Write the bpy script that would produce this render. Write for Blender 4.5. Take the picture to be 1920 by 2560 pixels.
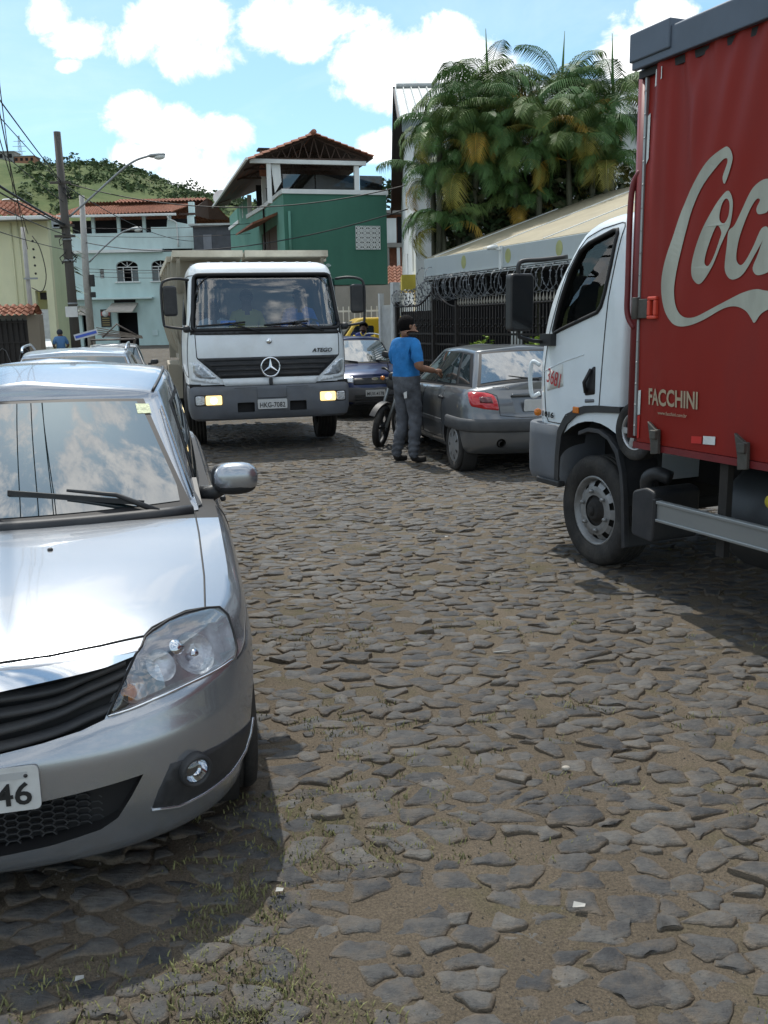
# A narrow stone-paved street with parked cars and trucks, built object by object.
EXPOSURE = 0.26
CLOUD = {'scale': 3.6, 'off': (2.3, 0.8, 0), 'cut': 0.505, 'tint': (0.72, 0.93, 0.98, 1), 'haze': (0.7, 1.1, 1.35, 1), 'blobs': [(-0.325, 0.305, 0.025, 0.019, 1), (-0.295, 0.286, 0.039, 0.019, 1), (-0.24, 0.277, 0.036, 0.019, 1), (-0.191, 0.289, 0.052, 0.039, 1.2), (-0.163, 0.264, 0.03, 0.017, 0.9), (-0.104, 0.292, 0.033, 0.028, 1.1), (-0.078, 0.273, 0.03, 0.014, 0.9), (-0.06, 0.298, 0.036, 0.019, 0.9), (-0.308, 0.259, 0.014, 0.006, 0.7), (-0.024, 0.296, 0.03, 0.012, 0.6), (-0.245, 0.211, 0.03, 0.021, 1.1), (-0.214, 0.192, 0.036, 0.025, 1.1), (-0.163, 0.186, 0.033, 0.021, 1.1), (-0.184, 0.158, 0.047, 0.03, 1.1), (-0.213, 0.173, 0.055, 0.017, 0.8), (0.002, 0.256, 0.036, 0.041, 1.1), (0.04, 0.258, 0.05, 0.03, 1.2), (0.072, 0.273, 0.033, 0.025, 1.1), (0.01, 0.176, 0.028, 0.015, 0.9), (-0.014, 0.229, 0.022, 0.007, 0.4), (0.254, 0.258, 0.03, 0.036, 1), (0.289, 0.295, 0.028, 0.017, 1), (0.096, 0.245, 0.055, 0.033, 1.1)]}
import bpy, bmesh, math, random
import numpy as np
from mathutils import Vector, Matrix, Euler
from mathutils.bvhtree import BVHTree
from mathutils.geometry import delaunay_2d_cdt
for o in list(bpy.data.objects): bpy.data.objects.remove(o)
scene = bpy.context.scene
COL = scene.collection
R = math.radians

# ---------------------------------------------------------------- camera, world, sun, exposure
cam_d = bpy.data.cameras.new('camera'); cam = bpy.data.objects.new('camera', cam_d); COL.objects.link(cam)
scene.camera = cam
cam_d.sensor_fit = 'VERTICAL'; cam_d.sensor_height = 36.0; cam_d.lens = 2300.0/2560.0*36.0
cam_d.clip_start = 0.05; cam_d.clip_end = 5000
PITCH = math.atan((1280-805)/2300.0); ROLL = R(1.2)
cam.matrix_world = Matrix.Translation((0,0,1.7)) @ Matrix.Rotation(R(90)-PITCH, 4, 'X') @ Matrix.Rotation(-ROLL, 4, 'Z')
scene.render.resolution_x = 768; scene.render.resolution_y = 1024
scene.view_settings.view_transform = 'Standard'; scene.view_settings.look = 'None'
scene.view_settings.exposure = EXPOSURE; scene.view_settings.gamma = 1.0
scene.view_settings.use_curve_mapping = False

SUN_EL = R(59.5); SUN_AZ = R(-20)      # azimuth from +Y towards +X
sun_dir = Vector((math.sin(SUN_AZ)*math.cos(SUN_EL), math.cos(SUN_AZ)*math.cos(SUN_EL), math.sin(SUN_EL)))
sl = bpy.data.lights.new('sun', 'SUN'); sl.energy = 3.4; sl.angle = R(0.53); sl.color = (1.0, 0.955, 0.88)
sun = bpy.data.objects.new('sun', sl); COL.objects.link(sun)
sun.rotation_euler = sun_dir.to_track_quat('Z', 'Y').to_euler(); sun.location = (0, 0, 60)

w = bpy.data.worlds.new('World'); scene.world = w; w.use_nodes = True
w.cycles.sampling_method = 'MANUAL'; w.cycles.sample_map_resolution = 256
nt = w.node_tree; N = nt.nodes; Lk = nt.links
for n in list(N): N.remove(n)
out = N.new('ShaderNodeOutputWorld'); bg = N.new('ShaderNodeBackground'); bg.inputs[1].default_value = 0.122
Lk.new(bg.outputs[0], out.inputs[0])
sky = N.new('ShaderNodeTexSky'); sky.sky_type = 'NISHITA'; sky.sun_disc = False
sky.sun_elevation = SUN_EL; sky.sun_rotation = SUN_AZ; sky.altitude = 300; sky.air_density = 1.0; sky.dust_density = 1.2; sky.ozone_density = 1.0
def wmath(op, a, b=None, c=None):
    n = N.new('ShaderNodeMath'); n.operation = op
    for i, v in enumerate((a, b, c)):
        if v is None: continue
        if isinstance(v, (int, float)): n.inputs[i].default_value = v
        else: Lk.new(v, n.inputs[i])
    return n.outputs[0]
geo = N.new('ShaderNodeTexCoord')
sep = N.new('ShaderNodeSeparateXYZ'); Lk.new(geo.outputs['Generated'], sep.inputs[0])
# clouds on a flat layer: direction / (z + c)
zc = wmath('ADD', wmath('MAXIMUM', sep.outputs[2], 0.0), 0.16)
px_ = wmath('DIVIDE', sep.outputs[0], zc); py_ = wmath('DIVIDE', sep.outputs[1], zc)
comb = N.new('ShaderNodeCombineXYZ'); Lk.new(px_, comb.inputs[0]); Lk.new(py_, comb.inputs[1])
def wnoise(vec, scale, detail, rough, dist=0.0, off=(0,0,0)):
    mp = N.new('ShaderNodeMapping'); mp.inputs['Location'].default_value = off; Lk.new(vec, mp.inputs[0])
    n = N.new('ShaderNodeTexNoise'); n.inputs['Scale'].default_value = scale; n.inputs['Detail'].default_value = detail
    n.inputs['Roughness'].default_value = rough; n.inputs['Distortion'].default_value = dist
    Lk.new(mp.outputs[0], n.inputs['Vector']); return n.outputs['Fac']
big = wnoise(comb.outputs[0], CLOUD['scale'], 3, 0.5, 0.3, CLOUD['off'])
fine = wnoise(geo.outputs['Generated'], 22.0, 8, 0.66, 0.3, (3.1, 1.7, 0.4))
# individual cumulus clouds of this sky: (direction x, z when y = 1, half width, half height)
dx = wmath('DIVIDE', sep.outputs[0], wmath('MAXIMUM', sep.outputs[1], 0.02)); dz = wmath('DIVIDE', sep.outputs[2], wmath('MAXIMUM', sep.outputs[1], 0.02))
blob = None
for (bx, bz, rx, rz, wt) in CLOUD['blobs']:
    rx *= 1.06; rz *= 1.04
    ex = wmath('DIVIDE', wmath('SUBTRACT', dx, bx), rx); ez = wmath('DIVIDE', wmath('SUBTRACT', dz, bz), rz)
    d2 = wmath('ADD', wmath('MULTIPLY', ex, ex), wmath('MULTIPLY', ez, ez))
    v = wmath('MULTIPLY', wmath('SUBTRACT', 1.0, d2), wt)
    v = wmath('MAXIMUM', v, -1.0)
    blob = v if blob is None else wmath('MAXIMUM', blob, v)
front = wmath('GREATER_THAN', sep.outputs[1], 0.25)
gen = wmath('MULTIPLY', wmath('SUBTRACT', big, CLOUD['cut']), 9.0)            # everywhere else: the same kind of broken cumulus
def wramp(v, lo, hi):
    m = N.new('ShaderNodeMapRange'); m.interpolation_type = 'SMOOTHSTEP'; m.inputs['From Min'].default_value = lo; m.inputs['From Max'].default_value = hi; Lk.new(v, m.inputs['Value']); return m.outputs[0]
infr = wmath('MULTIPLY', wmath('MULTIPLY', wramp(sep.outputs[1], 0.1, 0.35), wmath('SUBTRACT', 1.0, wramp(dz, 0.40, 0.75))), wmath('SUBTRACT', 1.0, wramp(wmath('ABSOLUTE', dx), 0.48, 0.85)))
blobf = wmath('SUBTRACT', wmath('MULTIPLY', wmath('ADD', blob, 1.0), front), 1.0)
base = wmath('MAXIMUM', blobf, wmath('SUBTRACT', gen, wmath('MULTIPLY', infr, 6.0)))
base = wmath('MAXIMUM', base, -1.0)
dens = wmath('ADD', base, wmath('MULTIPLY', wmath('SUBTRACT', fine, 0.5), 4.2))
ramp = N.new('ShaderNodeMapRange'); ramp.interpolation_type = 'SMOOTHSTEP'
ramp.inputs['From Min'].default_value = -0.45; ramp.inputs['From Max'].default_value = 0.75; Lk.new(dens, ramp.inputs['Value'])
wisp = N.new('ShaderNodeMapRange'); wisp.inputs['From Min'].default_value = 0.45; wisp.inputs['From Max'].default_value = 0.95
wisp.inputs['To Max'].default_value = 0.26
Lk.new(wnoise(comb.outputs[0], 1.3, 6, 0.6, 0.9, (7, 2, 0)), wisp.inputs['Value'])
mask = wmath('MAXIMUM', ramp.outputs[0], wisp.outputs[0])
mask = wmath('MULTIPLY', mask, wmath('GREATER_THAN', sep.outputs[2], -0.02))
shade = N.new('ShaderNodeMapRange'); shade.inputs['From Min'].default_value = 0.35; shade.inputs['From Max'].default_value = 0.7
Lk.new(fine, shade.inputs['Value'])
ccol = N.new('ShaderNodeMix'); ccol.data_type = 'RGBA'; ccol.inputs[6].default_value = (8.2, 8.6, 9.0, 1); ccol.inputs[7].default_value = (11.5, 11.5, 11.3, 1)
Lk.new(shade.outputs[0], ccol.inputs[0])
skyg = N.new('ShaderNodeMix'); skyg.data_type = 'RGBA'; skyg.blend_type = 'MULTIPLY'; skyg.inputs[0].default_value = 1.0
skyg.inputs[7].default_value = CLOUD['tint']; Lk.new(sky.outputs[0], skyg.inputs[6])
mixc = N.new('ShaderNodeMix'); mixc.data_type = 'RGBA'; Lk.new(mask, mixc.inputs[0])
hz_ = N.new('ShaderNodeMix'); hz_.data_type = 'RGBA'; hz_.blend_type = 'ADD'; hz_.inputs[0].default_value = 1.0; hz_.inputs[7].default_value = CLOUD['haze']; Lk.new(skyg.outputs[2], hz_.inputs[6]); Lk.new(hz_.outputs[2], mixc.inputs[6]); Lk.new(ccol.outputs[2], mixc.inputs[7])
Lk.new(mixc.outputs[2], bg.inputs[0])

# ---------------------------------------------------------------- materials
MATS = {}
def mat(name, col, rough=0.6, metal=0.0, var=0.12, vscale=3.0, bump=0.0, bscale=40.0, coat=0.0, spec=0.5, dirt=0.0, dcol=(0.16,0.12,0.08), dscale=1.5, emit=None, estr=0.0, alpha=1.0, trans=0.0, ior=1.45, stretch=None):
    if name in MATS: return MATS[name]
    m = bpy.data.materials.new(name); m.use_nodes = True; nt = m.node_tree; n = nt.nodes; l = nt.links
    b = n['Principled BSDF']
    b.inputs['Roughness'].default_value = rough; b.inputs['Metallic'].default_value = metal
    b.inputs['Specular IOR Level'].default_value = spec; b.inputs['IOR'].default_value = ior
    b.inputs['Coat Weight'].default_value = coat; b.inputs['Coat Roughness'].default_value = 0.04
    b.inputs['Transmission Weight'].default_value = trans; b.inputs['Alpha'].default_value = alpha
    tc = n.new('ShaderNodeTexCoord')
    vec = tc.outputs['Object']
    if stretch:
        mp = n.new('ShaderNodeMapping'); mp.inputs['Scale'].default_value = stretch; l.new(vec, mp.inputs[0]); vec = mp.outputs[0]
    c4 = (*col, 1)
    src = None
    if var > 0:
        nz = n.new('ShaderNodeTexNoise'); nz.inputs['Scale'].default_value = vscale; nz.inputs['Detail'].default_value = 6; nz.inputs['Roughness'].default_value = 0.6
        l.new(vec, nz.inputs['Vector'])
        mr = n.new('ShaderNodeMapRange'); mr.inputs['From Min'].default_value = 0.3; mr.inputs['From Max'].default_value = 0.7
        l.new(nz.outputs['Fac'], mr.inputs['Value'])
        mx = n.new('ShaderNodeMix'); mx.data_type = 'RGBA'
        mx.inputs[6].default_value = (*[c*(1-var) for c in col], 1); mx.inputs[7].default_value = (*[min(1, c*(1+var)) for c in col], 1)
        l.new(mr.outputs[0], mx.inputs[0]); src = mx.outputs[2]
    if dirt > 0:
        nz = n.new('ShaderNodeTexNoise'); nz.inputs['Scale'].default_value = dscale; nz.inputs['Detail'].default_value = 8; nz.inputs['Roughness'].default_value = 0.68
        l.new(vec, nz.inputs['Vector'])
        mr = n.new('ShaderNodeMapRange'); mr.inputs['From Min'].default_value = 0.46; mr.inputs['From Max'].default_value = 0.74; mr.inputs['To Max'].default_value = dirt
        l.new(nz.outputs['Fac'], mr.inputs['Value'])
        mx = n.new('ShaderNodeMix'); mx.data_type = 'RGBA'; mx.inputs[7].default_value = (*dcol, 1)
        if src is None: mx.inputs[6].default_value = c4
        else: l.new(src, mx.inputs[6])
        l.new(mr.outputs[0], mx.inputs[0]); src = mx.outputs[2]
    if src is None: b.inputs['Base Color'].default_value = c4
    else: l.new(src, b.inputs['Base Color'])
    if bump > 0:
        nz = n.new('ShaderNodeTexNoise'); nz.inputs['Scale'].default_value = bscale; nz.inputs['Detail'].default_value = 5
        l.new(vec, nz.inputs['Vector'])
        bp = n.new('ShaderNodeBump'); bp.inputs['Strength'].default_value = bump; bp.inputs['Distance'].default_value = 0.02
        l.new(nz.outputs['Fac'], bp.inputs['Height']); l.new(bp.outputs[0], b.inputs['Normal'])
    if emit:
        b.inputs['Emission Color'].default_value = (*emit, 1); b.inputs['Emission Strength'].default_value = estr
    MATS[name] = m
    return m
def glass(name, tint=(0.35,0.42,0.42), refl=0.12, rough=0.01, opac=0.0, ocol=(0.02,0.025,0.03)):
    """thin pane: fresnel mirror over a tinted see-through sheet"""
    if name in MATS: return MATS[name]
    m = bpy.data.materials.new(name); m.use_nodes = True; nt = m.node_tree; n = nt.nodes; l = nt.links
    for x in list(n): n.remove(x)
    o = n.new('ShaderNodeOutputMaterial'); t = n.new('ShaderNodeBsdfTransparent'); t.inputs[0].default_value = (*tint, 1)
    g = n.new('ShaderNodeBsdfGlossy'); g.inputs['Roughness'].default_value = rough; g.inputs[0].default_value = (1, 1, 1, 1)
    d = n.new('ShaderNodeBsdfDiffuse'); d.inputs[0].default_value = (*ocol, 1)
    ms0 = n.new('ShaderNodeMixShader'); ms0.inputs[0].default_value = opac; l.new(t.outputs[0], ms0.inputs[1]); l.new(d.outputs[0], ms0.inputs[2])
    fr = n.new('ShaderNodeLayerWeight'); fr.inputs[0].default_value = 0.5
    pw_ = n.new('ShaderNodeMath'); pw_.operation = 'POWER'; pw_.inputs[1].default_value = 5.0; l.new(fr.outputs['Facing'], pw_.inputs[0])
    ad = n.new('ShaderNodeMath'); ad.operation = 'MULTIPLY_ADD'; ad.inputs[1].default_value = 0.92; ad.inputs[2].default_value = refl+0.05; ad.use_clamp = True
    l.new(pw_.outputs[0], ad.inputs[0])
    ms = n.new('ShaderNodeMixShader'); l.new(ad.outputs[0], ms.inputs[0]); l.new(ms0.outputs[0], ms.inputs[1]); l.new(g.outputs[0], ms.inputs[2])
    l.new(ms.outputs[0], o.inputs[0]); MATS[name] = m
    return m

# ---------------------------------------------------------------- mesh builder
class MB:
    def __init__(s): s.v = []; s.f = []; s.sm = []; s.mi = []; s.cur = 0; s.smooth = False
    def add(s, vs, fs, smooth=None):
        b = len(s.v); s.v += [tuple(p) for p in vs]
        for f in fs: s.f.append([b+i for i in f]); s.sm.append(s.smooth if smooth is None else smooth); s.mi.append(s.cur)
        return s
    def box(s, x0, x1, y0, y1, z0, z1):
        return s.add([(x0,y0,z0),(x1,y0,z0),(x1,y1,z0),(x0,y1,z0),(x0,y0,z1),(x1,y0,z1),(x1,y1,z1),(x0,y1,z1)],
                     [(0,3,2,1),(4,5,6,7),(0,1,5,4),(1,2,6,5),(2,3,7,6),(3,0,4,7)], False)
    def obox(s, c, size, mtx=None):
        hx, hy, hz = (k/2 for k in size)
        vs = [Vector(p) for p in ((-hx,-hy,-hz),(hx,-hy,-hz),(hx,hy,-hz),(-hx,hy,-hz),(-hx,-hy,hz),(hx,-hy,hz),(hx,hy,hz),(-hx,hy,hz))]
        if mtx is not None: vs = [mtx @ v for v in vs]
        c = Vector(c)
        return s.add([v+c for v in vs], [(0,3,2,1),(4,5,6,7),(0,1,5,4),(1,2,6,5),(2,3,7,6),(3,0,4,7)], False)
    def beam(s, p0, p1, w, h, up=(0,0,1)):
        p0, p1 = Vector(p0), Vector(p1); d = (p1-p0).normalized(); u = Vector(up); r = d.cross(u).normalized(); u = r.cross(d)
        vs = [p + r*(a*w/2) + u*(b*h/2) for p in (p0, p1) for a, b in ((-1,-1),(1,-1),(1,1),(-1,1))]
        return s.add(vs, [(0,1,2,3),(7,6,5,4),(0,4,5,1),(1,5,6,2),(2,6,7,3),(3,7,4,0)], False)
    def tube(s, path, r, n=8, closed=False, cap=True):
        P = [Vector(p) for p in path]; k = len(P); rr = r if isinstance(r, (list, tuple)) else [r]*k
        rings = []; prev = None
        for i, p in enumerate(P):
            a = P[(i-1) % k] if (closed or i > 0) else p; b = P[(i+1) % k] if (closed or i < k-1) else p
            d = (b-a); d = d.normalized() if d.length > 1e-9 else Vector((0,0,1))
            if prev is None:
                u = d.orthogonal().normalized()
            else:
                u = (prev - d*prev.dot(d)); u = u.normalized() if u.length > 1e-6 else d.orthogonal().normalized()
            prev = u; w_ = d.cross(u)
            rings.append([p + (u*math.cos(2*math.pi*j/n) + w_*math.sin(2*math.pi*j/n))*rr[i] for j in range(n)])
        vs = [q for ring in rings for q in ring]; fs = []
        for i in range(k if closed else k-1):
            i2 = (i+1) % k
            for j in range(n):
                j2 = (j+1) % n; fs.append((i*n+j, i*n+j2, i2*n+j2, i2*n+j))
        if cap and not closed:
            fs.append(tuple(range(n-1, -1, -1))); fs.append(tuple((k-1)*n+j for j in range(n)))
        return s.add(vs, fs, True)
    def cyl(s, p0, p1, r0, r1=None, n=16):
        return s.tube([p0, p1], [r0, r0 if r1 is None else r1], n)
    def lathe(s, prof, c=(0,0,0), axis='x', n=32, sign=1):
        """prof: (radius, along axis)"""
        c = Vector(c); vs = []; k = len(prof)
        for (r, a) in prof:
            for j in range(n):
                t = 2*math.pi*j/n; q = (r*math.cos(t), r*math.sin(t)); a_ = a*sign
                v = {'x': (a_, q[0], q[1]), 'y': (q[0], a_, q[1]), 'z': (q[0], q[1], a_)}[axis]
                vs.append(c + Vector(v))
        fs = []
        for i in range(k-1):
            for j in range(n):
                j2 = (j+1) % n; fs.append((i*n+j, i*n+j2, (i+1)*n+j2, (i+1)*n+j))
        return s.add(vs, fs, True)
    def prism(s, poly, axis, a, b):
        """poly: 2D outline; axis x -> (y,z), y -> (x,z), z -> (x,y)"""
        def P(q, t): return {'x': (t, q[0], q[1]), 'y': (q[0], t, q[1]), 'z': (q[0], q[1], t)}[axis]
        n = len(poly); vs = [P(q, a) for q in poly] + [P(q, b) for q in poly]
        fs = [tuple(range(n-1, -1, -1)), tuple(range(n, 2*n))] + [(i, (i+1) % n, n+(i+1) % n, n+i) for i in range(n)]
        return s.add(vs, fs, False)
    def grid(s, fn, nu, nv, closed_u=False):
        vs = [fn(i/(nu if closed_u else nu-1), j/(nv-1)) for j in range(nv) for i in range(nu)]; fs = []
        for j in range(nv-1):
            for i in range(nu if closed_u else nu-1):
                i2 = (i+1) % nu; fs.append((j*nu+i, j*nu+i2, (j+1)*nu+i2, (j+1)*nu+i))
        return s.add(vs, fs, True)
    def quad(s, a, b, c, d): return s.add([a, b, c, d], [(0,1,2,3)], False)
    def xform(s, M_, start=0):
        for i in range(start, len(s.v)): s.v[i] = tuple(M_ @ Vector(s.v[i]))
        return s
    def mesh(s, name, mats, fixn=True):
        me = bpy.data.meshes.new(name); me.from_pydata(s.v, [], s.f)
        for m in (mats if isinstance(mats, (list, tuple)) else [mats]): me.materials.append(m)
        me.polygons.foreach_set('use_smooth', s.sm); me.polygons.foreach_set('material_index', s.mi)
        if fixn:
            bm = bmesh.new(); bm.from_mesh(me); bmesh.ops.recalc_face_normals(bm, faces=bm.faces); bm.to_mesh(me); bm.free()
        me.update(); return me
    def build(s, name, mats, parent=None, bevel=0.0, seg=2, fixn=True, autosmooth=True):
        o = bpy.data.objects.new(name, s.mesh(name, mats, fixn)); COL.objects.link(o)
        if parent is not None: o.parent = parent
        if bevel > 0:
            bv = o.modifiers.new('bevel', 'BEVEL'); bv.width = bevel; bv.segments = seg; bv.limit_method = 'ANGLE'; bv.angle_limit = R(40)
        return o
def tag(o, label=None, cat=None, group=None, kind=None):
    if label: o['label'] = label
    if cat: o['category'] = cat
    if group: o['group'] = group
    if kind: o['kind'] = kind
    return o
def thing(name, label, cat, loc=(0,0,0), rz=0.0, group=None, parent=None):
    o = bpy.data.objects.new(name, None); COL.objects.link(o); o.location = loc; o.rotation_euler = (0, 0, rz)
    o.empty_display_size = 0.2
    if name.endswith('wall') or name.endswith('roof'): o['kind'] = 'thing'
    return tag(o, label, cat, group)
def link_copy(src, name=None, parent=None, loc=None, rot=None, scale=None):
    c = src.copy(); COL.objects.link(c)
    if parent is not None: c.parent = parent
    if loc is not None: c.location = loc
    if rot is not None: c.rotation_euler = rot
    if scale is not None: c.scale = scale
    return c
def inst(name, me, parent=None, loc=(0,0,0), rot=(0,0,0), scale=(1,1,1)):
    o = bpy.data.objects.new(name, me); COL.objects.link(o); o.location = loc; o.rotation_euler = rot; o.scale = scale
    if parent is not None: o.parent = parent
    return o
def text_mesh(body, size=1.0, depth=0.002, bold=0.0, shear=0.0, spacing=1.0):
    """flat lettering as mesh in the local x-z plane (reads along +x), origin at its centre"""
    cu = bpy.data.curves.new('lettering', 'FONT'); cu.body = body; cu.size = size; cu.extrude = depth; cu.align_x = 'CENTER'; cu.align_y = 'CENTER'
    cu.offset = bold; cu.shear = shear; cu.space_character = spacing; cu.resolution_u = 3
    o = bpy.data.objects.new('tmp', cu); COL.objects.link(o)
    dg = bpy.context.evaluated_depsgraph_get(); dg.update()
    me = bpy.data.meshes.new_from_object(o.evaluated_get(dg)); bpy.data.objects.remove(o); bpy.data.curves.remove(cu)
    me.transform(Matrix.Rotation(R(90), 4, 'X'))
    return me
def lettering(body, material, parent, loc, rot=(0,0,0), width=None, height=None, name='lettering', **kw):
    me = text_mesh(body, **kw); me.materials.clear(); me.materials.append(material)
    xs = [v.co.x for v in me.vertices]; zs = [v.co.z for v in me.vertices]
    sx = width/(max(xs)-min(xs)) if width else 1; sz = height/(max(zs)-min(zs)) if height else sx
    me.transform(Matrix.Translation((-(max(xs)+min(xs))/2, 0, -(max(zs)+min(zs))/2)))
    me.transform(Matrix.Diagonal((sx, 1, sz, 1)))
    return inst(name, me, parent, loc, rot)
def lerp(a, b, t): return a + (b-a)*t
def interp(tab, x):
    if x <= tab[0][0]: return tab[0][1]
    for (a, b), (c, d) in zip(tab, tab[1:]):
        if x <= c:
            t = (x-a)/(c-a); return b + (d-b)*t
    return tab[-1][1]
def sinterp(tab, x):
    """monotone-ish smooth table lookup (Catmull-Rom)"""
    n = len(tab)
    if x <= tab[0][0]: return tab[0][1]
    if x >= tab[-1][0]: return tab[-1][1]
    for i in range(n-1):
        if x <= tab[i+1][0]:
            x0, y0 = tab[i]; x1, y1 = tab[i+1]; h = x1-x0; t = (x-x0)/h
            def sl(j):
                if j <= 0: return (tab[1][1]-tab[0][1])/(tab[1][0]-tab[0][0])
                if j >= n-1: return (tab[-1][1]-tab[-2][1])/(tab[-1][0]-tab[-2][0])
                a = (tab[j][1]-tab[j-1][1])/(tab[j][0]-tab[j-1][0]); b = (tab[j+1][1]-tab[j][1])/(tab[j+1][0]-tab[j][0])
                return 0 if a*b <= 0 else 2*a*b/(a+b)
            m0, m1 = sl(i), sl(i+1)
            return (2*t**3-3*t*t+1)*y0 + (t**3-2*t*t+t)*h*m0 + (-2*t**3+3*t*t)*y1 + (t**3-t*t)*h*m1
def catmull(pts, n=8, closed=False):
    P = [Vector(p) for p in pts]; k = len(P); o = []
    for i in range(k if closed else k-1):
        p0 = P[(i-1) % k] if (closed or i > 0) else P[i]*2-P[i+1]; p1 = P[i]; p2 = P[(i+1) % k]
        p3 = P[(i+2) % k] if (closed or i+2 < k) else p2*2-p1
        for j in range(n):
            t = j/n; o.append(0.5*((2*p1)+(p2-p0)*t+(2*p0-5*p1+4*p2-p3)*t*t+(3*p1-p0-3*p2+p3)*t**3))
    if not closed: o.append(P[-1])
    return o
def roundpoly(pts, r=0.02, n=4):
    """round the corners of a 2D polygon"""
    o = []; k = len(pts)
    for i in range(k):
        p = Vector(pts[i]).to_2d(); a = Vector(pts[i-1]).to_2d(); b = Vector(pts[(i+1) % k]).to_2d()
        ra = (a-p); rb = (b-p); d = min(r, ra.length*.45, rb.length*.45)
        pa = p+ra.normalized()*d; pb = p+rb.normalized()*d
        for j in range(n+1):
            t = j/n; o.append(tuple((1-t)**2*pa+2*t*(1-t)*p+t*t*pb))
    return o
# ---- boolean cutting and panels laid on a curved body
def boolean(o, cutters, op='DIFFERENCE'):
    keep = o.parent; o.parent = None
    for c in (cutters if isinstance(cutters, (list, tuple)) else [cutters]):
        md = o.modifiers.new('cut', 'BOOLEAN'); md.operation = op; md.object = c; md.solver = 'EXACT'
        try: md.material_mode = 'TRANSFER'
        except Exception: pass
    dg = bpy.context.evaluated_depsgraph_get(); dg.update()
    me = bpy.data.meshes.new_from_object(o.evaluated_get(dg)); o.modifiers.clear(); o.data = me; o.parent = keep
    for c in (cutters if isinstance(cutters, (list, tuple)) else [cutters]): bpy.data.objects.remove(c)
    bm = bmesh.new(); bm.from_mesh(me); bmesh.ops.dissolve_degenerate(bm, edges=bm.edges, dist=1e-5)
    bmesh.ops.triangulate(bm, faces=[f for f in bm.faces if len(f.verts) > 4], ngon_method='BEAUTY')
    for e in bm.edges: e.smooth = not (len(e.link_faces) == 2 and e.calc_face_angle(0) > R(34))
    bm.to_mesh(me); bm.free()
    wn = o.modifiers.new('weighted', 'WEIGHTED_NORMAL'); wn.keep_sharp = True; wn.weight = 60
    return o
def bvh_of(o):
    me = o.data
    return BVHTree.FromPolygons([v.co.copy() for v in me.vertices], [list(p.vertices) for p in me.polygons])
def newell(P):
    n = Vector((0,0,0)); k = len(P)
    for i in range(k):
        a, b = P[i], P[(i+1) % k]
        n += Vector(((a.y-b.y)*(a.z+b.z), (a.z-b.z)*(a.x+b.x), (a.x-b.x)*(a.y+b.y)))
    return n.normalized()
def frame_of(P, facing):
    n = newell(P)
    if n.dot(Vector(facing)) < 0: n = -n
    e1 = Vector((0,0,1)).cross(n)
    e1 = e1.normalized() if e1.length > 1e-3 else Vector((1,0,0)); e2 = n.cross(e1)
    return n, e1, e2
def patch(bvh, pts, facing, off=0.003, step=0.05, skirt=0.012, mb=None, round_=0.0, dirn=None):
    """panel with outline pts (3D, near the surface) laid over the body"""
    P = [Vector(p) for p in pts]; n, e1, e2 = frame_of(P, facing)
    if dirn is not None:
        n = Vector(dirn).normalized(); e1 = Vector((0,0,1)).cross(n).normalized(); e2 = n.cross(e1)
    c = sum(P, Vector())/len(P)
    Q = [((p-c).dot(e1), (p-c).dot(e2)) for p in P]
    if round_ > 0: Q = roundpoly(Q, round_, 4)
    B = []
    for i in range(len(Q)):
        a, b = Vector(Q[i]), Vector(Q[(i+1) % len(Q)]); m = max(1, int((b-a).length/step))
        for j in range(m): B.append(a.lerp(b, j/m))
    nb = len(B); pts2 = [Vector(b) for b in B]; edges = [(i, (i+1) % nb) for i in range(nb)]
    x0 = min(b.x for b in B); x1 = max(b.x for b in B); y0 = min(b.y for b in B); y1 = max(b.y for b in B)
    def inside(x, y):
        r = False
        for i in range(nb):
            a, b = B[i], B[i-1]
            if (a.y > y) != (b.y > y) and x < (b.x-a.x)*(y-a.y)/(b.y-a.y)+a.x: r = not r
        return r
    yy = y0+step*.5
    while yy < y1:
        xx = x0+step*.5
        while xx < x1:
            if inside(xx, yy) and min((Vector((xx, yy))-b).length for b in B) > step*.45: pts2.append(Vector((xx, yy)))
            xx += step
        yy += step
    vo, eo, fo, *_ = delaunay_2d_cdt(pts2, edges, [list(range(nb))], 1, 1e-6)
    out = []
    for q in vo:
        p = c + e1*q.x + e2*q.y
        h = bvh.ray_cast(p + n*0.6, -n, 2.0)
        out.append((h[0] + n*off) if h[0] is not None else p + n*off)
    mb = mb or MB(); nv = len(out)
    vs = out + [out[i]-n*skirt for i in range(nb)]
    fs = [tuple(f) for f in fo] + [(i, (i+1) % nb, nv+(i+1) % nb, nv+i) for i in range(nb)]
    b0 = len(mb.f); mb.add(vs, fs, True)
    for k in range(b0+len(fo), len(mb.f)): mb.sm[k] = False
    return mb
def snap_path(bvh, pts, dirn, off=0.0, step=0.04):
    o = []; D = Vector(dirn).normalized()
    for a, b in zip(pts, pts[1:]):
        a, b = Vector(a), Vector(b); m = max(1, int((b-a).length/step))
        for j in range(m): o.append(a.lerp(b, j/m))
    o.append(Vector(pts[-1])); r = []
    for p in o:
        h = bvh.ray_cast(p + D*0.6, -D, 2.0); r.append(h[0]+D*off if h[0] is not None else p)
    return r
def cutter(pts, facing, depth, front=0.25, material=None, round_=0.0):
    P = [Vector(p) for p in pts]; n, e1, e2 = frame_of(P, facing); c = sum(P, Vector())/len(P)
    Q = [((p-c).dot(e1), (p-c).dot(e2)) for p in P]
    if round_ > 0: Q = roundpoly(Q, round_, 4)
    k = len(Q); vs = [c+e1*x+e2*y+n*front for x, y in Q] + [c+e1*x+e2*y-n*depth for x, y in Q]
    mb = MB(); mb.add(vs, [tuple(range(k)), tuple(range(2*k-1, k-1, -1))] + [(i, k+i, k+(i+1) % k, (i+1) % k) for i in range(k)], False)
    return mb.build('cutter', material or MATS['black'])
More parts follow.
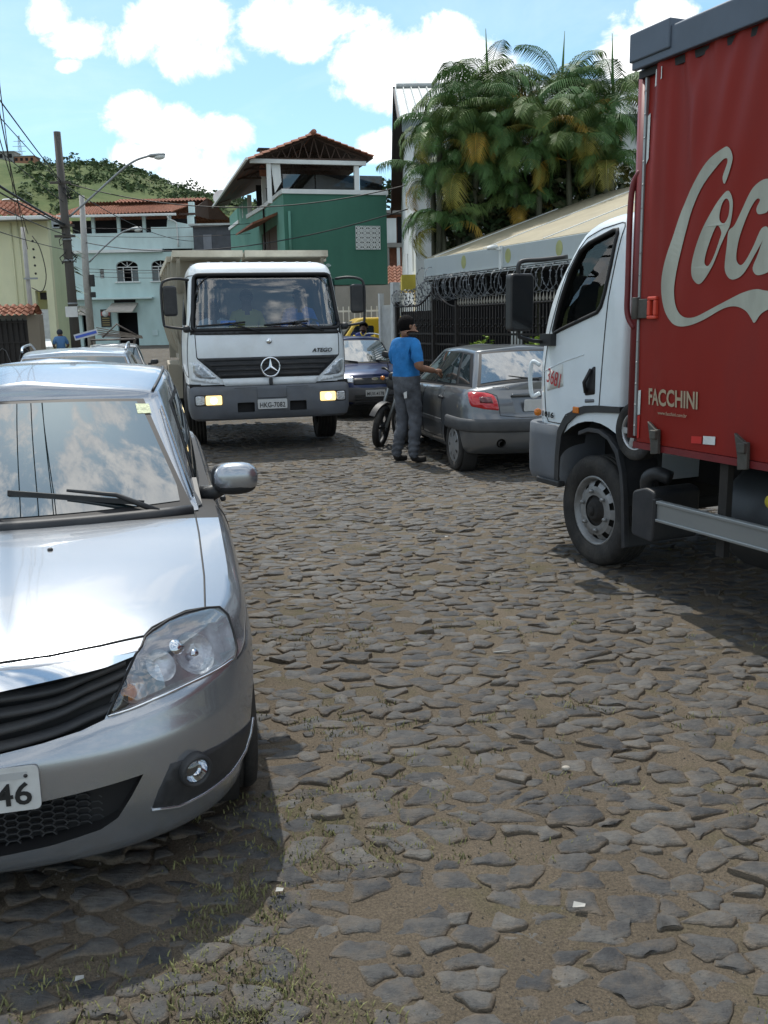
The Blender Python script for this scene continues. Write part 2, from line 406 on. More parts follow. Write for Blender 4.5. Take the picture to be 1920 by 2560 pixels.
def cutcyl(c, axis, r, half, material=None, n=40):
    a = Vector(c); d = {'x': Vector((1,0,0)), 'y': Vector((0,1,0)), 'z': Vector((0,0,1))}[axis]
    return MB().tube([a-d*half, a+d*half], r, n).build('cutter', material or MATS['black'])
black = mat('black', (0.012,0.012,0.013), 0.7, var=0)
# ================================================================= ground
def gh(y):      # the street dips a little past the tipper and climbs again further on
    return sinterp([(-10,0),(11,0),(14,-.03),(18,-.20),(24,-.16),(34,0.02),(48,.30),(60,.55),(90,1.0),(160,2.0)], y)
rng = random.Random(7)
def attr_mat(name, build):
    m = bpy.data.materials.new(name); m.use_nodes = True; build(m.node_tree, m.node_tree.nodes, m.node_tree.links, m.node_tree.nodes['Principled BSDF']); MATS[name] = m; return m
def nnoise(n, l, vec, scale, detail=6, rough=0.6, dist=0.0):
    z = n.new('ShaderNodeTexNoise'); z.inputs['Scale'].default_value = scale; z.inputs['Detail'].default_value = detail
    z.inputs['Roughness'].default_value = rough; z.inputs['Distortion'].default_value = dist; l.new(vec, z.inputs['Vector']); return z.outputs['Fac']
def nmr(n, l, v, a, b, c=0.0, d=1.0, smooth=False):
    z = n.new('ShaderNodeMapRange'); z.inputs['From Min'].default_value = a; z.inputs['From Max'].default_value = b
    z.inputs['To Min'].default_value = c; z.inputs['To Max'].default_value = d
    if smooth: z.interpolation_type = 'SMOOTHSTEP'
    l.new(v, z.inputs['Value']); return z.outputs[0]
def nmix(n, l, fac, a, b, blend='MIX'):
    z = n.new('ShaderNodeMix'); z.data_type = 'RGBA'; z.blend_type = blend
    for i, s in ((0, fac), (6, a), (7, b)):
        if isinstance(s, (int, float)): z.inputs[i].default_value = s
        elif isinstance(s, tuple): z.inputs[i].default_value = (*s, 1) if len(s) == 3 else s
        else: l.new(s, z.inputs[i])
    return z.outputs[2]
def stone_nodes(nt, n, l, b):
    gp = n.new('ShaderNodeNewGeometry'); at = n.new('ShaderNodeAttribute'); at.attribute_name = 'tone'; ed = n.new('ShaderNodeAttribute'); ed.attribute_name = 'edge'
    pos = gp.outputs['Position']
    base = nmix(n, l, at.outputs['Fac'], (0.042,0.044,0.047), (0.110,0.107,0.100))
    f1 = nmr(n, l, nnoise(n, l, pos, 17, 8, 0.72), 0.32, 0.68)
    base = nmix(n, l, f1, nmix(n, l, 1.0, base, (0.55,0.56,0.60), 'MULTIPLY'), nmix(n, l, 1.0, base, (1.38,1.36,1.30), 'MULTIPLY'))
    g1 = nnoise(n, l, pos, 11, 7, 0.7)
    sm = n.new('ShaderNodeMath'); sm.operation = 'MULTIPLY_ADD'; l.new(ed.outputs['Fac'], sm.inputs[0]); sm.inputs[1].default_value = 0.42; l.new(g1, sm.inputs[2])
    dust = nmr(n, l, sm.outputs[0], 0.52, 0.86, 0, 0.92)
    grain = nmr(n, l, nnoise(n, l, pos, 170, 4, 0.7), 0.3, 0.7)
    dcol = nmix(n, l, grain, (0.092,0.073,0.052), (0.168,0.134,0.097))
    base = nmix(n, l, dust, base, dcol)
    speck = nmr(n, l, nnoise(n, l, pos, 140, 3, 0.6), 0.60, 0.72, 0, 0.4)
    base = nmix(n, l, speck, base, (0.035,0.032,0.03))
    l.new(base, b.inputs['Base Color']); b.inputs['Roughness'].default_value = 0.66; b.inputs['Specular IOR Level'].default_value = 0.35
    mp = n.new('ShaderNodeMapping'); mp.inputs['Scale'].default_value = (22, 60, 30); mp.inputs['Rotation'].default_value = (0, 0, .25); l.new(pos, mp.inputs[0])
    h = n.new('ShaderNodeMath'); h.operation = 'MULTIPLY_ADD'; l.new(nnoise(n, l, pos, 75, 6, 0.7), h.inputs[0]); h.inputs[1].default_value = 0.6; l.new(nnoise(n, l, mp.outputs[0], 1.0, 6, 0.65), h.inputs[2])
    bp = n.new('ShaderNodeBump'); bp.inputs['Strength'].default_value = 0.85; bp.inputs['Distance'].default_value = 0.012
    l.new(h.outputs[0], bp.inputs['Height']); l.new(bp.outputs[0], b.inputs['Normal'])
M_stone = attr_mat('cobble_stone', stone_nodes)
def sand_nodes(nt, n, l, b):
    gp = n.new('ShaderNodeNewGeometry'); pos = gp.outputs['Position']
    a = nmr(n, l, nnoise(n, l, pos, 1.1, 7, 0.6), 0.32, 0.68)
    base = nmix(n, l, a, (0.100,0.083,0.061), (0.152,0.125,0.093))
    moss = nmr(n, l, nnoise(n, l, pos, 2.3, 8, 0.66), 0.52, 0.72, 0, 0.75)
    base = nmix(n, l, moss, base, (0.085,0.082,0.040))
    gr = nmr(n, l, nnoise(n, l, pos, 130, 5, 0.8), 0.34, 0.66)
    base = nmix(n, l, gr, nmix(n, l, 1.0, base, (0.50,0.50,0.52), 'MULTIPLY'), nmix(n, l, 1.0, base, (1.42,1.40,1.36), 'MULTIPLY'))
    # further than the single stones can be told apart: joints and stones as colour and relief
    sx = n.new('ShaderNodeSeparateXYZ'); l.new(pos, sx.inputs[0])
    mp = n.new('ShaderNodeMapping'); mp.inputs['Scale'].default_value = (5.0, 6.6, 0.001); l.new(pos, mp.inputs[0])
    vo = n.new('ShaderNodeTexVoronoi'); vo.feature = 'DISTANCE_TO_EDGE'; vo.inputs['Scale'].default_value = 1.0; l.new(mp.outputs[0], vo.inputs['Vector'])
    vc = n.new('ShaderNodeTexVoronoi'); vc.inputs['Scale'].default_value = 1.0; l.new(mp.outputs[0], vc.inputs['Vector'])
    stone = nmix(n, l, vc.outputs['Color'], (0.07,0.07,0.07), (0.15,0.145,0.135))
    sf = nmr(n, l, vo.outputs['Distance'], 0.04, 0.12, 0, 0.9)
    far = nmix(n, l, sf, base, stone)
    k = nmr(n, l, sx.outputs[1], STONE_Y-1.5, STONE_Y+0.5)
    l.new(nmix(n, l, k, base, far), b.inputs['Base Color']); b.inputs['Roughness'].default_value = 0.9; b.inputs['Specular IOR Level'].default_value = 0.2
    bp = n.new('ShaderNodeBump'); bp.inputs['Strength'].default_value = 0.9; bp.inputs['Distance'].default_value = 0.014
    hh = n.new('ShaderNodeMath'); hh.operation = 'MULTIPLY_ADD'; l.new(sf, hh.inputs[0]); l.new(k, hh.inputs[1]); l.new(nnoise(n, l, pos, 70, 8, 0.78), hh.inputs[2])
    l.new(hh.outputs[0], bp.inputs['Height']); l.new(bp.outputs[0], b.inputs['Normal'])
STONE_Y = 18.0
M_sand = attr_mat('sandy_joints', sand_nodes)
# value noise for real height of the sand
_perm = np.random.RandomState(3).rand(256, 256)
def vnoise(x, y):
    xi = np.floor(x).astype(int); yi = np.floor(y).astype(int); fx = x-xi; fy = y-yi
    fx = fx*fx*(3-2*fx); fy = fy*fy*(3-2*fy)
    g = lambda a, b_: _perm[a % 256, b_ % 256]
    return (g(xi,yi)*(1-fx)+g(xi+1,yi)*fx)*(1-fy)+(g(xi,yi+1)*(1-fx)+g(xi+1,yi+1)*fx)*fy
def sandz(x, y):
    return -0.0020 + 0.005*(vnoise(x*1.7, y*1.7)-0.5) + 0.010*(vnoise(x*6, y*6)-0.5) + 0.007*(vnoise(x*19, y*19)-0.5)
ys = list(np.arange(-4, 1.4, 0.5)) + list(np.arange(1.4, 9, 0.045)) + list(np.arange(9, STONE_Y+1, 0.12))
y = STONE_Y+1.0
while y < 160: ys.append(y); y *= 1.05
ys = np.array(ys); nc = 181
ghv = np.array([gh(y) for y in ys])
tt = np.linspace(-1, 1, nc)
hw = np.maximum(5.5, 0.52*ys+3.0)
X = tt[None,:]*hw[:,None]; Y = np.repeat(ys[:,None], nc, 1)
Z = ghv[:,None] + sandz(X, Y)
V = np.stack([X, Y, Z], -1).reshape(-1, 3); nr = len(ys)
idx = np.arange(nr*nc).reshape(nr, nc)
Fq = np.stack([idx[:-1,:-1], idx[:-1,1:], idx[1:,1:], idx[1:,:-1]], -1).reshape(-1, 4)
me = bpy.data.meshes.new('road'); me.from_pydata(V.tolist(), [], Fq.tolist()); me.materials.append(M_sand)
me.polygons.foreach_set('use_smooth', [True]*len(Fq)); me.update()
road = bpy.data.objects.new('road', me); COL.objects.link(road); tag(road, 'uneven stone-paved street with sandy joints', kind='structure')
# wide earth beneath and beyond
M_earth = mat('earth', (0.13,0.12,0.07), 0.95, var=0.3, vscale=0.05)
tag(MB().quad((-3000,-300,-0.6),(3000,-300,-0.6),(3000,4000,-0.6),(-3000,4000,-0.6)).build('ground', M_earth), 'wide earth ground around the street', kind='structure')

# ---- the stones
def make_stones():
    SX, SY = 0.128, 0.090; rot = R(5); cr, sr = math.cos(rot), math.sin(rot)
    seeds = {}
    def inreg(x, y): return 1.55 < y < STONE_Y and abs(x) < 0.47*y+0.9 and x < 4.6+0.05*y
    I0, I1 = -100, 100; J0, J1 = -20, 235
    for i in range(I0, I1):
        for j in range(J0, J1):
            u = i + (0.5 if j % 2 else 0) + rng.uniform(-.47, .47); v = j + rng.uniform(-.47, .47)
            x = u*SX*cr - v*SY*sr; y = u*SX*sr + v*SY*cr
            if 1.2 < y < STONE_Y+.4 and abs(x) < 0.47*y+1.4: seeds[(i, j)] = (u, v, (rng.uniform(1.7, 2.6) if rng.random() < .16 else rng.uniform(.35, .6) if rng.random() < .3 else rng.uniform(.75, 1.25)))
    out = []
    for (i, j), (u, v, wgt) in seeds.items():
        x0 = u*SX*cr - v*SY*sr; y0 = u*SX*sr + v*SY*cr
        if not inreg(x0, y0): continue
        r = rng.random()
        if r < 0.012 + 0.018*max(0.0, vnoise(np.array(x0*.8+9), np.array(y0*.8+4))-0.55)*8: continue       # lost stone: sand
        poly = [(-1.5,-1.5),(1.5,-1.5),(1.5,1.5),(-1.5,1.5)]
        for di in (-2,-1,0,1,2):
            for dj in (-2,-1,0,1,2):
                if di == 0 and dj == 0: continue
                q = seeds.get((i+di, j+dj))
                if not q: continue
                dx, dy = q[0]-u, q[1]-v; d2 = dx*dx+dy*dy
                c = d2*0.5*(2*wgt/(wgt+q[2])*0.5+0.5); new = []; k = len(poly)
                for a in range(k):
                    p, s = poly[a], poly[(a+1) % k]; fp = p[0]*dx+p[1]*dy-c; fs = s[0]*dx+s[1]*dy-c
                    if fp <= 0: new.append(p)
                    if (fp < 0 < fs) or (fs < 0 < fp):
                        t = fp/(fp-fs); new.append((p[0]+(s[0]-p[0])*t, p[1]+(s[1]-p[1])*t))
                poly = new
                if len(poly) < 3: break
            if len(poly) < 3: break
        if len(poly) < 3: continue
        P = [(px*SX*cr-py*SY*sr, px*SX*sr+py*SY*cr) for px, py in poly]
        # drop tiny edges, inset
        P2 = [P[a] for a in range(len(P)) if math.dist(P[a], P[a-1]) > 0.02]
        if len(P2) < 3: continue
        cx = sum(p[0] for p in P2)/len(P2); cy = sum(p[1] for p in P2)/len(P2)
        rad = sum(math.dist(p, (cx, cy)) for p in P2)/len(P2)
        gap = rng.uniform(0.002, 0.012)
        P3 = []
        for p in P2:
            d = math.dist(p, (cx, cy)); k = max(0.45, 1-gap*1.25/d); P3.append((cx+(p[0]-cx)*k, cy+(p[1]-cy)*k))
        near = y0 < 8
        ring = []
        for a in range(len(P3)):
            p, s = P3[a], P3[(a+1) % len(P3)]; e = math.dist(p, s)
            if near:
                # cut corner a little and break the edge
                ring.append((p[0]+(s[0]-p[0])*rng.uniform(.06,.16), p[1]+(s[1]-p[1])*.1))
                if e > 0.05:
                    for t in ((.5,) if e < .1 else (.36, .68)):
                        t += rng.uniform(-.1, .1); nrm = ((s[1]-p[1])/e, -(s[0]-p[0])/e); k = rng.uniform(-.011, .008)
                        ring.append((p[0]+(s[0]-p[0])*t+nrm[0]*k, p[1]+(s[1]-p[1])*t+nrm[1]*k))
                ring.append((p[0]+(s[0]-p[0])*rng.uniform(.84,.94), p[1]+(s[1]-p[1])*.9))
            else:
                ring.append(p)
                if e > .06: ring.append(((p[0]+s[0])/2+rng.uniform(-.008,.008), (p[1]+s[1])/2+rng.uniform(-.008,.008)))
        x, y = x0+cx, y0+cy
        top = 0.0032 + rng.gauss(0, 0.0030) + (0.008 if rng.random() < .10 else 0)
        tx, ty = rng.gauss(0, .035), rng.gauss(0, .04)
        m = len(ring); vs = []; fs = []
        g0 = gh(y)
        tone = min(1, max(0, rng.gauss(.40, .30)))
        dm = rng.uniform(-.001, .004)
        ins = rng.uniform(.10, .22)
        for (a, b_) in ring: vs.append((a*1.03, b_*1.03, -0.05))
        for (a, b_) in ring: vs.append((a, b_, top-rng.uniform(.003,.008)+a*tx+b_*ty+rng.uniform(-.003,.003)))
        for (a, b_) in ring:
            k = 1-ins*rng.uniform(.6, 1.4); vs.append((a*k, b_*k, top+a*tx+b_*ty+rng.uniform(-.002,.003)))
        vs.append((rng.uniform(-.02,.02), rng.uniform(-.012,.012), top+dm))
        for a in range(m):
            b_ = (a+1) % m
            fs.append((a, b_, m+b_, m+a)); fs.append((m+a, m+b_, 2*m+b_, 2*m+a)); fs.append((2*m+a, 2*m+b_, 3*m))
        out.append((rad/ max(1.5, math.hypot(x, y)), (x, y, g0), vs, fs, tone, m))
    return out
stones = make_stones()
def visible(x, y):      # what the cars and trucks do not stand on
    return abs(x) < 0.42*y
stones.sort(key=lambda s: -(s[0] if visible(s[1][0], s[1][1]) and s[1][1] > 1.95 else s[0]*0.01))
def stone_mesh(name, items):
    vs = []; fs = []; tone = []; sm = []
    for (k, o, v, f, t, m) in items:
        b0 = len(vs); vs += [(p[0]+o[0], p[1]+o[1], p[2]+o[2]) for p in v]; fs += [tuple(i+b0 for i in q) for q in f]; tone += [t]*len(v)
        for q in f: sm.append(not (min(q) < m and len(q) == 4))
    me = bpy.data.meshes.new(name); me.from_pydata(vs, [], fs); me.materials.append(M_stone)
    me.polygons.foreach_set('use_smooth', sm)
    edge = []
    for it in items: m = it[5]; edge += [1.0]*m + [.95]*m + [.22]*m + [0.0]
    e_ = me.attributes.new('edge', 'FLOAT', 'POINT'); e_.data.foreach_set('value', edge)
    a = me.attributes.new('tone', 'FLOAT', 'POINT'); a.data.foreach_set('value', tone); me.update(); return me
for s in stones[:300]:
    z = (s[0], (0,0,0), s[2], s[3], s[4], s[5]); o = inst('paving_stone', stone_mesh('paving_stone', [z]), road, s[1])
tag(inst('paving_stones', stone_mesh('paving_stones', stones[300:]), road), kind='stuff')

# ---- grit
def grit():
    r = random.Random(31); vs = []; fs = []
    for _ in range(9000):
        y = 1.8+5.2*r.random()**1.5; x = r.uniform(-.42*y-.2, .42*y+.2); s = r.choice((.0018,.0022,.003,.003,.0045,.007)); z = gh(y)+float(sandz(np.array(x), np.array(y)))+s*.4; b0 = len(vs)
        for k in range(4): a = k*1.57+r.random(); vs.append((x+math.cos(a)*s*r.uniform(.7,1.4), y+math.sin(a)*s*r.uniform(.7,1.3), z-s*.8))
        vs.append((x+r.uniform(-.3,.3)*s, y+r.uniform(-.3,.3)*s, z+s*.5)); fs += [(b0+k, b0+(k+1) % 4, b0+4) for k in range(4)]
    me = bpy.data.meshes.new('grit'); me.from_pydata(vs, [], fs); me.materials.append(mat('grit', (.12,.105,.085), .85, var=.6, vscale=60)); tag(inst('grit', me), 'fine grit and crumbs lying in the sandy joints', 'grit', kind='stuff')
grit()
# ---- grass in the joints
def grass():
    vs = []; fs = []
    r = random.Random(21); spots = []
    tries = 0
    while len(spots) < 750 and tries < 60000:
        tries += 1
        y = 1.8 + 9.5*r.random()**1.6; x = r.uniform(-0.42*y-.3, 0.42*y+.3)
        d = 0.03
        d += 0.55*math.exp(-((x+.30)/.34)**2)*(y < 5.2)              # along the silver car
        d += 0.22*math.exp(-((x-1.2)/.8)**2-((y-4.3)/.7)**2)          # before the delivery truck's wheel
        d += 0.16*math.exp(-((y-2.3)/.6)**2)
        d *= float(vnoise(np.array(x*2.1+3), np.array(y*2.1+8)) > .46)
        if r.random() < d: spots.append((x, y))
    for (x, y) in spots:
        for q in range(r.randint(5, 13)):
            bx = x+r.gauss(0, .028); by = y+r.gauss(0, .018); a = r.uniform(0, 6.283); h = r.uniform(.008, .026); w_ = r.uniform(.0016, .0032)
            lx = math.cos(a)*h*r.uniform(.3, 1.1); ly = math.sin(a)*h*r.uniform(.3, 1.1); z0 = gh(by)-.004
            px_, py_ = -math.sin(a)*w_, math.cos(a)*w_; b0 = len(vs)
            vs += [(bx-px_, by-py_, z0), (bx+px_, by+py_, z0), (bx+lx*.5+px_*.8, by+ly*.5+py_*.8, z0+h*.7), (bx+lx*.5-px_*.8, by+ly*.5-py_*.8, z0+h*.7), (bx+lx, by+ly, z0+h)]
            fs += [(b0, b0+1, b0+2, b0+3), (b0+3, b0+2, b0+4)]
    me = bpy.data.meshes.new('grass'); me.from_pydata(vs, [], fs)
    me.materials.append(mat('dry_grass', (0.150,0.150,0.060), 0.8, var=0.45, vscale=6)); o = inst('grass', me)
    tag(o, 'short dry grass growing in the joints of the stone paving', 'grass', kind='stuff')
grass()
# ================================================================= buildings
def plaster(name, col, dirt=.35, dcol=None, ds=.7, var=.07):
    return mat(name, col, .85, var=var, vscale=1.6, bump=.12, bscale=30, dirt=dirt, dcol=dcol or tuple(c*.62 for c in col), dscale=ds, spec=.25, stretch=(1,1,.45))
M_mint = plaster('mint_plaster', (.50,.64,.62), .45, (.34,.46,.42)); M_mint2 = plaster('mint_plaster_light', (.57,.70,.69), .4)
M_yel = plaster('cream_yellow_plaster', (.66,.65,.44), .45, (.48,.49,.33)); M_grn_shade = plaster('green_plaster_shade', (.055,.155,.112), .55, (.042,.115,.085)); M_grn_lit = plaster('green_plaster_lit', (.13,.29,.23), .45)  # one green plaster: darker copy for the shaded front, lighter for the sunlit side
M_whitew = plaster('white_plaster', (.66,.69,.68), .45, (.45,.46,.42)); M_conc = plaster('bare_concrete', (.27,.26,.24), .55, (.13,.13,.12), 1.1); M_trimw = plaster('white_trim', (.68,.70,.68), .3)
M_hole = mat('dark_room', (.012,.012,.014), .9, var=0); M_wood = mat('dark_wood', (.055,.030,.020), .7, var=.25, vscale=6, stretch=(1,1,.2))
M_iron = mat('dark_iron', (.022,.018,.016), .6, .2, var=.2, vscale=12); M_ironw = mat('white_iron', (.55,.56,.54), .6, var=.15, vscale=6)
M_metalroof = mat('galvanised_roof', (.42,.44,.43), .5, .35, var=.15, vscale=3, dirt=.35, dcol=(.25,.24,.2), dscale=2)
M_canvas = mat('beige_sheet_roof', (.285,.25,.165), .7, var=.12, vscale=2, dirt=.4, dcol=(.20,.17,.115), dscale=1.2)
M_fascia = plaster('grey_fascia', (.42,.46,.46), .45, (.30,.32,.28), 1.6)
M_glassd = mat('house_glass', (.035,.05,.06), .08, var=.3, vscale=1.2, spec=.8)
def tile_nodes(nt, n, l, b):
    tc = n.new('ShaderNodeTexCoord'); v = tc.outputs['Object']
    base = nmix(n, l, nmr(n, l, nnoise(n, l, v, 2.6, 8, .7), .3, .7), (.17,.062,.035), (.36,.15,.085))
    dk = nmr(n, l, nnoise(n, l, v, 5.5, 6, .7), .55, .75, 0, .75); base = nmix(n, l, dk, base, (.06,.035,.025))
    l.new(base, b.inputs['Base Color']); b.inputs['Roughness'].default_value = .85
M_tile = attr_mat('clay_tiles', tile_nodes)
def box_part(name, m, parent, *b, bevel=0): return MB().box(*b).build(name, m, parent, bevel=bevel)
def tile_roof(name, parent, A, B, C, D, pitch=.22, rows=14, amp=.045, m=None):
    """clay tiles: A,B eave ends, C,D ridge ends (above B,A); rolled profile with stepped courses"""
    A, B, C, D = (Vector(q) for q in (A, B, C, D)); n = ((B-A).cross(D-A)).normalized()
    if n.z < 0: n = -n
    W = max((B-A).length, (C-D).length); nu = max(8, int(W/pitch)*4+1); mb = MB(); vs = []; nv = rows*2
    for j in range(rows):
        for t, h in ((j/rows, .03), ((j+.97)/rows, 0.0)):
            for i in range(nu):
                u = i/(nu-1); p = A.lerp(B, u).lerp(D.lerp(C, u), t); vs.append(p + n*(amp*math.sin(2*math.pi*u*W/pitch) + h))
    fs = [(j*nu+i, j*nu+i+1, (j+1)*nu+i+1, (j+1)*nu+i) for j in range(nv-1) for i in range(nu-1)]
    mb.add(vs, fs, False); return mb.build(name, m or M_tile, parent, fixn=False)
def wall_with_holes(name, m, parent, outer, holes, origin, ex, ez, thick, back):
    """flat wall outline (a,b) with openings; back = direction of thickness"""
    o, ex, ez, bk = Vector(origin), Vector(ex), Vector(ez), Vector(back)
    mb = MB(); f = lambda a, b: o+ex*a+ez*b
    poly_sheet0(outer, holes, f, mb); poly_sheet0(outer, holes, lambda a, b: f(a, b)+bk*thick, mb)
    for l_ in [outer]+holes:
        k = len(l_)
        for i in range(k):
            p, q = l_[i], l_[(i+1) % k]; mb.quad(f(*p), f(*q), f(*q)+bk*thick, f(*p)+bk*thick)
    return mb.build(name, m, parent)
def poly_sheet0(outer, holes, fn, mb):
    from mathutils.geometry import tessellate_polygon
    loops = [outer]+holes; pts = [p for l_ in loops for p in l_]
    mb.add([fn(*p) for p in pts], [tuple(t) for t in tessellate_polygon([[Vector((p[0], p[1], 0)) for p in l_] for l_ in loops])], False)
def arch(x0, x1, z0, zs, zt, n=10):
    c = (x0+x1)/2; return [(x0,z0),(x1,z0)] + [(c+(x1-x0)/2*math.cos(math.pi*i/n), zs+(zt-zs)*math.sin(math.pi*i/n)) for i in range(n+1)]
def rect(x0, x1, z0, z1): return [(x0,z0),(x1,z0),(x1,z1),(x0,z1)]

def mint_house():
    h = thing('mint_house', 'mint green two-storey house with arched windows and clay tile roof, far down the street', 'house', (0, 60, 0))
    X0, X1 = -19.6, -11.5
    lower = rect(X0, X1, .2, 6.3); wn = [arch(-16.56,-15.2,4.53,5.5,5.82), arch(-14.34,-13.2,4.53,5.5,5.8)]
    door = rect(-16.72,-15.45,.3,2.62); vent = rect(-17.62,-17.36,4.77,5.33); door2 = rect(-19.0,-18.5,.3,2.5)
    w_ = wall_with_holes('front_wall', M_mint, h, lower, wn+[door, vent, door2], (0,0,0), (1,0,0), (0,0,1), .25, (0,1,0))
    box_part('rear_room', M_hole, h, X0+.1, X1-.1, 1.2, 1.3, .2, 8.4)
    box_part('side_wall', M_mint2, h, X1-.25, X1, .251, 9, .2, 7.4); box_part('side_wall', M_mint2, h, X0, X0+.25, .251, 9, .2, 7.4)
    par = [(X0,6.48),(X1,6.48),(X1,8.45),(-11.9,8.45),(-11.9,7.95),(-13.15,8.2),(-13.2,7.8),(-14.2,7.8),(-14.2,7.48),(X0,7.5)]
    wall_with_holes('parapet', M_mint2, h, par, [], (0,-.02,0), (1,0,0), (0,0,1), .22, (0,1,0))
    box_part('cornice', M_trimw, h, X0-.05, -13.55, -.28, .24, 6.30, 6.475); box_part('ledge', M_mint2, h, X0, -14.32, -.55, -.003, 3.45, 3.55)
    for k in range(4): box_part('terrace_post', M_mint2, h, -18.0+k*1.6, -17.8+k*1.6, .3, .5, 7.5, 8.5)
    for (a, b) in ((-16.56,-15.2), (-14.34,-13.2)):
        f = bpy.data.objects.new('window', None); COL.objects.link(f); f.parent = h; c = (a+b)/2
        m_ = MB(); P = arch(a,b,4.53,5.5,5.82); ring = [(x, .10, z) for x, z in P]
        m_.tube(ring, .035, 6, closed=True); m_.beam((a,.1,5.42),(b,.1,5.42),.05,.06); m_.beam((a,.1,5.25),(b,.1,5.25),.04,.04)
        for x in (a+.42, b-.42): m_.beam((x,.1,4.55),(x,.1,5.4),.05,.05,up=(0,1,0))
        for x in (-.4, 0, .4): m_.beam((c,.1,5.45),(c+x,.1,5.75),.03,.03,up=(0,1,0))
        m_.build('frame', M_ironw, f)
        g_ = MB(); g_.box(a+.03,a+.40,.12,.13,4.56,5.24); g_.build('pane', M_glassd, f); g_ = MB().box(b-.40,b-.03,.12,.13,4.56,5.24); g_.build('pane', M_glassd, f)
        box_part('sill', M_trimw, f, a-.12, b+.12, -.12, -.003, 4.46, 4.525)
    m_ = MB()
    for k in range(5): m_.box(-17.6,-17.38,.02,.06,4.8+k*.1,4.84+k*.1)
    m_.build('vent_grille', M_ironw, h)
    aw = MB().add([(-17.0,-.01,3.22),(-15.34,-.01,3.22),(-15.5,-1.0,2.66),(-17.2,-1.0,2.70),(-17.0,-.01,3.17),(-15.34,-.01,3.17),(-15.5,-1.0,2.61),(-17.2,-1.0,2.65)], [(0,1,2,3),(4,7,6,5),(3,2,6,7),(0,3,7,4),(1,5,6,2)], False)
    aw.build('door_awning', mat('awning_cloth', (.42,.38,.33), .9, var=.12, vscale=4), h)
    aw = MB().add([(-19.3,-.01,3.1),(-18.4,-.01,3.1),(-18.5,-.8,2.55),(-19.4,-.8,2.58),(-19.3,-.01,3.05),(-18.4,-.01,3.05),(-18.5,-.8,2.5),(-19.4,-.8,2.53)], [(0,1,2,3),(4,7,6,5),(3,2,6,7),(0,3,7,4),(1,5,6,2)], False)
    aw.build('door_awning', mat('awning_cloth', (.42,.38,.33), .9), h)
    box_part('lintel_panel', M_hole, h, -16.85, -15.5, -.03, -.004, 3.24, 3.42)
    sg = box_part('sign_board', mat('sign_dark', (.03,.028,.02), .6), h, -17.77, -17.14, -.06, -.006, 1.75, 2.85)
    q = box_part('sign_band', mat('sign_red', (.35,.10,.09), .6), sg, -17.75, -17.16, -.066, -.0605, 2.45, 2.7); q = MB().lathe([(.2,0),(.2,-.012),(0,-.012)], axis='y', c=(-17.46,-.067,2.58), n=20).build('sign_disc', M_trimw, sg)
    for k in range(4): box_part('sign_line', mat('sign_tan', (.30,.24,.10), .6), sg, -17.68, -17.22, -.066, -.0605, 1.85+k*.14, 1.9+k*.14)
    box_part('meter_box', M_mint2, h, -14.55, -14.2, -.05, -.004, 1.15, 1.5)
    # roofs
    rf = tile_roof('roof', h, (-19.9,-.7,8.52),(-12.6,-.7,8.62),(-11.7,4.0,9.75),(-19.9,4.0,9.55), .24, 16)
    tile_roof('upper_roof', h, (-17.3,3.2,9.72),(-11.25,3.0,9.72),(-11.25,4.2,10.02),(-17.1,4.2,10.02), .24, 3)
    tile_roof('rear_roof', h, (-10.3,9,8.8),(-19.9,9,8.8),(-19.9,4.2,9.9),(-11.2,4.2,9.95), .24, 8)
    box_part('gutter', M_trimw, h, -19.9, -12.4, -.86, -.74, 8.38, 8.52, bevel=.03)
    MB().tube(catmull([(-12.95,-.8,8.4),(-12.9,-.6,8.2),(-12.6,-.1,8.05),(-12.55,-.08,7.6),(-12.55,-.08,6.6)], 4), .05, 8).build('downpipe', M_trimw, h)
    MB().add([(-11.25,3.0,9.7),(-11.3,4.2,10.0),(-10.4,7.0,8.9),(-11.5,5.5,8.8),(-12.1,1.0,8.7)], [(0,1,2,3,4)], False).build('gable_end', M_wood, h)
    box_part('gable_post', M_mint2, h, -11.85, -11.5, .3, .6, 8.45, 9.3); box_part('roof_beam', M_wood, h, -12.4, -11.35, -.1, .05, 8.48, 8.6)
mint_house()

def dark_shed():
    h = thing('dark_shed', 'low dark shed seen between the mint house and the green house', 'shed', (0, 58, 0))
    box_part('wall', mat('shed_dark', (.07,.075,.085), .8, var=.2), h, -11.2, -6.2, 0, 5, .3, 7.6); box_part('roof', M_metalroof, h, -11.4, -6.0, -.3, 5.2, 7.61, 7.72)
    box_part('panel', mat('shed_grey', (.17,.18,.20), .7), h, -10.6, -10.1, -.05, -.004, 6.2, 7.1)
dark_shed()

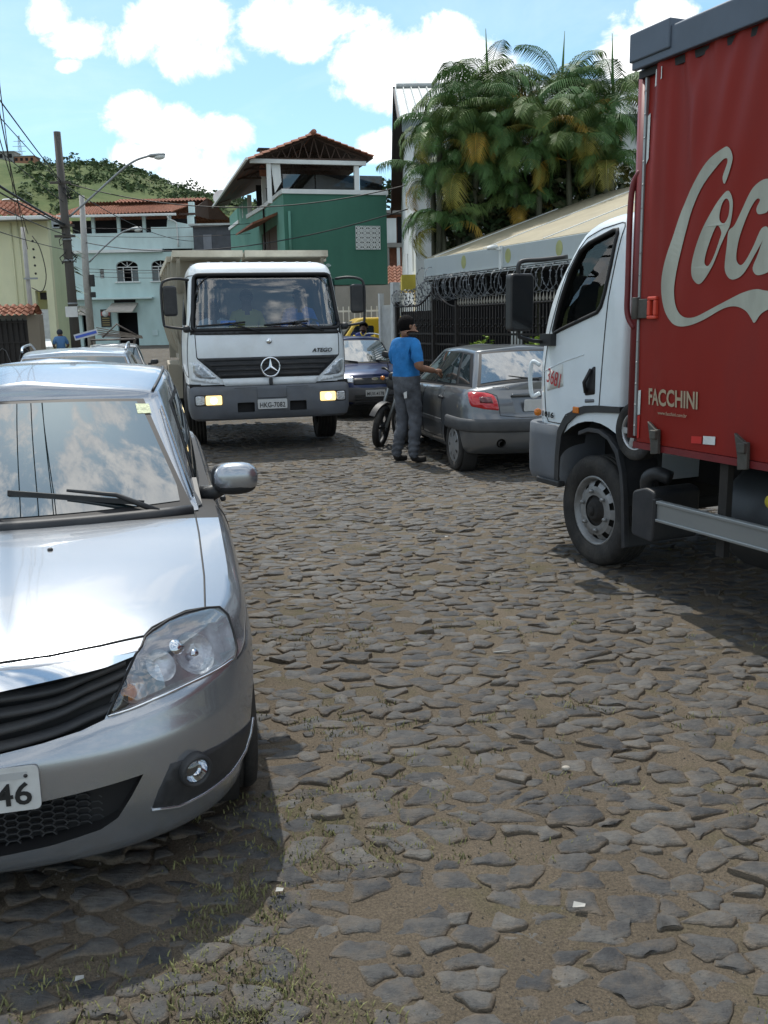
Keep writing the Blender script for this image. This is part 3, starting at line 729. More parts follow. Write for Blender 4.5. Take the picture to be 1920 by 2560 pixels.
def green_house():
    h = thing('green_house', 'tall green house with an open tiled roof terrace behind the tipper truck', 'house', (-3.417, 35.0, 0), R(15))
    L_ = 18.0; W_ = 3.88; Z0, Z1 = 3.1, 6.33
    box_part('front_wall', M_grn_shade, h, 0, W_, 0, .2, Z0, Z1)
    box_part('right_wall', M_grn_shade, h, W_-.2, W_-.002, .201, L_, Z0, Z1)
    side = [(0.001,Z0),(L_,Z0),(L_,7.5),(16.5,7.5),(14.4,7.5),(14.3,6.78),(13.7,6.7),(13.5,7.5),(10.3,7.5),(10.35,6.98),(10.3,6.55),(0.001,6.33)]
    wall_with_holes('side_wall', M_grn_lit, h, side, [rect(1.75,6.0,3.3,5.45)], (-.003,0,0), (0,1,0), (0,0,1), .2, (1,0,0))
    box_part('floor_slab', M_conc, h, .2, W_-.2, .2, L_, 6.1, 6.32)
    box_part('ground_storey', M_conc, h, -.05, W_+.05, .25, L_, -.3, Z0-.005)
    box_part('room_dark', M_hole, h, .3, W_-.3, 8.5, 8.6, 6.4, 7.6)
    # coping
    box_part('coping', M_trimw, h, -.06, W_+.06, -.06, .26, Z1+.002, 6.49); 
    MB().prism([(.262,6.35),(4.6,6.36),(10.4,6.58),(10.4,6.74),(4.6,6.52),(.262,6.49)], 'x', -.07, .24).build('coping', M_trimw, h)
    MB().prism([(13.6,6.7),(18.2,6.8),(18.2,6.95),(13.6,6.86)], 'x', -.07, .0).build('coping', M_trimw, h)
    # posts
    for (x, y) in ((-.02,4.55),(2.78,.12),(.1,10.2),(3.6,6),(3.6,12)):
        box_part('roof_post', M_trimw, h, x-.09, x+.09, y-.09, y+.09, 6.5, 7.6 if y > 1 else 7.35)
    box_part('roof_beam', M_trimw, h, -1.15, 3.12, -.06, .08, 7.36, 7.50); box_part('corner_column', M_trimw, h, -.55, -.40, .0, .16, 6.0, 7.36); 
    MB().add([(-.38,.1,7.35),(-.05,.1,7.35),(-.02,.1,6.75),(-.28,.1,6.35)], [(0,1,2,3)], False).build('column_panel', M_trimw, h)
    # roof: two slopes, ridge along the house, open truss at the front
    zr, ze = 8.36, 7.44
    tile_roof('roof_slope', h, (-1.25,13.5,ze),(-1.25,-.35,ze),(1.14,-.35,zr),(1.14,13.5,zr), .24, 9)
    tile_roof('roof_slope', h, (3.35,-.35,7.62),(3.35,13.5,7.62),(1.14,13.5,zr),(1.14,-.35,zr), .24, 9)
    MB().tube([(1.14,-.4,zr+.04),(1.14,13.5,zr+.04)], .10, 8).build('ridge_tiles', M_tile, h)
    soff = MB().add([(-1.25,-.3,ze-.03),(1.14,-.3,zr-.05),(1.14,13.4,zr-.05),(-1.25,13.4,ze-.03)], [(0,1,2,3)], False); soff.build('ceiling_boards', M_wood, h)
    soff = MB().add([(3.35,-.3,7.57),(1.14,-.3,zr-.05),(1.14,13.4,zr-.05),(3.35,13.4,7.57)], [(0,1,2,3)], False); soff.build('ceiling_boards', M_wood, h)
    for y in (.0, 2.2, 4.5):
        t = MB(); t.beam((-1.1,y,ze+.06),(3.2,y,7.56),.06,.06); t.beam((-1.1,y,ze),(1.14,y,zr-.06),.06,.08); t.beam((3.2,y,7.55),(1.14,y,zr-.06),.06,.08)
        nn = 9
        for k in range(nn):
            x = -.6+k*.4; top = lambda xx: zr-.06-(abs(xx-1.14)/2.2)*.85
            t.beam((x,y,7.5),(x+.2,y,top(x+.2)),.03,.03); t.beam((x+.4,y,7.5),(x+.2,y,top(x+.2)),.03,.03)
        t.build('roof_truss', M_wood, h)
    box_part('eave_gutter', M_trimw, h, -1.33, -1.23, -.4, 19.5, 7.42, 7.47) if False else None
    g_ = MB().beam((-1.3,-.4,7.44),(-1.3,13.5,7.44),.08,.08).build('eave_gutter', M_trimw, h)
    # glass rail
    M_rail = glass('smoked_glass', (.10,.13,.15), .05)
    for a, b in ((.03,1.2),(1.24,2.68),(2.9,3.76)): box_part('glass_panel', M_rail, h, a, b, .10, .115, 6.5, 7.02)
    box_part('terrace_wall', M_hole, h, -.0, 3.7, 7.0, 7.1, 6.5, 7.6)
    bar = MB()
    for k in range(16): bar.beam((.05,.6+k*.25,6.5),(.05,.6+k*.25,7.1),.025,.025,up=(0,1,0))
    bar.beam((.05,.5,7.1),(.05,4.5,7.1),.03,.03); bar.build('terrace_bars', M_iron, h)
    tv = box_part('terrace_table', mat('table_white', (.5,.5,.48), .6), h, 2.0, 2.9, 1.0, 1.5, 6.5, 6.72)
    # breeze-block panel: 4 x 5 white pierced blocks
    bw, bh = .238, .170; me = MB(); me.smooth = False
    for b in ((0,bw,0,.014),(0,bw,bh-.014,bh),(0,.016,.014,bh-.014),(bw-.016,bw,.014,bh-.014)): me.box(b[0]+.002,b[1]-.002,-.05,-.004,b[2]+.001,b[3]-.001)
    cx, cz = bw/2, bh/2
    for dx_, dz_ in ((1,1),(1,-1),(-1,1),(-1,-1)):
        me.beam((cx+dx_*.012,-.03,cz+dz_*.01),(cx+dx_*.095,-.03,cz+dz_*.062),.04,.020,up=(0,1,0))
    me.beam((cx-.03,-.03,cz),(cx+.03,-.03,cz),.04,.03); me.beam((cx,-.03,cz-.075),(cx,-.03,cz-.04),.04,.014,up=(0,1,0)); me.beam((cx,-.03,cz+.04),(cx,-.03,cz+.075),.04,.014,up=(0,1,0))
    blk = me.mesh('breeze_block', M_trimw); box_part('panel_opening', M_hole, h, 2.66, 3.61, -.0035, -.0015, 4.375, 5.22)
    for i in range(4):
        for j in range(5): inst('breeze_block', blk, h, (2.66+i*bw, 0, 4.372+j*bh))
    MB().tube([(.19,-.05,4.2),(.19,-.05,5.72)], .05, 8).build('wall_pipe', M_grn_lit, h)
    MB().tube([(-.06,4.7,3.3),(-.06,4.7,6.35)], .04, 8).build('downpipe', M_iron, h)
    # side door awning, shutters
    aw = MB().add([(-.01,1.4,5.85),(-.01,6.6,5.95),(-1.0,6.8,5.55),(-1.0,1.2,5.45),(-.01,1.4,5.75),(-.01,6.6,5.85),(-1.0,6.8,5.48),(-1.0,1.2,5.38)], [(0,1,2,3),(4,7,6,5),(3,2,6,7),(0,3,7,4),(1,5,6,2)], False); aw.build('side_awning', M_tile, h)
    box_part('side_door', M_wood, h, .05, .1, 1.75, 4.0, 3.3, 5.45); box_part('side_shutter', M_wood, h, .04, .09, 4.1, 6.0, 3.3, 5.45)
    # painted emblem on the side: two white forms one above the other
    e = MB()
    for z0, s in ((7.42,.06),(7.22,.16),(6.95,.18)):
        e.lathe([(s,0),(s*.98,.004),(s*.55,.005),(s*.5,.001)], axis='x', c=(-.01,12.1,z0), sign=-1, n=20)
    e.build('wall_emblem', M_trimw, h)
    ck = MB().box(-.35,.05,3.2,3.5,8.0,8.15); ck = MB().box(-.45,-.15,2.2,2.6,7.3,8.12).build('chimney', mat('brick_red', (.25,.10,.06), .85, var=.3, vscale=8), h); box_part('chimney_cap', M_iron, h, -.52, -.08, 2.12, 2.68, 8.20, 8.26); box_part('chimney_neck', M_conc, h, -.42, -.18, 2.25, 2.55, 8.121, 8.199)
    d = MB().lathe([(0,0),(.2,.015),(.36,.05),(.45,.10)], axis='z', n=24); o = d.build('satellite_dish', M_trimw, h); o.location = (-.9,12.5,7.7); o.rotation_euler = (R(60), R(-25), R(10))
    MB().tube([(-.02,12.5,7.3),(-.6,12.5,7.5),(-.9,12.5,7.65)], .03, 6).build('dish_arm', M_iron, h)
green_house()

def white_house():
    h = thing('white_house', 'tall white gabled house with metal sheet roof standing behind the palms', 'house', (0, 0, 0))
    xw = .92; yf, yr, yn = 37.5, 29.0, 23.6; zr = 8.42
    gable = [(yn,0),(yf,0),(yf,6.2),(yr,8.15),(yn,6.35)]
    wall_with_holes('gable_wall', M_whitew, h, gable, [rect(34.2,35.0,4.0,5.3), rect(29.8,30.6,2.9,3.8), rect(25,26.0,3.0,4.2)], (xw,0,0), (0,1,0), (0,0,1), .2, (1,0,0))
    box_part('end_wall', M_whitew, h, xw+.2, 11, yn, yn+.2, 0, 6.2); box_part('end_wall', M_whitew, h, xw+.2, 11, yf-.2, yf, 0, 6.0); box_part('inner_dark', M_hole, h, xw+.5, xw+.6, yn+.4, yf-.4, .2, 5.1)
    for (a, b, c, d) in ((34.2,35.0,4.0,5.3),(29.8,30.6,2.9,3.8),(25,26.0,3.0,4.2)):
        w_ = bpy.data.objects.new('window', None); COL.objects.link(w_); w_.parent = h
        m_ = MB(); m_.beam((xw+.06,a,c),(xw+.06,a,d),.06,.06,up=(0,1,0)); m_.beam((xw+.06,b,c),(xw+.06,b,d),.06,.06,up=(0,1,0)); m_.beam((xw+.06,(a+b)/2,c),(xw+.06,(a+b)/2,d),.05,.05,up=(0,1,0)); m_.build('frame', M_ironw, w_)
        box_part('pane', M_glassd, w_, xw+.09, xw+.1, a, b, c, d)
    # ribbed metal slopes
    def ribbed(nm, A, B, C, D, n=46):
        A, B, C, D = (Vector(q) for q in (A, B, C, D)); mb = MB(); vs = []; up = Vector((0,0,.05)); prof = [(0,0),(.08,1),(.16,1),(.24,0)]
        us = [((k+p)/n, q) for k in range(n) for p, q in prof]+[(1,0)]
        for E_, F_ in ((A, D), (B, C)): pass
        for t in (0, 1):
            for u, q in us: vs.append(A.lerp(B, u).lerp(D.lerp(C, u), t)+up*q)
        m = len(us); mb.add(vs, [(i, i+1, m+i+1, m+i) for i in range(m-1)], False); return mb.build(nm, M_metalroof, h, fixn=False)
    ribbed('roof_slope', (xw-.35,yn-.3,6.42), (11,yn-.3,6.42), (11,yr,zr), (xw-.35,yr,zr))
    ribbed('roof_slope', (11,yf+.5,6.1), (xw-.35,yf+.5,6.1), (xw-.35,yr,zr), (11,yr,zr))
    v = MB(); v.beam((xw-.37,yr,zr-.06),(xw-.37,yf+.6,6.0),.06,.22); v.beam((xw-.37,yr,zr-.06),(xw-.37,yn-.3,6.34),.05,.10); v.build('verge_board', M_iron, h)
    so = MB().add([(xw-.34,yr,zr-.1),(xw-.34,yf+.5,6.0),(xw-.001,yf+.5,6.0),(xw-.001,yr,zr-.1)], [(0,1,2,3)], False); so.build('verge_soffit', M_iron, h)
    MB().tube([(xw-.3,yr,zr+.05),(11,yr,zr+.05)], .09, 8).build('ridge_cap', M_metalroof, h)
    box_part('eave_fascia', mat('fascia_grey', (.20,.23,.24), .6), h, xw-.3, 11, yn-.36, yn-.3, 6.12, 6.40)
    box_part('yellow_awning', mat('yellow_paint', (.45,.36,.05), .6, var=.15), h, xw-.35, xw-.003, 23.8, 25.2, 2.45, 2.85)
white_house()

def yellow_house():
    h = thing('yellow_house', 'pale yellow house with clay roof at the far left beside the wooden pole', 'house', (0, 34, 0))
    wall = [(-17,0),(-11.7,0),(-11.7,5.45),(-17,5.45)]
    wall_with_holes('front_wall', M_yel, h, wall, [rect(-12.36,-11.95,1.0,3.05)], (0,0,0), (1,0,0), (0,0,1), .25, (0,1,0))
    box_part('side_wall', plaster('pale_green_plaster', (.50,.56,.36), .35), h, -11.95, -11.7, .251, 1.7, 0, 5.44); box_part('inner_wall', M_yel, h, -13.5, -11.96, .9, 1.0, 0, 5.4)
    box_part('roller_door', M_ironw, h, -12.34, -11.97, .12, .16, .2, 2.4); box_part('vent_box', M_iron, h, -12.3, -12.0, .3, .4, 2.75, 3.0)
    box_part('corner_strip', M_trimw, h, -11.699, -11.64, 1.6, 1.7, 0, 5.4)
    for x in (-13.0,-12.75): MB().tube([(x,-.04,1.0),(x,-.04,5.4)], .025, 6).build('conduit', M_yel, h)
    tile_roof('roof', h, (-17.3,-.6,5.55),(-11.5,-.6,5.55),(-13.4,1.6,6.35),(-17.3,1.6,6.5), .26, 7, .05)
    tile_roof('roof', h, (-11.5,-.6,5.55),(-11.5,2.2,5.55),(-13.4,2.2,6.3),(-13.4,1.6,6.35), .26, 5, .05)
    box_part('gutter', M_trimw, h, -17.3, -11.3, -.75, -.62, 5.42, 5.55, bevel=.03); box_part('eave_board', M_conc, h, -17.2, -11.3, -.6, -.003, 5.451, 5.5)
    MB().lathe([(.3,0),(.28,.04),(0,.06)], axis='z', c=(-12.9,0,6.15), n=18).build('roof_disc', M_trimw, h)
    wp = bpy.data.objects.new('insulator_line', None); bpy.data.objects.remove(wp)
yellow_house()

def gate_wall():
    h = thing('gate_wall', 'tile-topped garden wall with black iron gate at the left edge', 'wall', (0, 26, 0))
    box_part('pier', plaster('brown_plaster', (.20,.17,.13), .5), h, -9.75, -9.42, 0, .35, -.2, 2.1); box_part('wall', M_conc, h, -13, -9.76, .25, .4, -.2, 2.1)
    tile_roof('tile_capping', h, (-13,-.25,2.08),(-9.5,-.25,2.08),(-9.5,.2,2.38),(-13,.2,2.38), .2, 3, .04); tile_roof('tile_capping', h, (-9.5,.65,2.08),(-13,.65,2.08),(-13,.2,2.38),(-9.5,.2,2.38), .2, 3, .04)
    g = bpy.data.objects.new('gate', None); COL.objects.link(g); g.parent = h
    for k in range(22):
        x = -13+k*.155; MB().tube([(x,.1,-.15),(x,.1,2.0)], .014, 5).build('bar', M_iron, g)
    for z in (.1,1.35,1.9): MB().beam((-13,.1,z),(-9.76,.1,z),.03,.04).build('rail', M_iron, g)
    box_part('sheet', M_iron, g, -13, -9.77, .13, .135, -.15, 1.95)
    for k in range(5):
        x = -12.4+k*.62; MB().tube([(x-.22,.08,.1),(x-.2,.08,.8),(x-.1,.08,1.12),(x,.08,1.2),(x+.1,.08,1.12),(x+.2,.08,.8),(x+.22,.08,.1)], .013, 5).build('hoop', mat('iron_grey', (.10,.10,.10), .6), g)
    lw = thing('low_yellow_wall', 'low pale yellow wall between the iron gate and the yellow house', 'wall', (0,0,0))
    MB().add([(-9.42,26.4,-.2),(-9.3,26.4,-.2),(-11.85,33.6,-.2),(-12.05,33.6,-.2),(-9.42,26.4,1.15),(-9.3,26.4,1.15),(-11.85,33.6,1.3),(-12.05,33.6,1.3)], [(0,1,2,3),(4,7,6,5),(0,4,5,1),(1,5,6,2),(2,6,7,3),(3,7,4,0)], False).build('masonry', M_yel, lw)
    MB().beam((-9.36,26.4,1.18),(-11.95,33.6,1.33),.22,.06).build('coping', M_trimw, lw)
gate_wall()

FA = Vector((.93,18.3,0)); FR = R(-67.64)
def carport():
    h = thing('carport', 'grey-fronted carport with a long sloping beige roof on the right', 'carport', FA, FR)
    # local x along the street towards the viewer, y into the plot
    f = MB().box(-.1,9,-.02,.08,2.54,2.87).build('fascia', M_fascia, h, bevel=.01)
    for k in range(3): MB().box(-.12,9,-.045,-.021,2.47+k*.03,2.488+k*.03).build('gutter_ridge', M_metalroof, h)
    MB().box(-.1,9,.0,.3,2.44,2.468).build('soffit', M_iron, h)
    rf = MB().add([(-.1,.0,2.88),(9,.0,2.88),(9,3.6,4.12),(-.3,3.6,4.12),(-.1,.0,2.83),(9,.0,2.83),(9,3.6,4.07),(-.3,3.6,4.07)], [(0,1,2,3),(4,7,6,5),(0,4,5,1),(1,5,6,2),(2,6,7,3),(3,7,4,0)], False); rf.build('roof', M_canvas, h)
    for k in range(5): MB().beam((.3+k*1.9,.02,2.89),(.3+k*1.9,3.6,4.125),.03,.02).build('roof_seam', M_trimw, h)
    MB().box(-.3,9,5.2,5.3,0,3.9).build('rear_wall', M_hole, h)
    for x in (2.85,3.02,7.0): MB().cyl((x,.25,-.2),(x,.25,2.45),.055,n=12).build('post', M_trimw, h)
    MB().box(0,9,.3,5.1,-.25,-.18).build('floor', M_conc, h); MB().box(-.3,-.2,.3,5.2,-.2,2.8).build('end_wall', M_hole, h)  # end wall added near-black, its colour standing in for shade inside the carport
    M_faded = mat('faded_yellow', (.36,.37,.16), .8, var=.2)
    for x in (1.56,3.11,4.6,6.2): MB().prism([(x+.10*math.cos(a)*.9, 2.71+.115*math.sin(a)) for a in [2*math.pi*i/18 for i in range(18)]], 'y', -.021, -.024).build('painted_spot', M_faded, h)
    c = MB(); c.cyl((2.9,-.02,2.82),(2.9,-.16,2.82),.012,n=6); c.cyl((2.78,-.2,2.85),(2.98,-.16,2.86),.035,n=10); o = c.build('security_camera', M_trimw, None); tag(o, 'small white security camera on the grey carport front', 'camera'); o.location = FA; o.rotation_euler = (0,0,FR)
    MB().box(2.86,2.94,-.05,-.021,2.5,2.88).build('conduit', M_trimw, h)
carport()

def iron_fence():
    h = thing('iron_fence', 'tall dark wrought iron fence and gates below coiled razor wire', 'fence', FA, FR)
    def topz(x):
        if x < -.4: return 2.0
        if x < .38: return 2.0+.30*((x+.4)/.78)**1.6
        if x < 1.3: return 1.95+.35*(1-(x-.38)/.92)**1.8
        return 1.95
    bar = MB().tube([(0,0,0),(0,0,1.0)], .011, 5).mesh('bar', M_iron); bead = MB().lathe([(0,-.03),(.02,-.015),(.024,0),(.02,.015),(0,.03)], axis='z', n=8).mesh('knuckle', M_iron); spike = MB().lathe([(.011,0),(.022,.04),(.01,.08),(0,.16)], axis='z', n=6).mesh('spike', mat('worn_white_spike', (.30,.28,.24), .7))
    x = -1.35; k = 0
    while x < 8.6:
        z = topz(x); b = inst('bar', bar, h, (x,-.05,-.2), scale=(1,1,z+.2)); k += 1
        if k % 2 == 0: inst('knuckle', bead, h, (x,-.05,1.72)); inst('knuckle', bead, h, (x,-.05,1.58))
        else: inst('knuckle', bead, h, (x,-.05,1.62))
        if x > 1.3: inst('spike', spike, h, (x,-.05,z+.02))
        x += .098
    for z in (-.1,.95,1.27,1.46): MB().beam((-1.35,-.05,z),(8.6,-.05,z),.03,.035).build('rail', M_iron, h)
    MB().tube([(a,-.05,topz(a)) for a in [-1.35+i*.08 for i in range(125)]], .018, 6).build('top_rail', M_iron, h)
    for xx in (-1.36,.38,1.36,5.2): MB().box(xx-.035,xx+.035,-.09,-.01,-.2,topz(xx)+.1).build('post', M_iron, h)
    MB().box(-1.3,8.6,.0,.006,-.2,.9).build('backing_sheet', M_iron, h); MB().box(-1.34,.36,.03,.036,-.2,1.9).build('gate_sheet', M_iron, h)  # sheet behind the gate is added, its dark colour standing in for shade
    # razor wire
    rz = thing('razor_wire', 'coiled razor wire along the top of the dark iron fence', 'razor wire', FA, FR)
    def coil(nm, x0, x1, zc, r, turns, ph=0):
        mb = MB(); P = []; n = turns*14; rr = random.Random(4)
        for i in range(n+1):
            t = i/n; a = 2*math.pi*turns*t+ph; q = r*(1+.06*math.sin(a*.37)); P.append((lerp(x0, x1, t)+.04*math.sin(a*1.3), -.05+q*.75*math.cos(a), zc(lerp(x0, x1, t))+q*math.sin(a)))
        mb.tube(P, .0055, 4)
        for i in range(0, n, 1):
            p, q = Vector(P[i]), Vector(P[i+1]); d = (q-p).normalized(); u = d.orthogonal().normalized(); u = u*math.cos(i)+d.cross(u)*math.sin(i)
            mb.add([p-d*.022, p+u*.022, p+d*.022, p-u*.022], [(0,1,2,3)], False)
        return mb.build(nm, mat('galvanised_wire', (.17,.18,.19), .6, .3, var=.15), rz)
    coil('coil', .55, 8.5, lambda x: 2.30, .20, 44); coil('coil', .2, 2.2, lambda x: 2.30, .23, 9, 1.0); coil('coil', -1.4, .3, lambda x: 2.16+.25*max(0, (x+.5)), .16, 12); coil('coil', -.2, .55, lambda x: 2.5, .20, 2)
    # white gate post, white picket gate and a concrete wall further along
    p = thing('white_post', 'white square post ending the iron fence', 'post', FA, FR); MB().box(-1.56,-1.42,-.12,.02,-.2,2.5).build('shaft', M_ironw, p)
    g = thing('picket_gate', 'white metal picket gate beside the yellow vehicle', 'gate', FA, FR)
    for k in range(10): MB().box(-2.16+k*.062,-2.13+k*.062,-.06,-.03,-.2,2.05).build('picket', M_ironw, g)
    for z in (.0,1.0,1.9): MB().box(-2.2,-1.57,-.03,.0,z,z+.05).build('rail', M_ironw, g)
    MB().box(-2.28,-2.20,-.1,0,-.2,2.3).build('post', M_ironw, g)
iron_fence()
def far_wall():
    w_ = thing('concrete_wall', 'stained concrete boundary wall below the green house', 'wall', (0,0,0))
    MB().add([(-3.2,28.0,-.3),(.55,27.5,-.3),(.55,27.7,-.3),(-3.2,28.2,-.3),(-3.2,28.0,2.75),(.55,27.5,2.75),(.55,27.7,2.75),(-3.2,28.2,2.75)], [(0,1,2,3),(4,7,6,5),(0,4,5,1),(1,5,6,2),(2,6,7,3),(3,7,4,0)], False).build('masonry', M_conc, w_)
    r_ = thing('white_railing', 'low white railing along the concrete wall', 'railing', (0,0,0))
    for k in range(14): MB().beam((-2.0+k*.16,26.8,.8),(-2.0+k*.16,26.8,2.15),.03,.03,up=(0,1,0)).build('bar', M_ironw, r_)
    for z in (.9,2.02): MB().beam((-2.05,26.8,z),(.12,26.8,z),.04,.05).build('rail', M_ironw, r_)
far_wall()
def gap_houses():
    h = thing('brick_house', 'unfinished brick and white house in the gap beside the green house', 'house', (0,45,0))
    box_part('wall', mat('brick_wall', (.24,.10,.06), .85, var=.3, vscale=6), h, .2, 3.5, 0, 4, 0, 6.6); box_part('balcony', M_whitew, h, .25, .85, -.5, -.003, 5.3, 6.4); box_part('slab', M_conc, h, 0, 3.5, -.7, 4, 6.61, 6.75); box_part('slab', M_conc, h, 0, 3.5, -.6, -.003, 5.1, 5.28)
    box_part('opening', M_hole, h, .9, 1.5, -.04, -.004, 5.3, 6.5); box_part('column', M_conc, h, .3, .5, -.55, -.35, 0, 5.1); box_part('column', M_whitew, h, .85, 1.0, -.55, -.4, 0, 5.1)
    t = thing('low_tiled_roof', 'small clay tiled roof low in the gap beside the white house', 'roof', (0,0,0))
    tile_roof('tiles', t, (.2,38,3.2),(1.4,38,3.2),(1.4,40,4.0),(.2,40,4.0), .2, 6); MB().box(.3,1.4,38.2,40,0,3.15).build('wall', M_whitew, t)
gap_houses()
# ================================================================= vehicles: shared builders
M_tyre = mat('tyre_rubber', (0.022,0.021,0.020), 0.82, var=0.35, vscale=9, bump=0.25, bscale=60, dirt=0.5, dcol=(0.085,0.075,0.06), dscale=5)
M_rim = mat('alloy_silver', (0.48,0.49,0.50), 0.38, 0.75, var=0.15, vscale=8, dirt=0.45, dcol=(0.10,0.085,0.07), dscale=6)
M_rimt = mat('truck_rim_grey', (0.27,0.275,0.275), 0.5, 0.5, var=0.2, vscale=7, dirt=0.7, dcol=(0.075,0.065,0.055), dscale=5)
M_trim = mat('black_trim', (0.022,0.023,0.025), 0.5, var=0.2, vscale=8, dirt=0.25, dcol=(0.10,0.09,0.075), dscale=4)
M_dark = mat('dark_plastic', (0.030,0.032,0.036), 0.55, var=0.2, vscale=6, dirt=0.3, dcol=(0.12,0.105,0.085), dscale=3)
M_rubber = mat('seal_rubber', (0.012,0.012,0.013), 0.6, var=0)
M_chrome = mat('chrome', (0.75,0.77,0.80), 0.09, 1.0, var=0.04)
M_lens = glass('clear_lens', (0.88,0.90,0.92), 0.06)
M_reflector = mat('lamp_reflector', (0.66,0.68,0.70), 0.22, 0.6, var=0.25, vscale=24, bump=0.35, bscale=35)
M_amber = mat('amber_lens', (0.55,0.16,0.015), 0.2, var=0.1)
M_carglass = mat('car_glass', (0.018,0.028,0.032), 0.02, var=0, spec=0.7, ior=1.9)
M_plate = mat('plate_grey', (0.55,0.56,0.55), 0.45, var=0.08, vscale=10, dirt=0.25, dcol=(0.3,0.28,0.24), dscale=12)
M_ink = mat('black_ink', (0.015,0.015,0.015), 0.6, var=0)
M_under = mat('underbody', (0.02,0.019,0.018), 0.9, var=0.3, dirt=0.4, dcol=(0.06,0.05,0.04))

def body_loft(p):
    """car body below the windows. p: tables yF(f), W(f), TE(y), T(y), zb, y0, n, yr (rear end), Dr"""
    zb = p.get('zb', .18); nu1 = p.get('nu1', 22); nu2 = p.get('nu2', 26); nu3 = p.get('nu3', 14)
    fl = p.get('levels', [0, .03, .08, .14, .2, .27, .34, .41, .48, .55, .62, .69, .76, .83, .89, .94, .975, 1.0]); kl = [.985, .95, .88, .75, .55, .3, 0.0]
    n = p.get('n', 2.8); nr = p.get('nr', 3.5)
    def outline(f):
        W = sinterp(p['W'], f); yF = sinterp(p['yF'], f); y0 = p['y0']; D = yF-y0; yB = sinterp(p['yB'], f); yr0 = p['yr0']; Dr = yr0-yB
        o = []
        for i in range(nu1):
            a = math.pi/2*i/nu1; o.append((W*math.sin(a)**(2/n), y0+D*math.cos(a)**(2/n) if i else yF))
        for i in range(nu2): o.append((W, lerp(y0, yr0, i/nu2)))
        for i in range(nu3+1):
            a = math.pi/2*i/nu3; o.append((W*max(0, math.cos(a))**(2/nr), yr0-Dr*math.sin(a)**(2/nr)))
        return o
    rows = []
    for f in fl:
        rows.append([(x, y, zb + f*(sinterp(p['TE'], y)-zb) + (p['lift'](x, y, f) if 'lift' in p else 0)) for x, y in outline(f)])
    if 'push' in p: rows = [[p['push'](x, y, z) for x, y, z in r_] for r_ in rows]
    top = [(q[0], q[1]) for q in rows[-1]] if 'push' in p else outline(1.0)
    for k in kl:
        r = []
        for x, y in top:
            te = sinterp(p['TE'], y); t = sinterp(p['T'], y); r.append((x*k, y, te + (t-te)*(1-k**2.4)))
        rows.append(r)
    mb = MB(); m = len(rows[0]); nl = len(rows)
    for sgn in (1, -1):
        vs = [(sgn*x, y, z) for r in rows for (x, y, z) in r]; b0 = len(mb.v)
        mb.v += vs
        for j in range(nl-1):
            for i in range(m-1):
                a = b0+j*m+i; mb.f.append([a, a+1, a+m+1, a+m]); mb.sm.append(True)
                yy = (rows[j][i][1]+rows[j][i+1][1])/2
                mb.mi.append(1 if (j >= len(fl)-1 and p['cab'][1] < yy < p['cab'][0]) else 0)
    # close the floor
    b0 = len(mb.v); r0 = rows[0]; mb.v += [(x, y, z) for x, y, z in r0] + [(-x, y, z) for x, y, z in r0]
    for i in range(m-1): mb.f.append([b0+i, b0+m+i, b0+m+i+1, b0+i+1]); mb.sm.append(False); mb.mi.append(1)
    return mb
def weld(me, d=0.0004):
    bm = bmesh.new(); bm.from_mesh(me); bmesh.ops.remove_doubles(bm, verts=bm.verts, dist=d)
    bmesh.ops.dissolve_degenerate(bm, edges=bm.edges, dist=1e-5)
    bmesh.ops.recalc_face_normals(bm, faces=bm.faces); bm.to_mesh(me); bm.free()
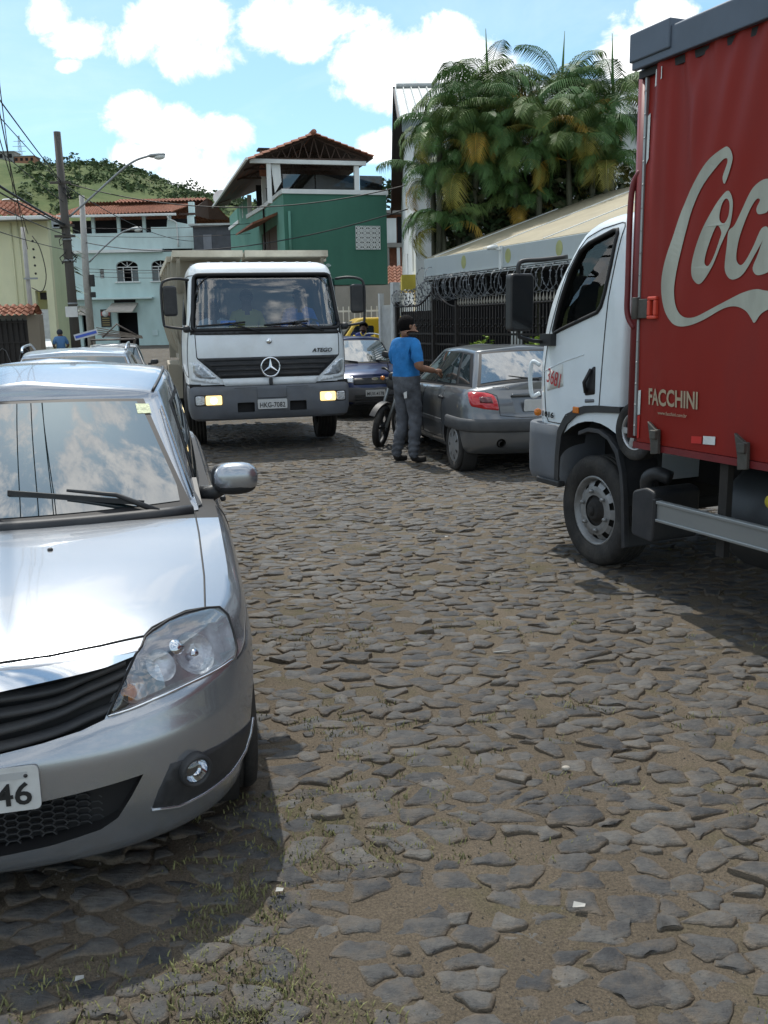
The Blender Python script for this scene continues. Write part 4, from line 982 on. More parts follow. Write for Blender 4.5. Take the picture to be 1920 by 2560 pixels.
class Green:
    """greenhouse between belt and roof: base and roof points for front centre, A pillar, rear pillar, rear centre"""
    def __init__(s, base, roof, crown=.05, bulge=.02, n=(12, 20, 10)):
        s.b = [Vector(q) for q in base]; s.r = [Vector(q) for q in roof]; s.crown = crown; s.bulge = bulge; s.n = n
    def ringpt(s, seg, q, t, roofed=0):
        P = [s.b[i].lerp(s.r[i], t) for i in range(4)]; bul = s.bulge*math.sin(math.pi*min(1, t)*.9)
        if seg == 0:      # front: centre -> A
            a, b = P[0], P[1]; x = b.x*q; y = a.y+(b.y-a.y)*q*q; z = a.z+(b.z-a.z)*q*q; return Vector((x, y+bul, z))
        if seg == 1:
            a, b = P[1], P[2]; v = a.lerp(b, q); v.x += (math.copysign(1, v.x))*math.sin(math.pi*q)*(.03 + bul); v.z += math.sin(math.pi*q)*s.crown*.55*t; return v
        a, b = P[3], P[2]; x = b.x*(1-q); k = 1-q; y = a.y+(b.y-a.y)*k*k; z = a.z+(b.z-a.z)*k*k
        return Vector((x, y-bul, z))
    def half(s, t):
        o = [s.ringpt(0, i/s.n[0], t) for i in range(s.n[0])] + [s.ringpt(1, i/s.n[1], t) for i in range(s.n[1])] + [s.ringpt(2, i/s.n[2], t) for i in range(s.n[2]+1)]
        return o
    def shell(s):
        rows = [s.half(t) for t in (0, .15, .3, .5, .7, .85, .94, 1.0)]
        top = rows[-1]; cy = (s.r[0].y+s.r[3].y)/2
        for k, dz in ((.985, .010), (.955, .018), (.9, .026), (.75, .036), (.5, .046), (.25, .05), (0, .052)):
            rows.append([Vector((p.x*k, p.y+(cy-p.y)*(1-k)*(.06 if k > .8 else .1), p.z + s.crown*dz/.052)) for p in top])
        mb = MB(); m = len(top)
        for sgn in (1, -1):
            b0 = len(mb.v); mb.v += [(sgn*p.x, p.y, p.z) for r in rows for p in r]
            for j in range(len(rows)-1):
                for i in range(m-1): a = b0+j*m+i; mb.f.append([a, a+1, a+m+1, a+m]); mb.sm.append(True); mb.mi.append(0)
        return mb
    def pane(s, seg, q0, q1, t0, t1, sgn=-1, off=.004, nu=14, nv=8, both=False, slant=0.0, rc=0.0):
        """glass or trim laid over the shell; seg 0 windscreen, 1 side, 2 rear; slant shears the q limits with height"""
        mb = MB()
        def nrm(q, t):
            e = 1e-3; a = s.ringpt(seg, q+e, t)-s.ringpt(seg, q-e, t); b = s.ringpt(seg, q, t+e)-s.ringpt(seg, q, t-e)
            v = a.cross(b).normalized(); c = Vector((1, 0, .3)) if seg == 1 else Vector((0, 1 if seg == 0 else -1, .3))
            return v if v.dot(c) > 0 else -v
        def fn(u, v):
            vv = t0+(t1-t0)*v
            a, b = (q0, q1)
            if isinstance(slant, tuple): a, b = lerp(q0, slant[0], v), lerp(q1, slant[1], v)
            if rc:      # soften the corners
                e = abs(2*v-1)**6*rc; a += e*(b-a); b -= e*(b-a)/(1+e) if False else e*(b-a)
            q = lerp(a, b, u); sg = 1
            if q < 0: q = -q; sg = -1
            p = s.ringpt(seg, q, vv) + nrm(max(q, .001), vv)*off
            return Vector((p.x*sg*sgn, p.y, p.z))
        mb.grid(fn, nu, nv)
        return mb
_wheel_cache = {}
def wheel(parent, x, y, r, width, side, style, steer=0.0, rimr=None, z=None):
    """wheel > tyre, rim ; side = -1 when the outer face looks to -x"""
    e = bpy.data.objects.new('wheel', None); COL.objects.link(e); e.parent = parent; e.location = (x, y, r if z is None else z)
    e.rotation_euler = (0, 0, steer + (math.pi if side > 0 else 0)); e.empty_display_size = .1
    key = (r, width, style, rimr)
    if key not in _wheel_cache:
        rr = rimr or r*.66; h = width/2
        t = MB(); prof = [(rr*.97, h*.55), (rr, -h*.80), (rr*1.03, -h*.92), (r*.86, -h*1.0), (r*.95, -h*.94), (r*.985, -h*.80)]
        for k in range(5):
            a = -h*.72+k*h*.36; prof += [(r, a), (r, a+h*.27), (r*.975, a+h*.28), (r*.975, a+h*.35)]
        prof += [(r*.985, h*.80), (r*.95, h*.94), (r*.86, h), (rr*1.03, h*.92), (rr, h*.8)]
        t.lathe(prof, axis='x', n=44)
        rm = MB()
        if style == 'truck':
            rm.lathe([(rr*1.0, -h*.80), (rr*.97, -h*.86), (rr*.93, -h*.80), (rr*.90, -h*.45), (rr*.86, -h*.40)], axis='x', n=40)
            n = 10
            # convex dish with hand holes: ring of strips
            def dish(q): return [(rr*.86, -h*.42), (rr*.80, -h*.62), (rr*.70, -h*.76), (rr*.58, -h*.80), (rr*.44, -h*.78)][q]
            for k in range(n):
                a0 = 2*math.pi*k/n
                for q in range(4):
                    (r0, x0), (r1, x1) = dish(q), dish(q+1)
                    wa = (.30 if q == 0 else .34 if q == 1 else .63)*2*math.pi/n/ (1 if q < 2 else 1)
                    aa, ab = (a0-math.pi/n, a0+math.pi/n) if q > 1 else (a0-2*math.pi/n*.29, a0+2*math.pi/n*.29)
                    m = 5
                    vs = [(xx, rad*math.cos(lerp(aa, ab, i/m)), rad*math.sin(lerp(aa, ab, i/m))) for (rad, xx) in ((r0, x0), (r1, x1)) for i in range(m+1)]
                    rm.add(vs, [(i, i+1, m+2+i, m+1+i) for i in range(m)], True)
            for k in range(6):
                a = 2*math.pi*k/6+.3; c, s_ = math.cos(a)*rr*.56, math.sin(a)*rr*.56
                rm.cyl((-h*.72, c, s_), (-h*1.02, c, s_), rr*.062, rr*.055, 8)
        elif style == 'cover':
            rm.lathe([(rr*1.02, -h*.82), (rr*.99, -h*.92), (rr*.92, -h*.90), (rr*.86, -h*.86), (rr*.6, -h*.95), (rr*.3, -h*.99), (0, -h*1.0)], axis='x', n=40)
        else:
            rm.lathe([(rr*1.0, -h*.82), (rr*.98, -h*.88), (rr*.92, -h*.82), (rr*.90, -h*.3)], axis='x', n=40)
            ns = 5
            for k in range(ns):
                a = 2*math.pi*k/ns
                d = Vector((0, math.cos(a), math.sin(a))); s_ = Vector((0, -math.sin(a), math.cos(a)))
                P = [d*rr*.12+s_*rr*.13, d*rr*.93+s_*rr*.17, d*rr*.93-s_*rr*.17, d*rr*.12-s_*rr*.13]
                vs = [p+Vector((-h*.80, 0, 0)) for p in P] + [p+Vector((-h*.6, 0, 0)) for p in P]
                rm.add(vs, [(0,1,2,3), (0,4,5,1), (1,5,6,2), (2,6,7,3)], False)
            rm.lathe([(rr*.24, -h*.6), (rr*.24, -h*.83), (rr*.12, -h*.88), (0, -h*.88)], axis='x', n=20)
        hub = MB().lathe([(rr*.92, -h*.28), (rr*.5, -h*.30), (0, -h*.30)], axis='x', n=28)
        if style == 'truck':
            hub = MB().lathe([(rr*.9, -h*.30), (rr*.46, -h*.34), (rr*.45, -h*.66), (rr*.40, -h*.66), (rr*.30, -h*.72), (rr*.28, -h*.95), (rr*.20, -h*1.02), (0, -h*1.04)], axis='x', n=28)
            hub.lathe([(rr*.13, -h*1.04), (rr*.13, -h*1.09), (0, -h*1.09)], axis='x', n=16)
        if style == 'cover':        # wheel-trim slots
            for k in range(7):
                a = 2*math.pi*k/7; d = Vector((0, math.cos(a), math.sin(a))); s_ = Vector((0, -math.sin(a), math.cos(a)))
                P = [d*rr*.55+s_*rr*.05, d*rr*.84+s_*rr*.10, d*rr*.84-s_*rr*.10, d*rr*.55-s_*rr*.05]
                hub.add([p+Vector((-h*.965 if i in (0, 3) else -h*.90, 0, 0)) for i, p in enumerate(P)], [(0,1,2,3)], False)
        _wheel_cache[key] = (t.mesh('tyre', M_tyre), rm.mesh('rim', M_rimt if style == 'truck' else M_rim), hub.mesh('hub', M_under))
    a, b, c = _wheel_cache[key]
    inst('tyre', a, e); inst('rim', b, e); inst('hub', c, e)
    return e
def plate(parent, loc, rot, text, w=.40, h=.13, vis=None, cmat=None, kind='license_plate', mplate=None):
    e = MB().prism(roundpoly([(-w/2,-h/2),(w/2,-h/2),(w/2,h/2),(-w/2,h/2)], .018), 'y', 0, -.006).build(kind, mplate or M_plate, parent)
    e.location = loc; e.rotation_euler = rot
    if text: lettering(text, cmat or M_ink, e, (0, -.0085, -h*.09), width=w*.86, height=h*.52, bold=.012, depth=.001, spacing=1.05)
    return e
def mirror_shell(mb, c, size, n=2.6, m=18, k=12):
    def fn(u, v):
        a = 2*math.pi*u; b = math.pi*(v-.5)
        def sp(t): return math.copysign(abs(t)**(2/n), t)
        return Vector((c[0]+size[0]*sp(math.cos(b))*sp(math.cos(a)), c[1]+size[1]*sp(math.cos(b))*sp(math.sin(a)), c[2]+size[2]*sp(math.sin(b))))
    return mb.grid(fn, m, k, True)
# ================================================================= delivery truck with the red curtain body, right
def cab_loft(levels, n=5.0, nr=7.0, y0=0.0, nu=(16, 8, 10)):
    """closed cab solid; levels: (z, front y, half width, back y)"""
    rows = []
    for (z, yF, W, yB) in levels:
        o = []
        ym = min(y0, (yF+yB)/2); D = yF-ym; Dr = (ym-yB)*.5; yr0 = yB+Dr
        for i in range(nu[0]): a = math.pi/2*i/nu[0]; o.append((W*math.sin(a)**(2/n), ym+D*math.cos(a)**(2/n) if i else yF, z))
        for i in range(nu[1]): o.append((W, lerp(ym, yr0, i/nu[1]), z))
        for i in range(nu[2]+1): a = math.pi/2*i/nu[2]; o.append((W*max(0, math.cos(a))**(2/nr), yr0-Dr*math.sin(a)**(2/nr), z))
        rows.append(o)
    mb = MB(); m = len(rows[0])
    for s in (1, -1):
        b0 = len(mb.v); mb.v += [(s*x, y, z) for r_ in rows for x, y, z in r_]
        for j in range(len(rows)-1):
            for i in range(m-1): a = b0+j*m+i; mb.f.append([a, a+1, a+m+1, a+m]); mb.sm.append(True); mb.mi.append(0)
    for r_ in (rows[0], rows[-1]):
        b0 = len(mb.v); mb.v += r_ + [(-x, y, z) for x, y, z in r_]
        for i in range(m-1): mb.f.append([b0+i, b0+m+i, b0+m+i+1, b0+i+1]); mb.sm.append(False); mb.mi.append(0)
    return mb
def shrink_levels(L, d):
    return [(min(max(z, L[0][0]+d), L[-1][0]-d), yF-d, W-d, yB+d) for z, yF, W, yB in L]
M_inner = mat('cab_interior', (0.035,0.035,0.038), 0.8, var=0.2)
def resample(L, zs):
    return [(z, sinterp([(a[0], a[1]) for a in L], z), sinterp([(a[0], a[2]) for a in L], z), sinterp([(a[0], a[3]) for a in L], z)) for z in zs]
def poly_sheet(outer, holes, fn, mb, smooth=False):
    """triangulated flat lettering; fn maps (a, b) to 3D"""
    from mathutils.geometry import tessellate_polygon
    pts = []; edges = []
    for l_ in [outer]+holes:
        b0 = len(pts); pts += [Vector(p) for p in l_]; edges += [(b0+i, b0+(i+1) % len(l_)) for i in range(len(l_))]
    if not holes:
        vo, eo, fo, *_ = delaunay_2d_cdt(pts, edges, [], 1, 1e-6); mb.add([fn(v.x, v.y) for v in vo], [tuple(f) for f in fo], smooth); return
    tris = tessellate_polygon([[Vector((p[0], p[1], 0)) for p in l_] for l_ in [outer]+holes])
    mb.add([fn(p.x, p.y) for p in pts], [tuple(t) for t in tris], smooth)
def smooth2(P, n=5): return [(v.x, v.y) for v in catmull([(a, b, 0) for a, b in P], n, True)]
M_truckwhite = mat('truck_white', (0.66,0.72,0.75), 0.33, var=0.05, vscale=2.5, coat=0.4, dirt=0.22, dcol=(0.36,0.36,0.34), dscale=2.2)
M_bumpgrey = mat('bumper_grey', (0.115,0.125,0.14), 0.55, var=0.12, vscale=5, dirt=0.35, dcol=(0.13,0.115,0.095), dscale=3)
M_alu = mat('aluminium', (0.32,0.34,0.34), 0.42, 0.6, var=0.12, vscale=10, dirt=0.3, dcol=(0.2,0.19,0.17), dscale=5, stretch=(1,.2,1))
def accelo():
    tr = thing('delivery_truck', 'white-cab delivery truck with a red lettered curtain body at the right', 'truck', (2.362, 6.592, 0), R(23.5))
    L = [(.62,.95,.98,-.27),(.96,.975,1.0,-.275),(1.3,.98,1.0,-.285),(1.556,.94,.998,-.295),(1.8,.845,.99,-.305),(2.0,.685,.978,-.315),(2.155,.525,.962,-.325),(2.245,.42,.945,-.33),(2.31,.28,.91,-.33),(2.35,.14,.85,-.325),(2.375,-.02,.74,-.30)]
    zs = [.62,.7,.8,.9,1.0,1.1,1.2,1.3,1.4,1.5,1.6,1.7,1.8,1.9,2.0,2.08,2.155,2.2,2.245,2.28,2.31,2.335,2.355,2.375]
    LL = resample(L, zs)
    cab = cab_loft(LL).build('cab', [M_truckwhite], None); weld(cab.data)
    inner = cab_loft(shrink_levels(resample(L, [.66,.8,1.0,1.3,1.5,1.7,1.9,2.05,2.2,2.28,2.335]), .045)).build('cutter', M_inner); weld(inner.data)
    win = [(0.537,1.597),(0.552,1.614),(0.485,1.798),(0.393,1.998),(0.277,2.144),(0.187,2.189),(-0.059,2.25),(-0.095,2.25),(-0.108,2.225),(-0.081,2.031),(-0.041,1.858),(-0.008,1.77),(0.028,1.734)]
    door = [(0.64,1.0),(0.656,1.061),(0.694,1.321),(0.625,1.589),(0.449,2.001),(0.317,2.155),(0.228,2.225),(0.064,2.272),(-0.116,2.292),(-0.151,2.285),(-0.164,2.26),(-0.079,1.82),(-0.024,1.105),(.16,1.10),(.36,1.03),(.42,.96),(.6,.96)]
    cuts = [inner]
    for s in (-1, 1): cuts.append(MB().prism(win, 'x', s*1.3, s*.7).build('cutter', M_rubber))
    cuts.append(MB().prism(roundpoly([(-.88,1.60),(.88,1.60),(.80,2.20),(-.80,2.20)], .07), 'y', 1.3, .12).build('cutter', M_rubber))
    # front wheel opening
    for s in (-1, 1): cuts.append(cutcyl((s*1.0, .04, .45), 'x', .56, .34, M_under))
    boolean(cab, cuts)
    dr = link_copy(cab); dr.data = cab.data.copy(); dr.name = 'door'
    boolean(dr, MB().prism(door, 'x', -1.3, -.90).build('cutter', M_rubber), 'INTERSECT')
    boolean(cab, MB().prism(door, 'x', -1.3, -.90).build('cutter', M_rubber))
    cab.parent = tr; dr.parent = tr
    full = cab_loft(LL).build('tmp', M_truckwhite); weld(full.data); bv = bvh_of(full); bpy.data.objects.remove(full)
    sp = lambda P, off=.0: snap_path(bv, [(-1.0, a, b) for a, b in P], (-1, 0, .02), off, .04)
    ln = MB(); ln.tube(sp(door+[door[0]]), .0045, 6)
    ln.build('door_seal', M_rubber, tr)
    wsl = MB(); wsl.tube(sp(win+[win[0]], .002), .014, 8); wsl.build('window_frame', M_rubber, tr)
    pane_ = MB(); pane_.add([Vector((-(abs(p.x)-.02), p.y, p.z)) for p in sp(win)], [tuple(range(len(sp(win))))], False)
    M_clear = glass('cab_glass', (0.80,0.86,0.85), 0.0)
    pane_.build('side_window', M_clear, dr)
    pr = MB(); P_ = sp(win); pr.add([Vector((abs(p.x)-.02, p.y, p.z)) for p in P_], [tuple(range(len(P_)))], False); pr.build('side_window', M_clear, tr)
    patch(bv, [(-.88,.9,1.60),(.88,.9,1.60),(.80,.5,2.20),(-.80,.5,2.20)], (0,1,.4), -.012, .09, .003, round_=.07, dirn=(0,1,0)).build('windscreen', M_carglass, tr)
    # door crease, handle, number card
    MB().tube(sp([(0.69,1.32),(.60,1.345),(.40,1.40),(.16,1.455)], .001), .004, 6).build('door_crease', M_truckwhite, dr)
    hnd = [(0.144,1.265),(0.101,1.337),(0.045,1.378),(0.025,1.378),(0.024,1.194),(0.134,1.179)]
    patch(bv, [(-1, a, b) for a, b in hnd], (-1,0,0), .004, .04, .006, round_=.015).build('handle_recess', M_rubber, dr)
    MB().tube([(-1.012,.115,1.20),(-1.03,.11,1.27),(-1.012,.06,1.36)], .012, 8).build('door_handle', M_trim, dr)
    patch(bv, [(-1,.134,1.155),(-1,.03,1.162),(-1,.03,1.14),(-1,.134,1.13)], (-1,0,0), .003, .04, .004, round_=.01).build('door_badge', M_bumpgrey, dr)
    cardm = mat('faded_card', (0.56,0.58,0.55), .6, var=.1, vscale=14)
    card = patch(bv, [(-1,.626,1.332),(-1,.408,1.385),(-1,.396,1.228),(-1,.622,1.182)], (-1,0,0), .003, .05, .003).build('number_card', cardm, dr)
    redink = mat('red_ink', (0.42,0.035,0.035), .6, var=.1)
    t_ = lettering('3681', redink, tr, (-1.0065, .505, 1.282), (0, R(-13.5), R(-90)), width=.165, height=.105, bold=.0, depth=.001)
    t_.rotation_euler = Euler((0, R(13.5), R(-90)), 'XYZ')
    t_.parent = dr
    t2 = lettering('1016', M_ink, tr, (-1.004, .575, 1.015), (0, R(3), R(-90)), width=.14, height=.042, bold=.02, depth=.002, name='model_number'); t2.parent = tr
    # interior: seat, steering wheel, dash
    seat = MB().obox((-.5,-.02,1.32), (.5,.45,.14)); seat.obox((-.5,-.20,1.66), (.48,.13,.56)); seat.obox((-.5,-.2,2.0), (.26,.1,.16)); seat.build('driver_seat', mat('seat_cloth', (.03,.03,.035), .9), tr, bevel=.04)
    MB().box(-.9,.9,.46,.78,1.15,1.58).build('dashboard', M_inner, tr, bevel=.04)
    st = MB(); c = Vector((-.5,.33,1.62)); ax = Vector((0,-.75,.66)); u = Vector((1,0,0)); v_ = ax.cross(u)
    st.tube([c+(u*math.cos(a)+v_*math.sin(a))*.20 for a in [2*math.pi*i/24 for i in range(24)]], .015, 8, closed=True)
    st.cyl(c, c-ax*.2, .03, .04, 10); st.beam(c-u*.2, c+u*.2, .03, .02); st.build('steering_wheel', M_inner, tr)
    MB().tube([(-.86,.30,1.66),(-.885,.22,1.69),(-.885,.12,1.80),(-.885,.08,1.93),(-.86,.06,1.97)], .014, 8).build('grab_rail', M_trim, tr)
    # bumper and arch trim
    BL = [(.50,.93,.95,.40),(.53,.975,1.0,.40),(.58,.99,1.012,.40),(.70,.995,1.014,.40),(.86,.99,1.014,.40),(.935,.985,1.012,.40),(.945,.975,1.0,.40)]
    bmp = cab_loft(BL, nr=9, y0=.55).build('bumper', M_bumpgrey, None); weld(bmp.data); bmp.parent = tr
    tb = MB()
    for s in (-1, 1): tb.prism(roundpoly([(.62,.60),(.80,.62),(.80,.90),(.62,.92)], .03), 'x', s*1.018, s*1.026)
    lip = MB().box(-1.02,-.96,.405,.70,.500,.545); lip.build('step_lip', M_trim, tr, bevel=.01)
    arch = [(.42,.55),(.415,.72),(.39,.88),(.33,.965),(.23,1.03),(.12,1.062),(0,1.075),(-.26,1.09)]
    arch_o = [(.47,.55),(.465,.73),(.44,.91),(.37,1.005),(.25,1.075),(.13,1.11),(0,1.122),(-.26,1.13)]
    for s in (-1, 1): MB().prism(arch + arch_o[::-1], 'x', s*.80, s*1.014).build('arch_trim', M_trim, tr)
    MB().obox((-1.016,.215,1.075), (.01,.07,.045)).build('side_marker', M_amber, tr, bevel=.005)
    MB().obox((-.945,.80,1.01), (.05,.06,.06)).build('indicator', M_amber, tr, bevel=.03)
    gh_ = MB(); gh_.tube(catmull([(-.93,.80,1.36),(-.965,.845,1.385),(-.975,.86,1.32),(-.975,.86,1.22),(-.965,.845,1.13),(-.93,.80,1.15)], 5), .017, 8); gh_.build('grab_handle', M_truckwhite, tr)
    # mirrors on their brackets
    for s in (-1, 1):
        m_ = bpy.data.objects.new('door_mirror', None); COL.objects.link(m_); m_.parent = tr
        MB().prism(roundpoly([(s*1.31,1.615),(s*1.12,1.615),(s*1.115,2.015),(s*1.31,2.015)], .035, 4), 'y', .60, .68).build('housing', M_trim, m_, bevel=.015)
        gl = glass('mirror_face', (0,0,0), 0.75)
        MB().prism(roundpoly([(s*1.298,1.632),(s*1.132,1.632),(s*1.128,2.0),(s*1.298,2.0)], .03, 4), 'y', .5985, .597).build('mirror_glass', mat('mirror_dark', (.020,.022,.024), .08, 0.0, var=0, spec=.5), m_)  # near-black face colour stands in for the dark fence it would reflect
        a_ = MB(); a_.tube(catmull([(s*.93,.47,2.12),(s*1.08,.56,2.105),(s*1.19,.63,2.10),(s*1.225,.64,2.07),(s*1.225,.64,2.0)], 5), .016, 8); a_.build('top_arm', M_trim, m_)
        a_ = MB(); a_.tube([(s*.97,.62,1.53),(s*1.10,.64,1.545),(s*1.21,.65,1.575),(s*1.215,.645,1.64)], .014, 8); a_.obox((s*1.0,.58,1.55), (.07,.14,.085)); a_.build('bottom_arm', M_trim, m_)
        wheel(tr, s*.865, .06 if s < 0 else .04, .384, .215, s, 'truck', rimr=.245, steer=R(-1))
        for xx in (.93, .70): wheel(tr, s*xx, -3.3, .384, .215, s, 'truck', rimr=.245)
        # front mudguard
        ga = [(.20,.90),(.09,.935),(-.03,.935),(-.13,.90),(-.21,.82),(-.26,.70),(-.285,.55),(-.30,.38),(-.31,.20)]
        gb = [(a-.018 if i > 3 else a, b+(.02 if i < 5 else .006)) for i, (a, b) in enumerate(ga)]
        q = MB(); q.prism(gb + ga[::-1], 'x', s*.70, s*1.0); q.prism([(a-.03 if i > 3 else a, b+.028 if i < 5 else b+.01) for i, (a, b) in enumerate(ga)] + ga[::-1], 'x', s*.965, s*1.005); q.build('mudguard', M_dark, tr, bevel=.004)
    # chassis
    ch = MB()
    for s in (-1, 1): ch.box(s*.30-.04, s*.30+.04, -6.0, .7, .58, .80)
    for yy in (-5.5,-4.2,-2.2,-1.0,.3): ch.box(-.3,.3,yy-.05,yy+.05,.60,.78)
    ch.build('chassis_frame', M_under, tr)
    MB().box(-.62,.62,-.20,.65,.45,1.0).build('engine', M_under, tr, bevel=.05)
    MB().cyl((-.85,.04,.384),(.85,.04,.384),.07,n=12).build('front_axle', M_under, tr)
    MB().cyl((-.8,-3.3,.384),(.8,-3.3,.384),.09,n=12).build('rear_axle', M_under, tr)
    tk = MB().prism(roundpoly([(-.47,.335),(-.675,.32),(-.685,.64),(-.60,.66),(-.47,.62)], .03), 'x', -1.06, -.70); tk.build('air_tank_box', M_dark, tr, bevel=.012)
    MB().tube(catmull([(-.98,-.52,.63),(-1.0,-.54,.70),(-.98,-.60,.74),(-.94,-.68,.72)], 4), .045, 10).build('filler_neck', M_trim, tr)
    MB().lathe([(.30,-.55),(.315,-.5),(.315,.5),(.30,.55),(0,.56)], axis='y', c=(-.72,-1.75,.58), n=24).build('fuel_tank', mat('tank_dark', (.05,.055,.06), .5, .3, var=.2), tr)
    MB().lathe([(.035,0),(.035,.05),(0,.05)], axis='x', c=(-1.03,-1.6,.74), sign=-1, n=14).build('fuel_cap', mat('yellow_cap', (.55,.45,.05), .5), tr)
    # side underrun guard
    gd = MB(); gd.box(-1.212,-1.18,-5.2,-.885,.515,.640); gd.box(-1.222,-1.212,-5.2,-.885,.620,.640); gd.box(-1.222,-1.212,-5.2,-.885,.515,.532); gd.build('side_guard', M_alu, tr, bevel=.004)
    MB().box(-1.226,-1.17,-.889,-.86,.508,.648).build('guard_end_cap', M_trim, tr, bevel=.006)
    for yy in (-1.35, -2.6, -4.6): MB().box(-1.16,-1.12,yy-.03,yy+.03,.40,.95).build('guard_bracket', M_under, tr)
    # ---- the red body
    M_red = mat('red_curtain', (0.235,0.017,0.011), 0.5, var=0.18, vscale=2.0, spec=0.25, coat=0.0, dirt=0.6, dcol=(0.11,0.018,0.017), dscale=2.0, stretch=(1,1,.25))
    M_redp = mat('red_frame', (0.16,0.018,0.020), 0.45, var=0.15, vscale=5, dirt=.3, dcol=(.07,.02,.02))
    M_fade = mat('faded_lettering', (0.36,0.37,0.31), 0.55, var=0.16, vscale=7, dirt=.35, dcol=(.22,.21,.17), dscale=5, stretch=(1,1,.3))
    bx = bpy.data.objects.new('cargo_body', None); COL.objects.link(bx); bx.parent = tr
    rr = random.Random(5); folds = [(rr.uniform(-5.6, -.75), rr.uniform(.03, .09), rr.uniform(.008, .020), rr.uniform(.25, .75), rr.uniform(-.35, .35)) for _ in range(34)]
    folds += [(-.80,.05,.022,.85,.05),(-1.02,.05,.030,.55,-.30),(-1.20,.07,.026,.70,.35),(-1.38,.06,.034,.95,.42),(-1.55,.07,.03,.9,.40),(-.90,.035,.02,1.2,0.03)]
    def tx(y, z):
        k = max(0.0, (z-1.5)/1.55); d = 0.0
        for (fy, fw, fa, ln_, sl) in folds:
            t = (3.05-z)/ (2.1*ln_+.05)
            if t > 1: continue
            yy = fy + sl*(3.05-z)*.6; e = (y-yy)/(fw*(1+1.2*t))
            d += fa*math.exp(-e*e)*(1-t)**.7
        d += .004*math.sin(y*9)*math.sin(z*2.2+1) + .006*math.sin(z*1.7+y*2)
        return -1.195 - d
    cu = MB(); NY, NZ = 240, 70
    cu.grid(lambda u, v: Vector((tx(-.665-u*5.3, .965+v*2.10), -.665-u*5.3, .965+v*2.10)), NY, NZ)
    cu.build('side_curtain', M_red, bx, fixn=False)
    MB().box(1.17,1.2,-5.96,-.62,.95,3.06).build('side_curtain', M_red, bx)
    MB().box(-1.15,1.17,-5.96,-.64,.955,1.02).build('load_floor', M_under, bx)
    MB().box(-1.17,1.17,-5.99,-5.96,.95,3.06).build('rear_door', M_redp, bx)
    MB().box(-1.16,1.17,-.64,-.60,.95,3.06).build('front_wall', M_redp, bx)
    fp = MB(); fp.tube([(-1.135,-.60,.98),(-1.135,-.60,3.04)], .065, 14); fp.build('corner_post', M_redp, bx)
    MB().tube(catmull([(-1.185,-.60,2.52),(-1.20,-.56,2.45),(-1.205,-.545,2.3),(-1.205,-.545,1.9),(-1.205,-.55,1.72),(-1.19,-.60,1.63)], 5), .017, 8).build('grab_bar', M_redp, bx)
    es = MB(); es.box(-1.214,-1.19,-.668,-.652,1.0,3.04)
    es.build('edge_strip', M_alu, bx)
    for k in range(16): MB().lathe([(.006,0),(.004,.004),(0,.005)], axis='x', c=(-1.214,-.66,1.06+k*.125), sign=-1, n=8).build('rivet', M_alu, bx)
    M_rail = mat('rail_blue_grey', (0.075,0.095,0.125), 0.4, .2, var=.12, vscale=4, dirt=.25, dcol=(.12,.11,.10))
    rl = MB().prism([(-1.27,3.045),(-1.235,3.045),(-1.235,3.06),(-1.1,3.06),(-1.1,3.20),(-1.262,3.20),(-1.272,3.19)], 'y', -5.98, -.60); rl.build('roof_rail', M_rail, bx, bevel=.006)
    MB().box(-1.225,-1.18,-5.98,-.61,3.005,3.044).build('curtain_track', M_rubber, bx)
    MB().box(-1.283,-1.0,-.92,-.59,3.085,3.235).build('corner_casting', M_rail, bx, bevel=.008)
    MB().box(-1.1,1.2,-5.98,-.60,3.10,3.19).build('roof', M_rail, bx)
    MB().box(-1.19,1.19,-.612,-.585,3.0,3.19).build('front_header', M_rail, bx)
    # tape, latches, buckle
    whitem = mat('white_tape', (.60,.62,.60), .5, var=.12, vscale=10)
    def tape(P, m, nm): 
        q = MB(); q.add([(tx(a, b)-.006, a, b) for a, b in P], [tuple(range(len(P)))], False); return q.build(nm, m, bx)
    tape([(-.672,2.80),(-.700,2.81),(-.705,2.57),(-.676,2.54)], whitem, 'tape')
    tape([(-.76,3.02),(-.83,3.02),(-.83,2.96),(-.76,2.93)], whitem, 'tape')
    tape([(-.675,1.27),(-.70,1.275),(-.695,1.13),(-.672,1.125)], whitem, 'reflective_tape')
    tape([(-.672,1.12),(-.695,1.125),(-.69,.99),(-.672,.985)], mat('red_tape', (.5,.03,.025), .35), 'reflective_tape')
    tape([(-1.13,1.045),(-1.21,1.05),(-1.21,1.01),(-1.13,1.005)], mat('red_tape', (.5,.03,.025), .35), 'reflective_tape')
    tape([(-1.22,1.055),(-1.31,1.06),(-1.31,1.015),(-1.22,1.01)], whitem, 'reflective_tape')
    M_steel = mat('weathered_steel', (.085,.08,.07), .6, .4, var=.3, vscale=14)
    bk = MB(); bk.box(-1.235,-1.205,-.76,-.655,1.69,1.80); bk.cyl((-1.235,-.66,1.685),(-1.235,-.66,1.81),.022,n=10); bk.build('hinge', M_steel, bx, bevel=.004)
    orange = mat('orange_red_plastic', (.52,.055,.03), .45, var=.1)
    fr_ = MB()
    for b in ((-.845,-.77,1.685,1.705),(-.845,-.77,1.79,1.81),(-.845,-.822,1.705,1.79),(-.793,-.77,1.705,1.79)): fr_.box(-1.245,-1.215,b[0],b[1],b[2],b[3])
    fr_.build('latch_handle', orange, bx, bevel=.006)
    for yy in (-.85, -1.53, -2.3, -3.1, -3.9, -4.7):
        lt = MB(); lt.prism([(yy+.05,1.10),(yy-.02,1.06),(yy-.045,1.06),(yy-.05,.92),(yy+.015,.91),(yy+.02,.98)], 'x', -1.235, -1.212); lt.obox((-1.24,yy-.02,1.03), (.03,.05,.05)); lt.build('curtain_latch', M_steel, bx, bevel=.004)
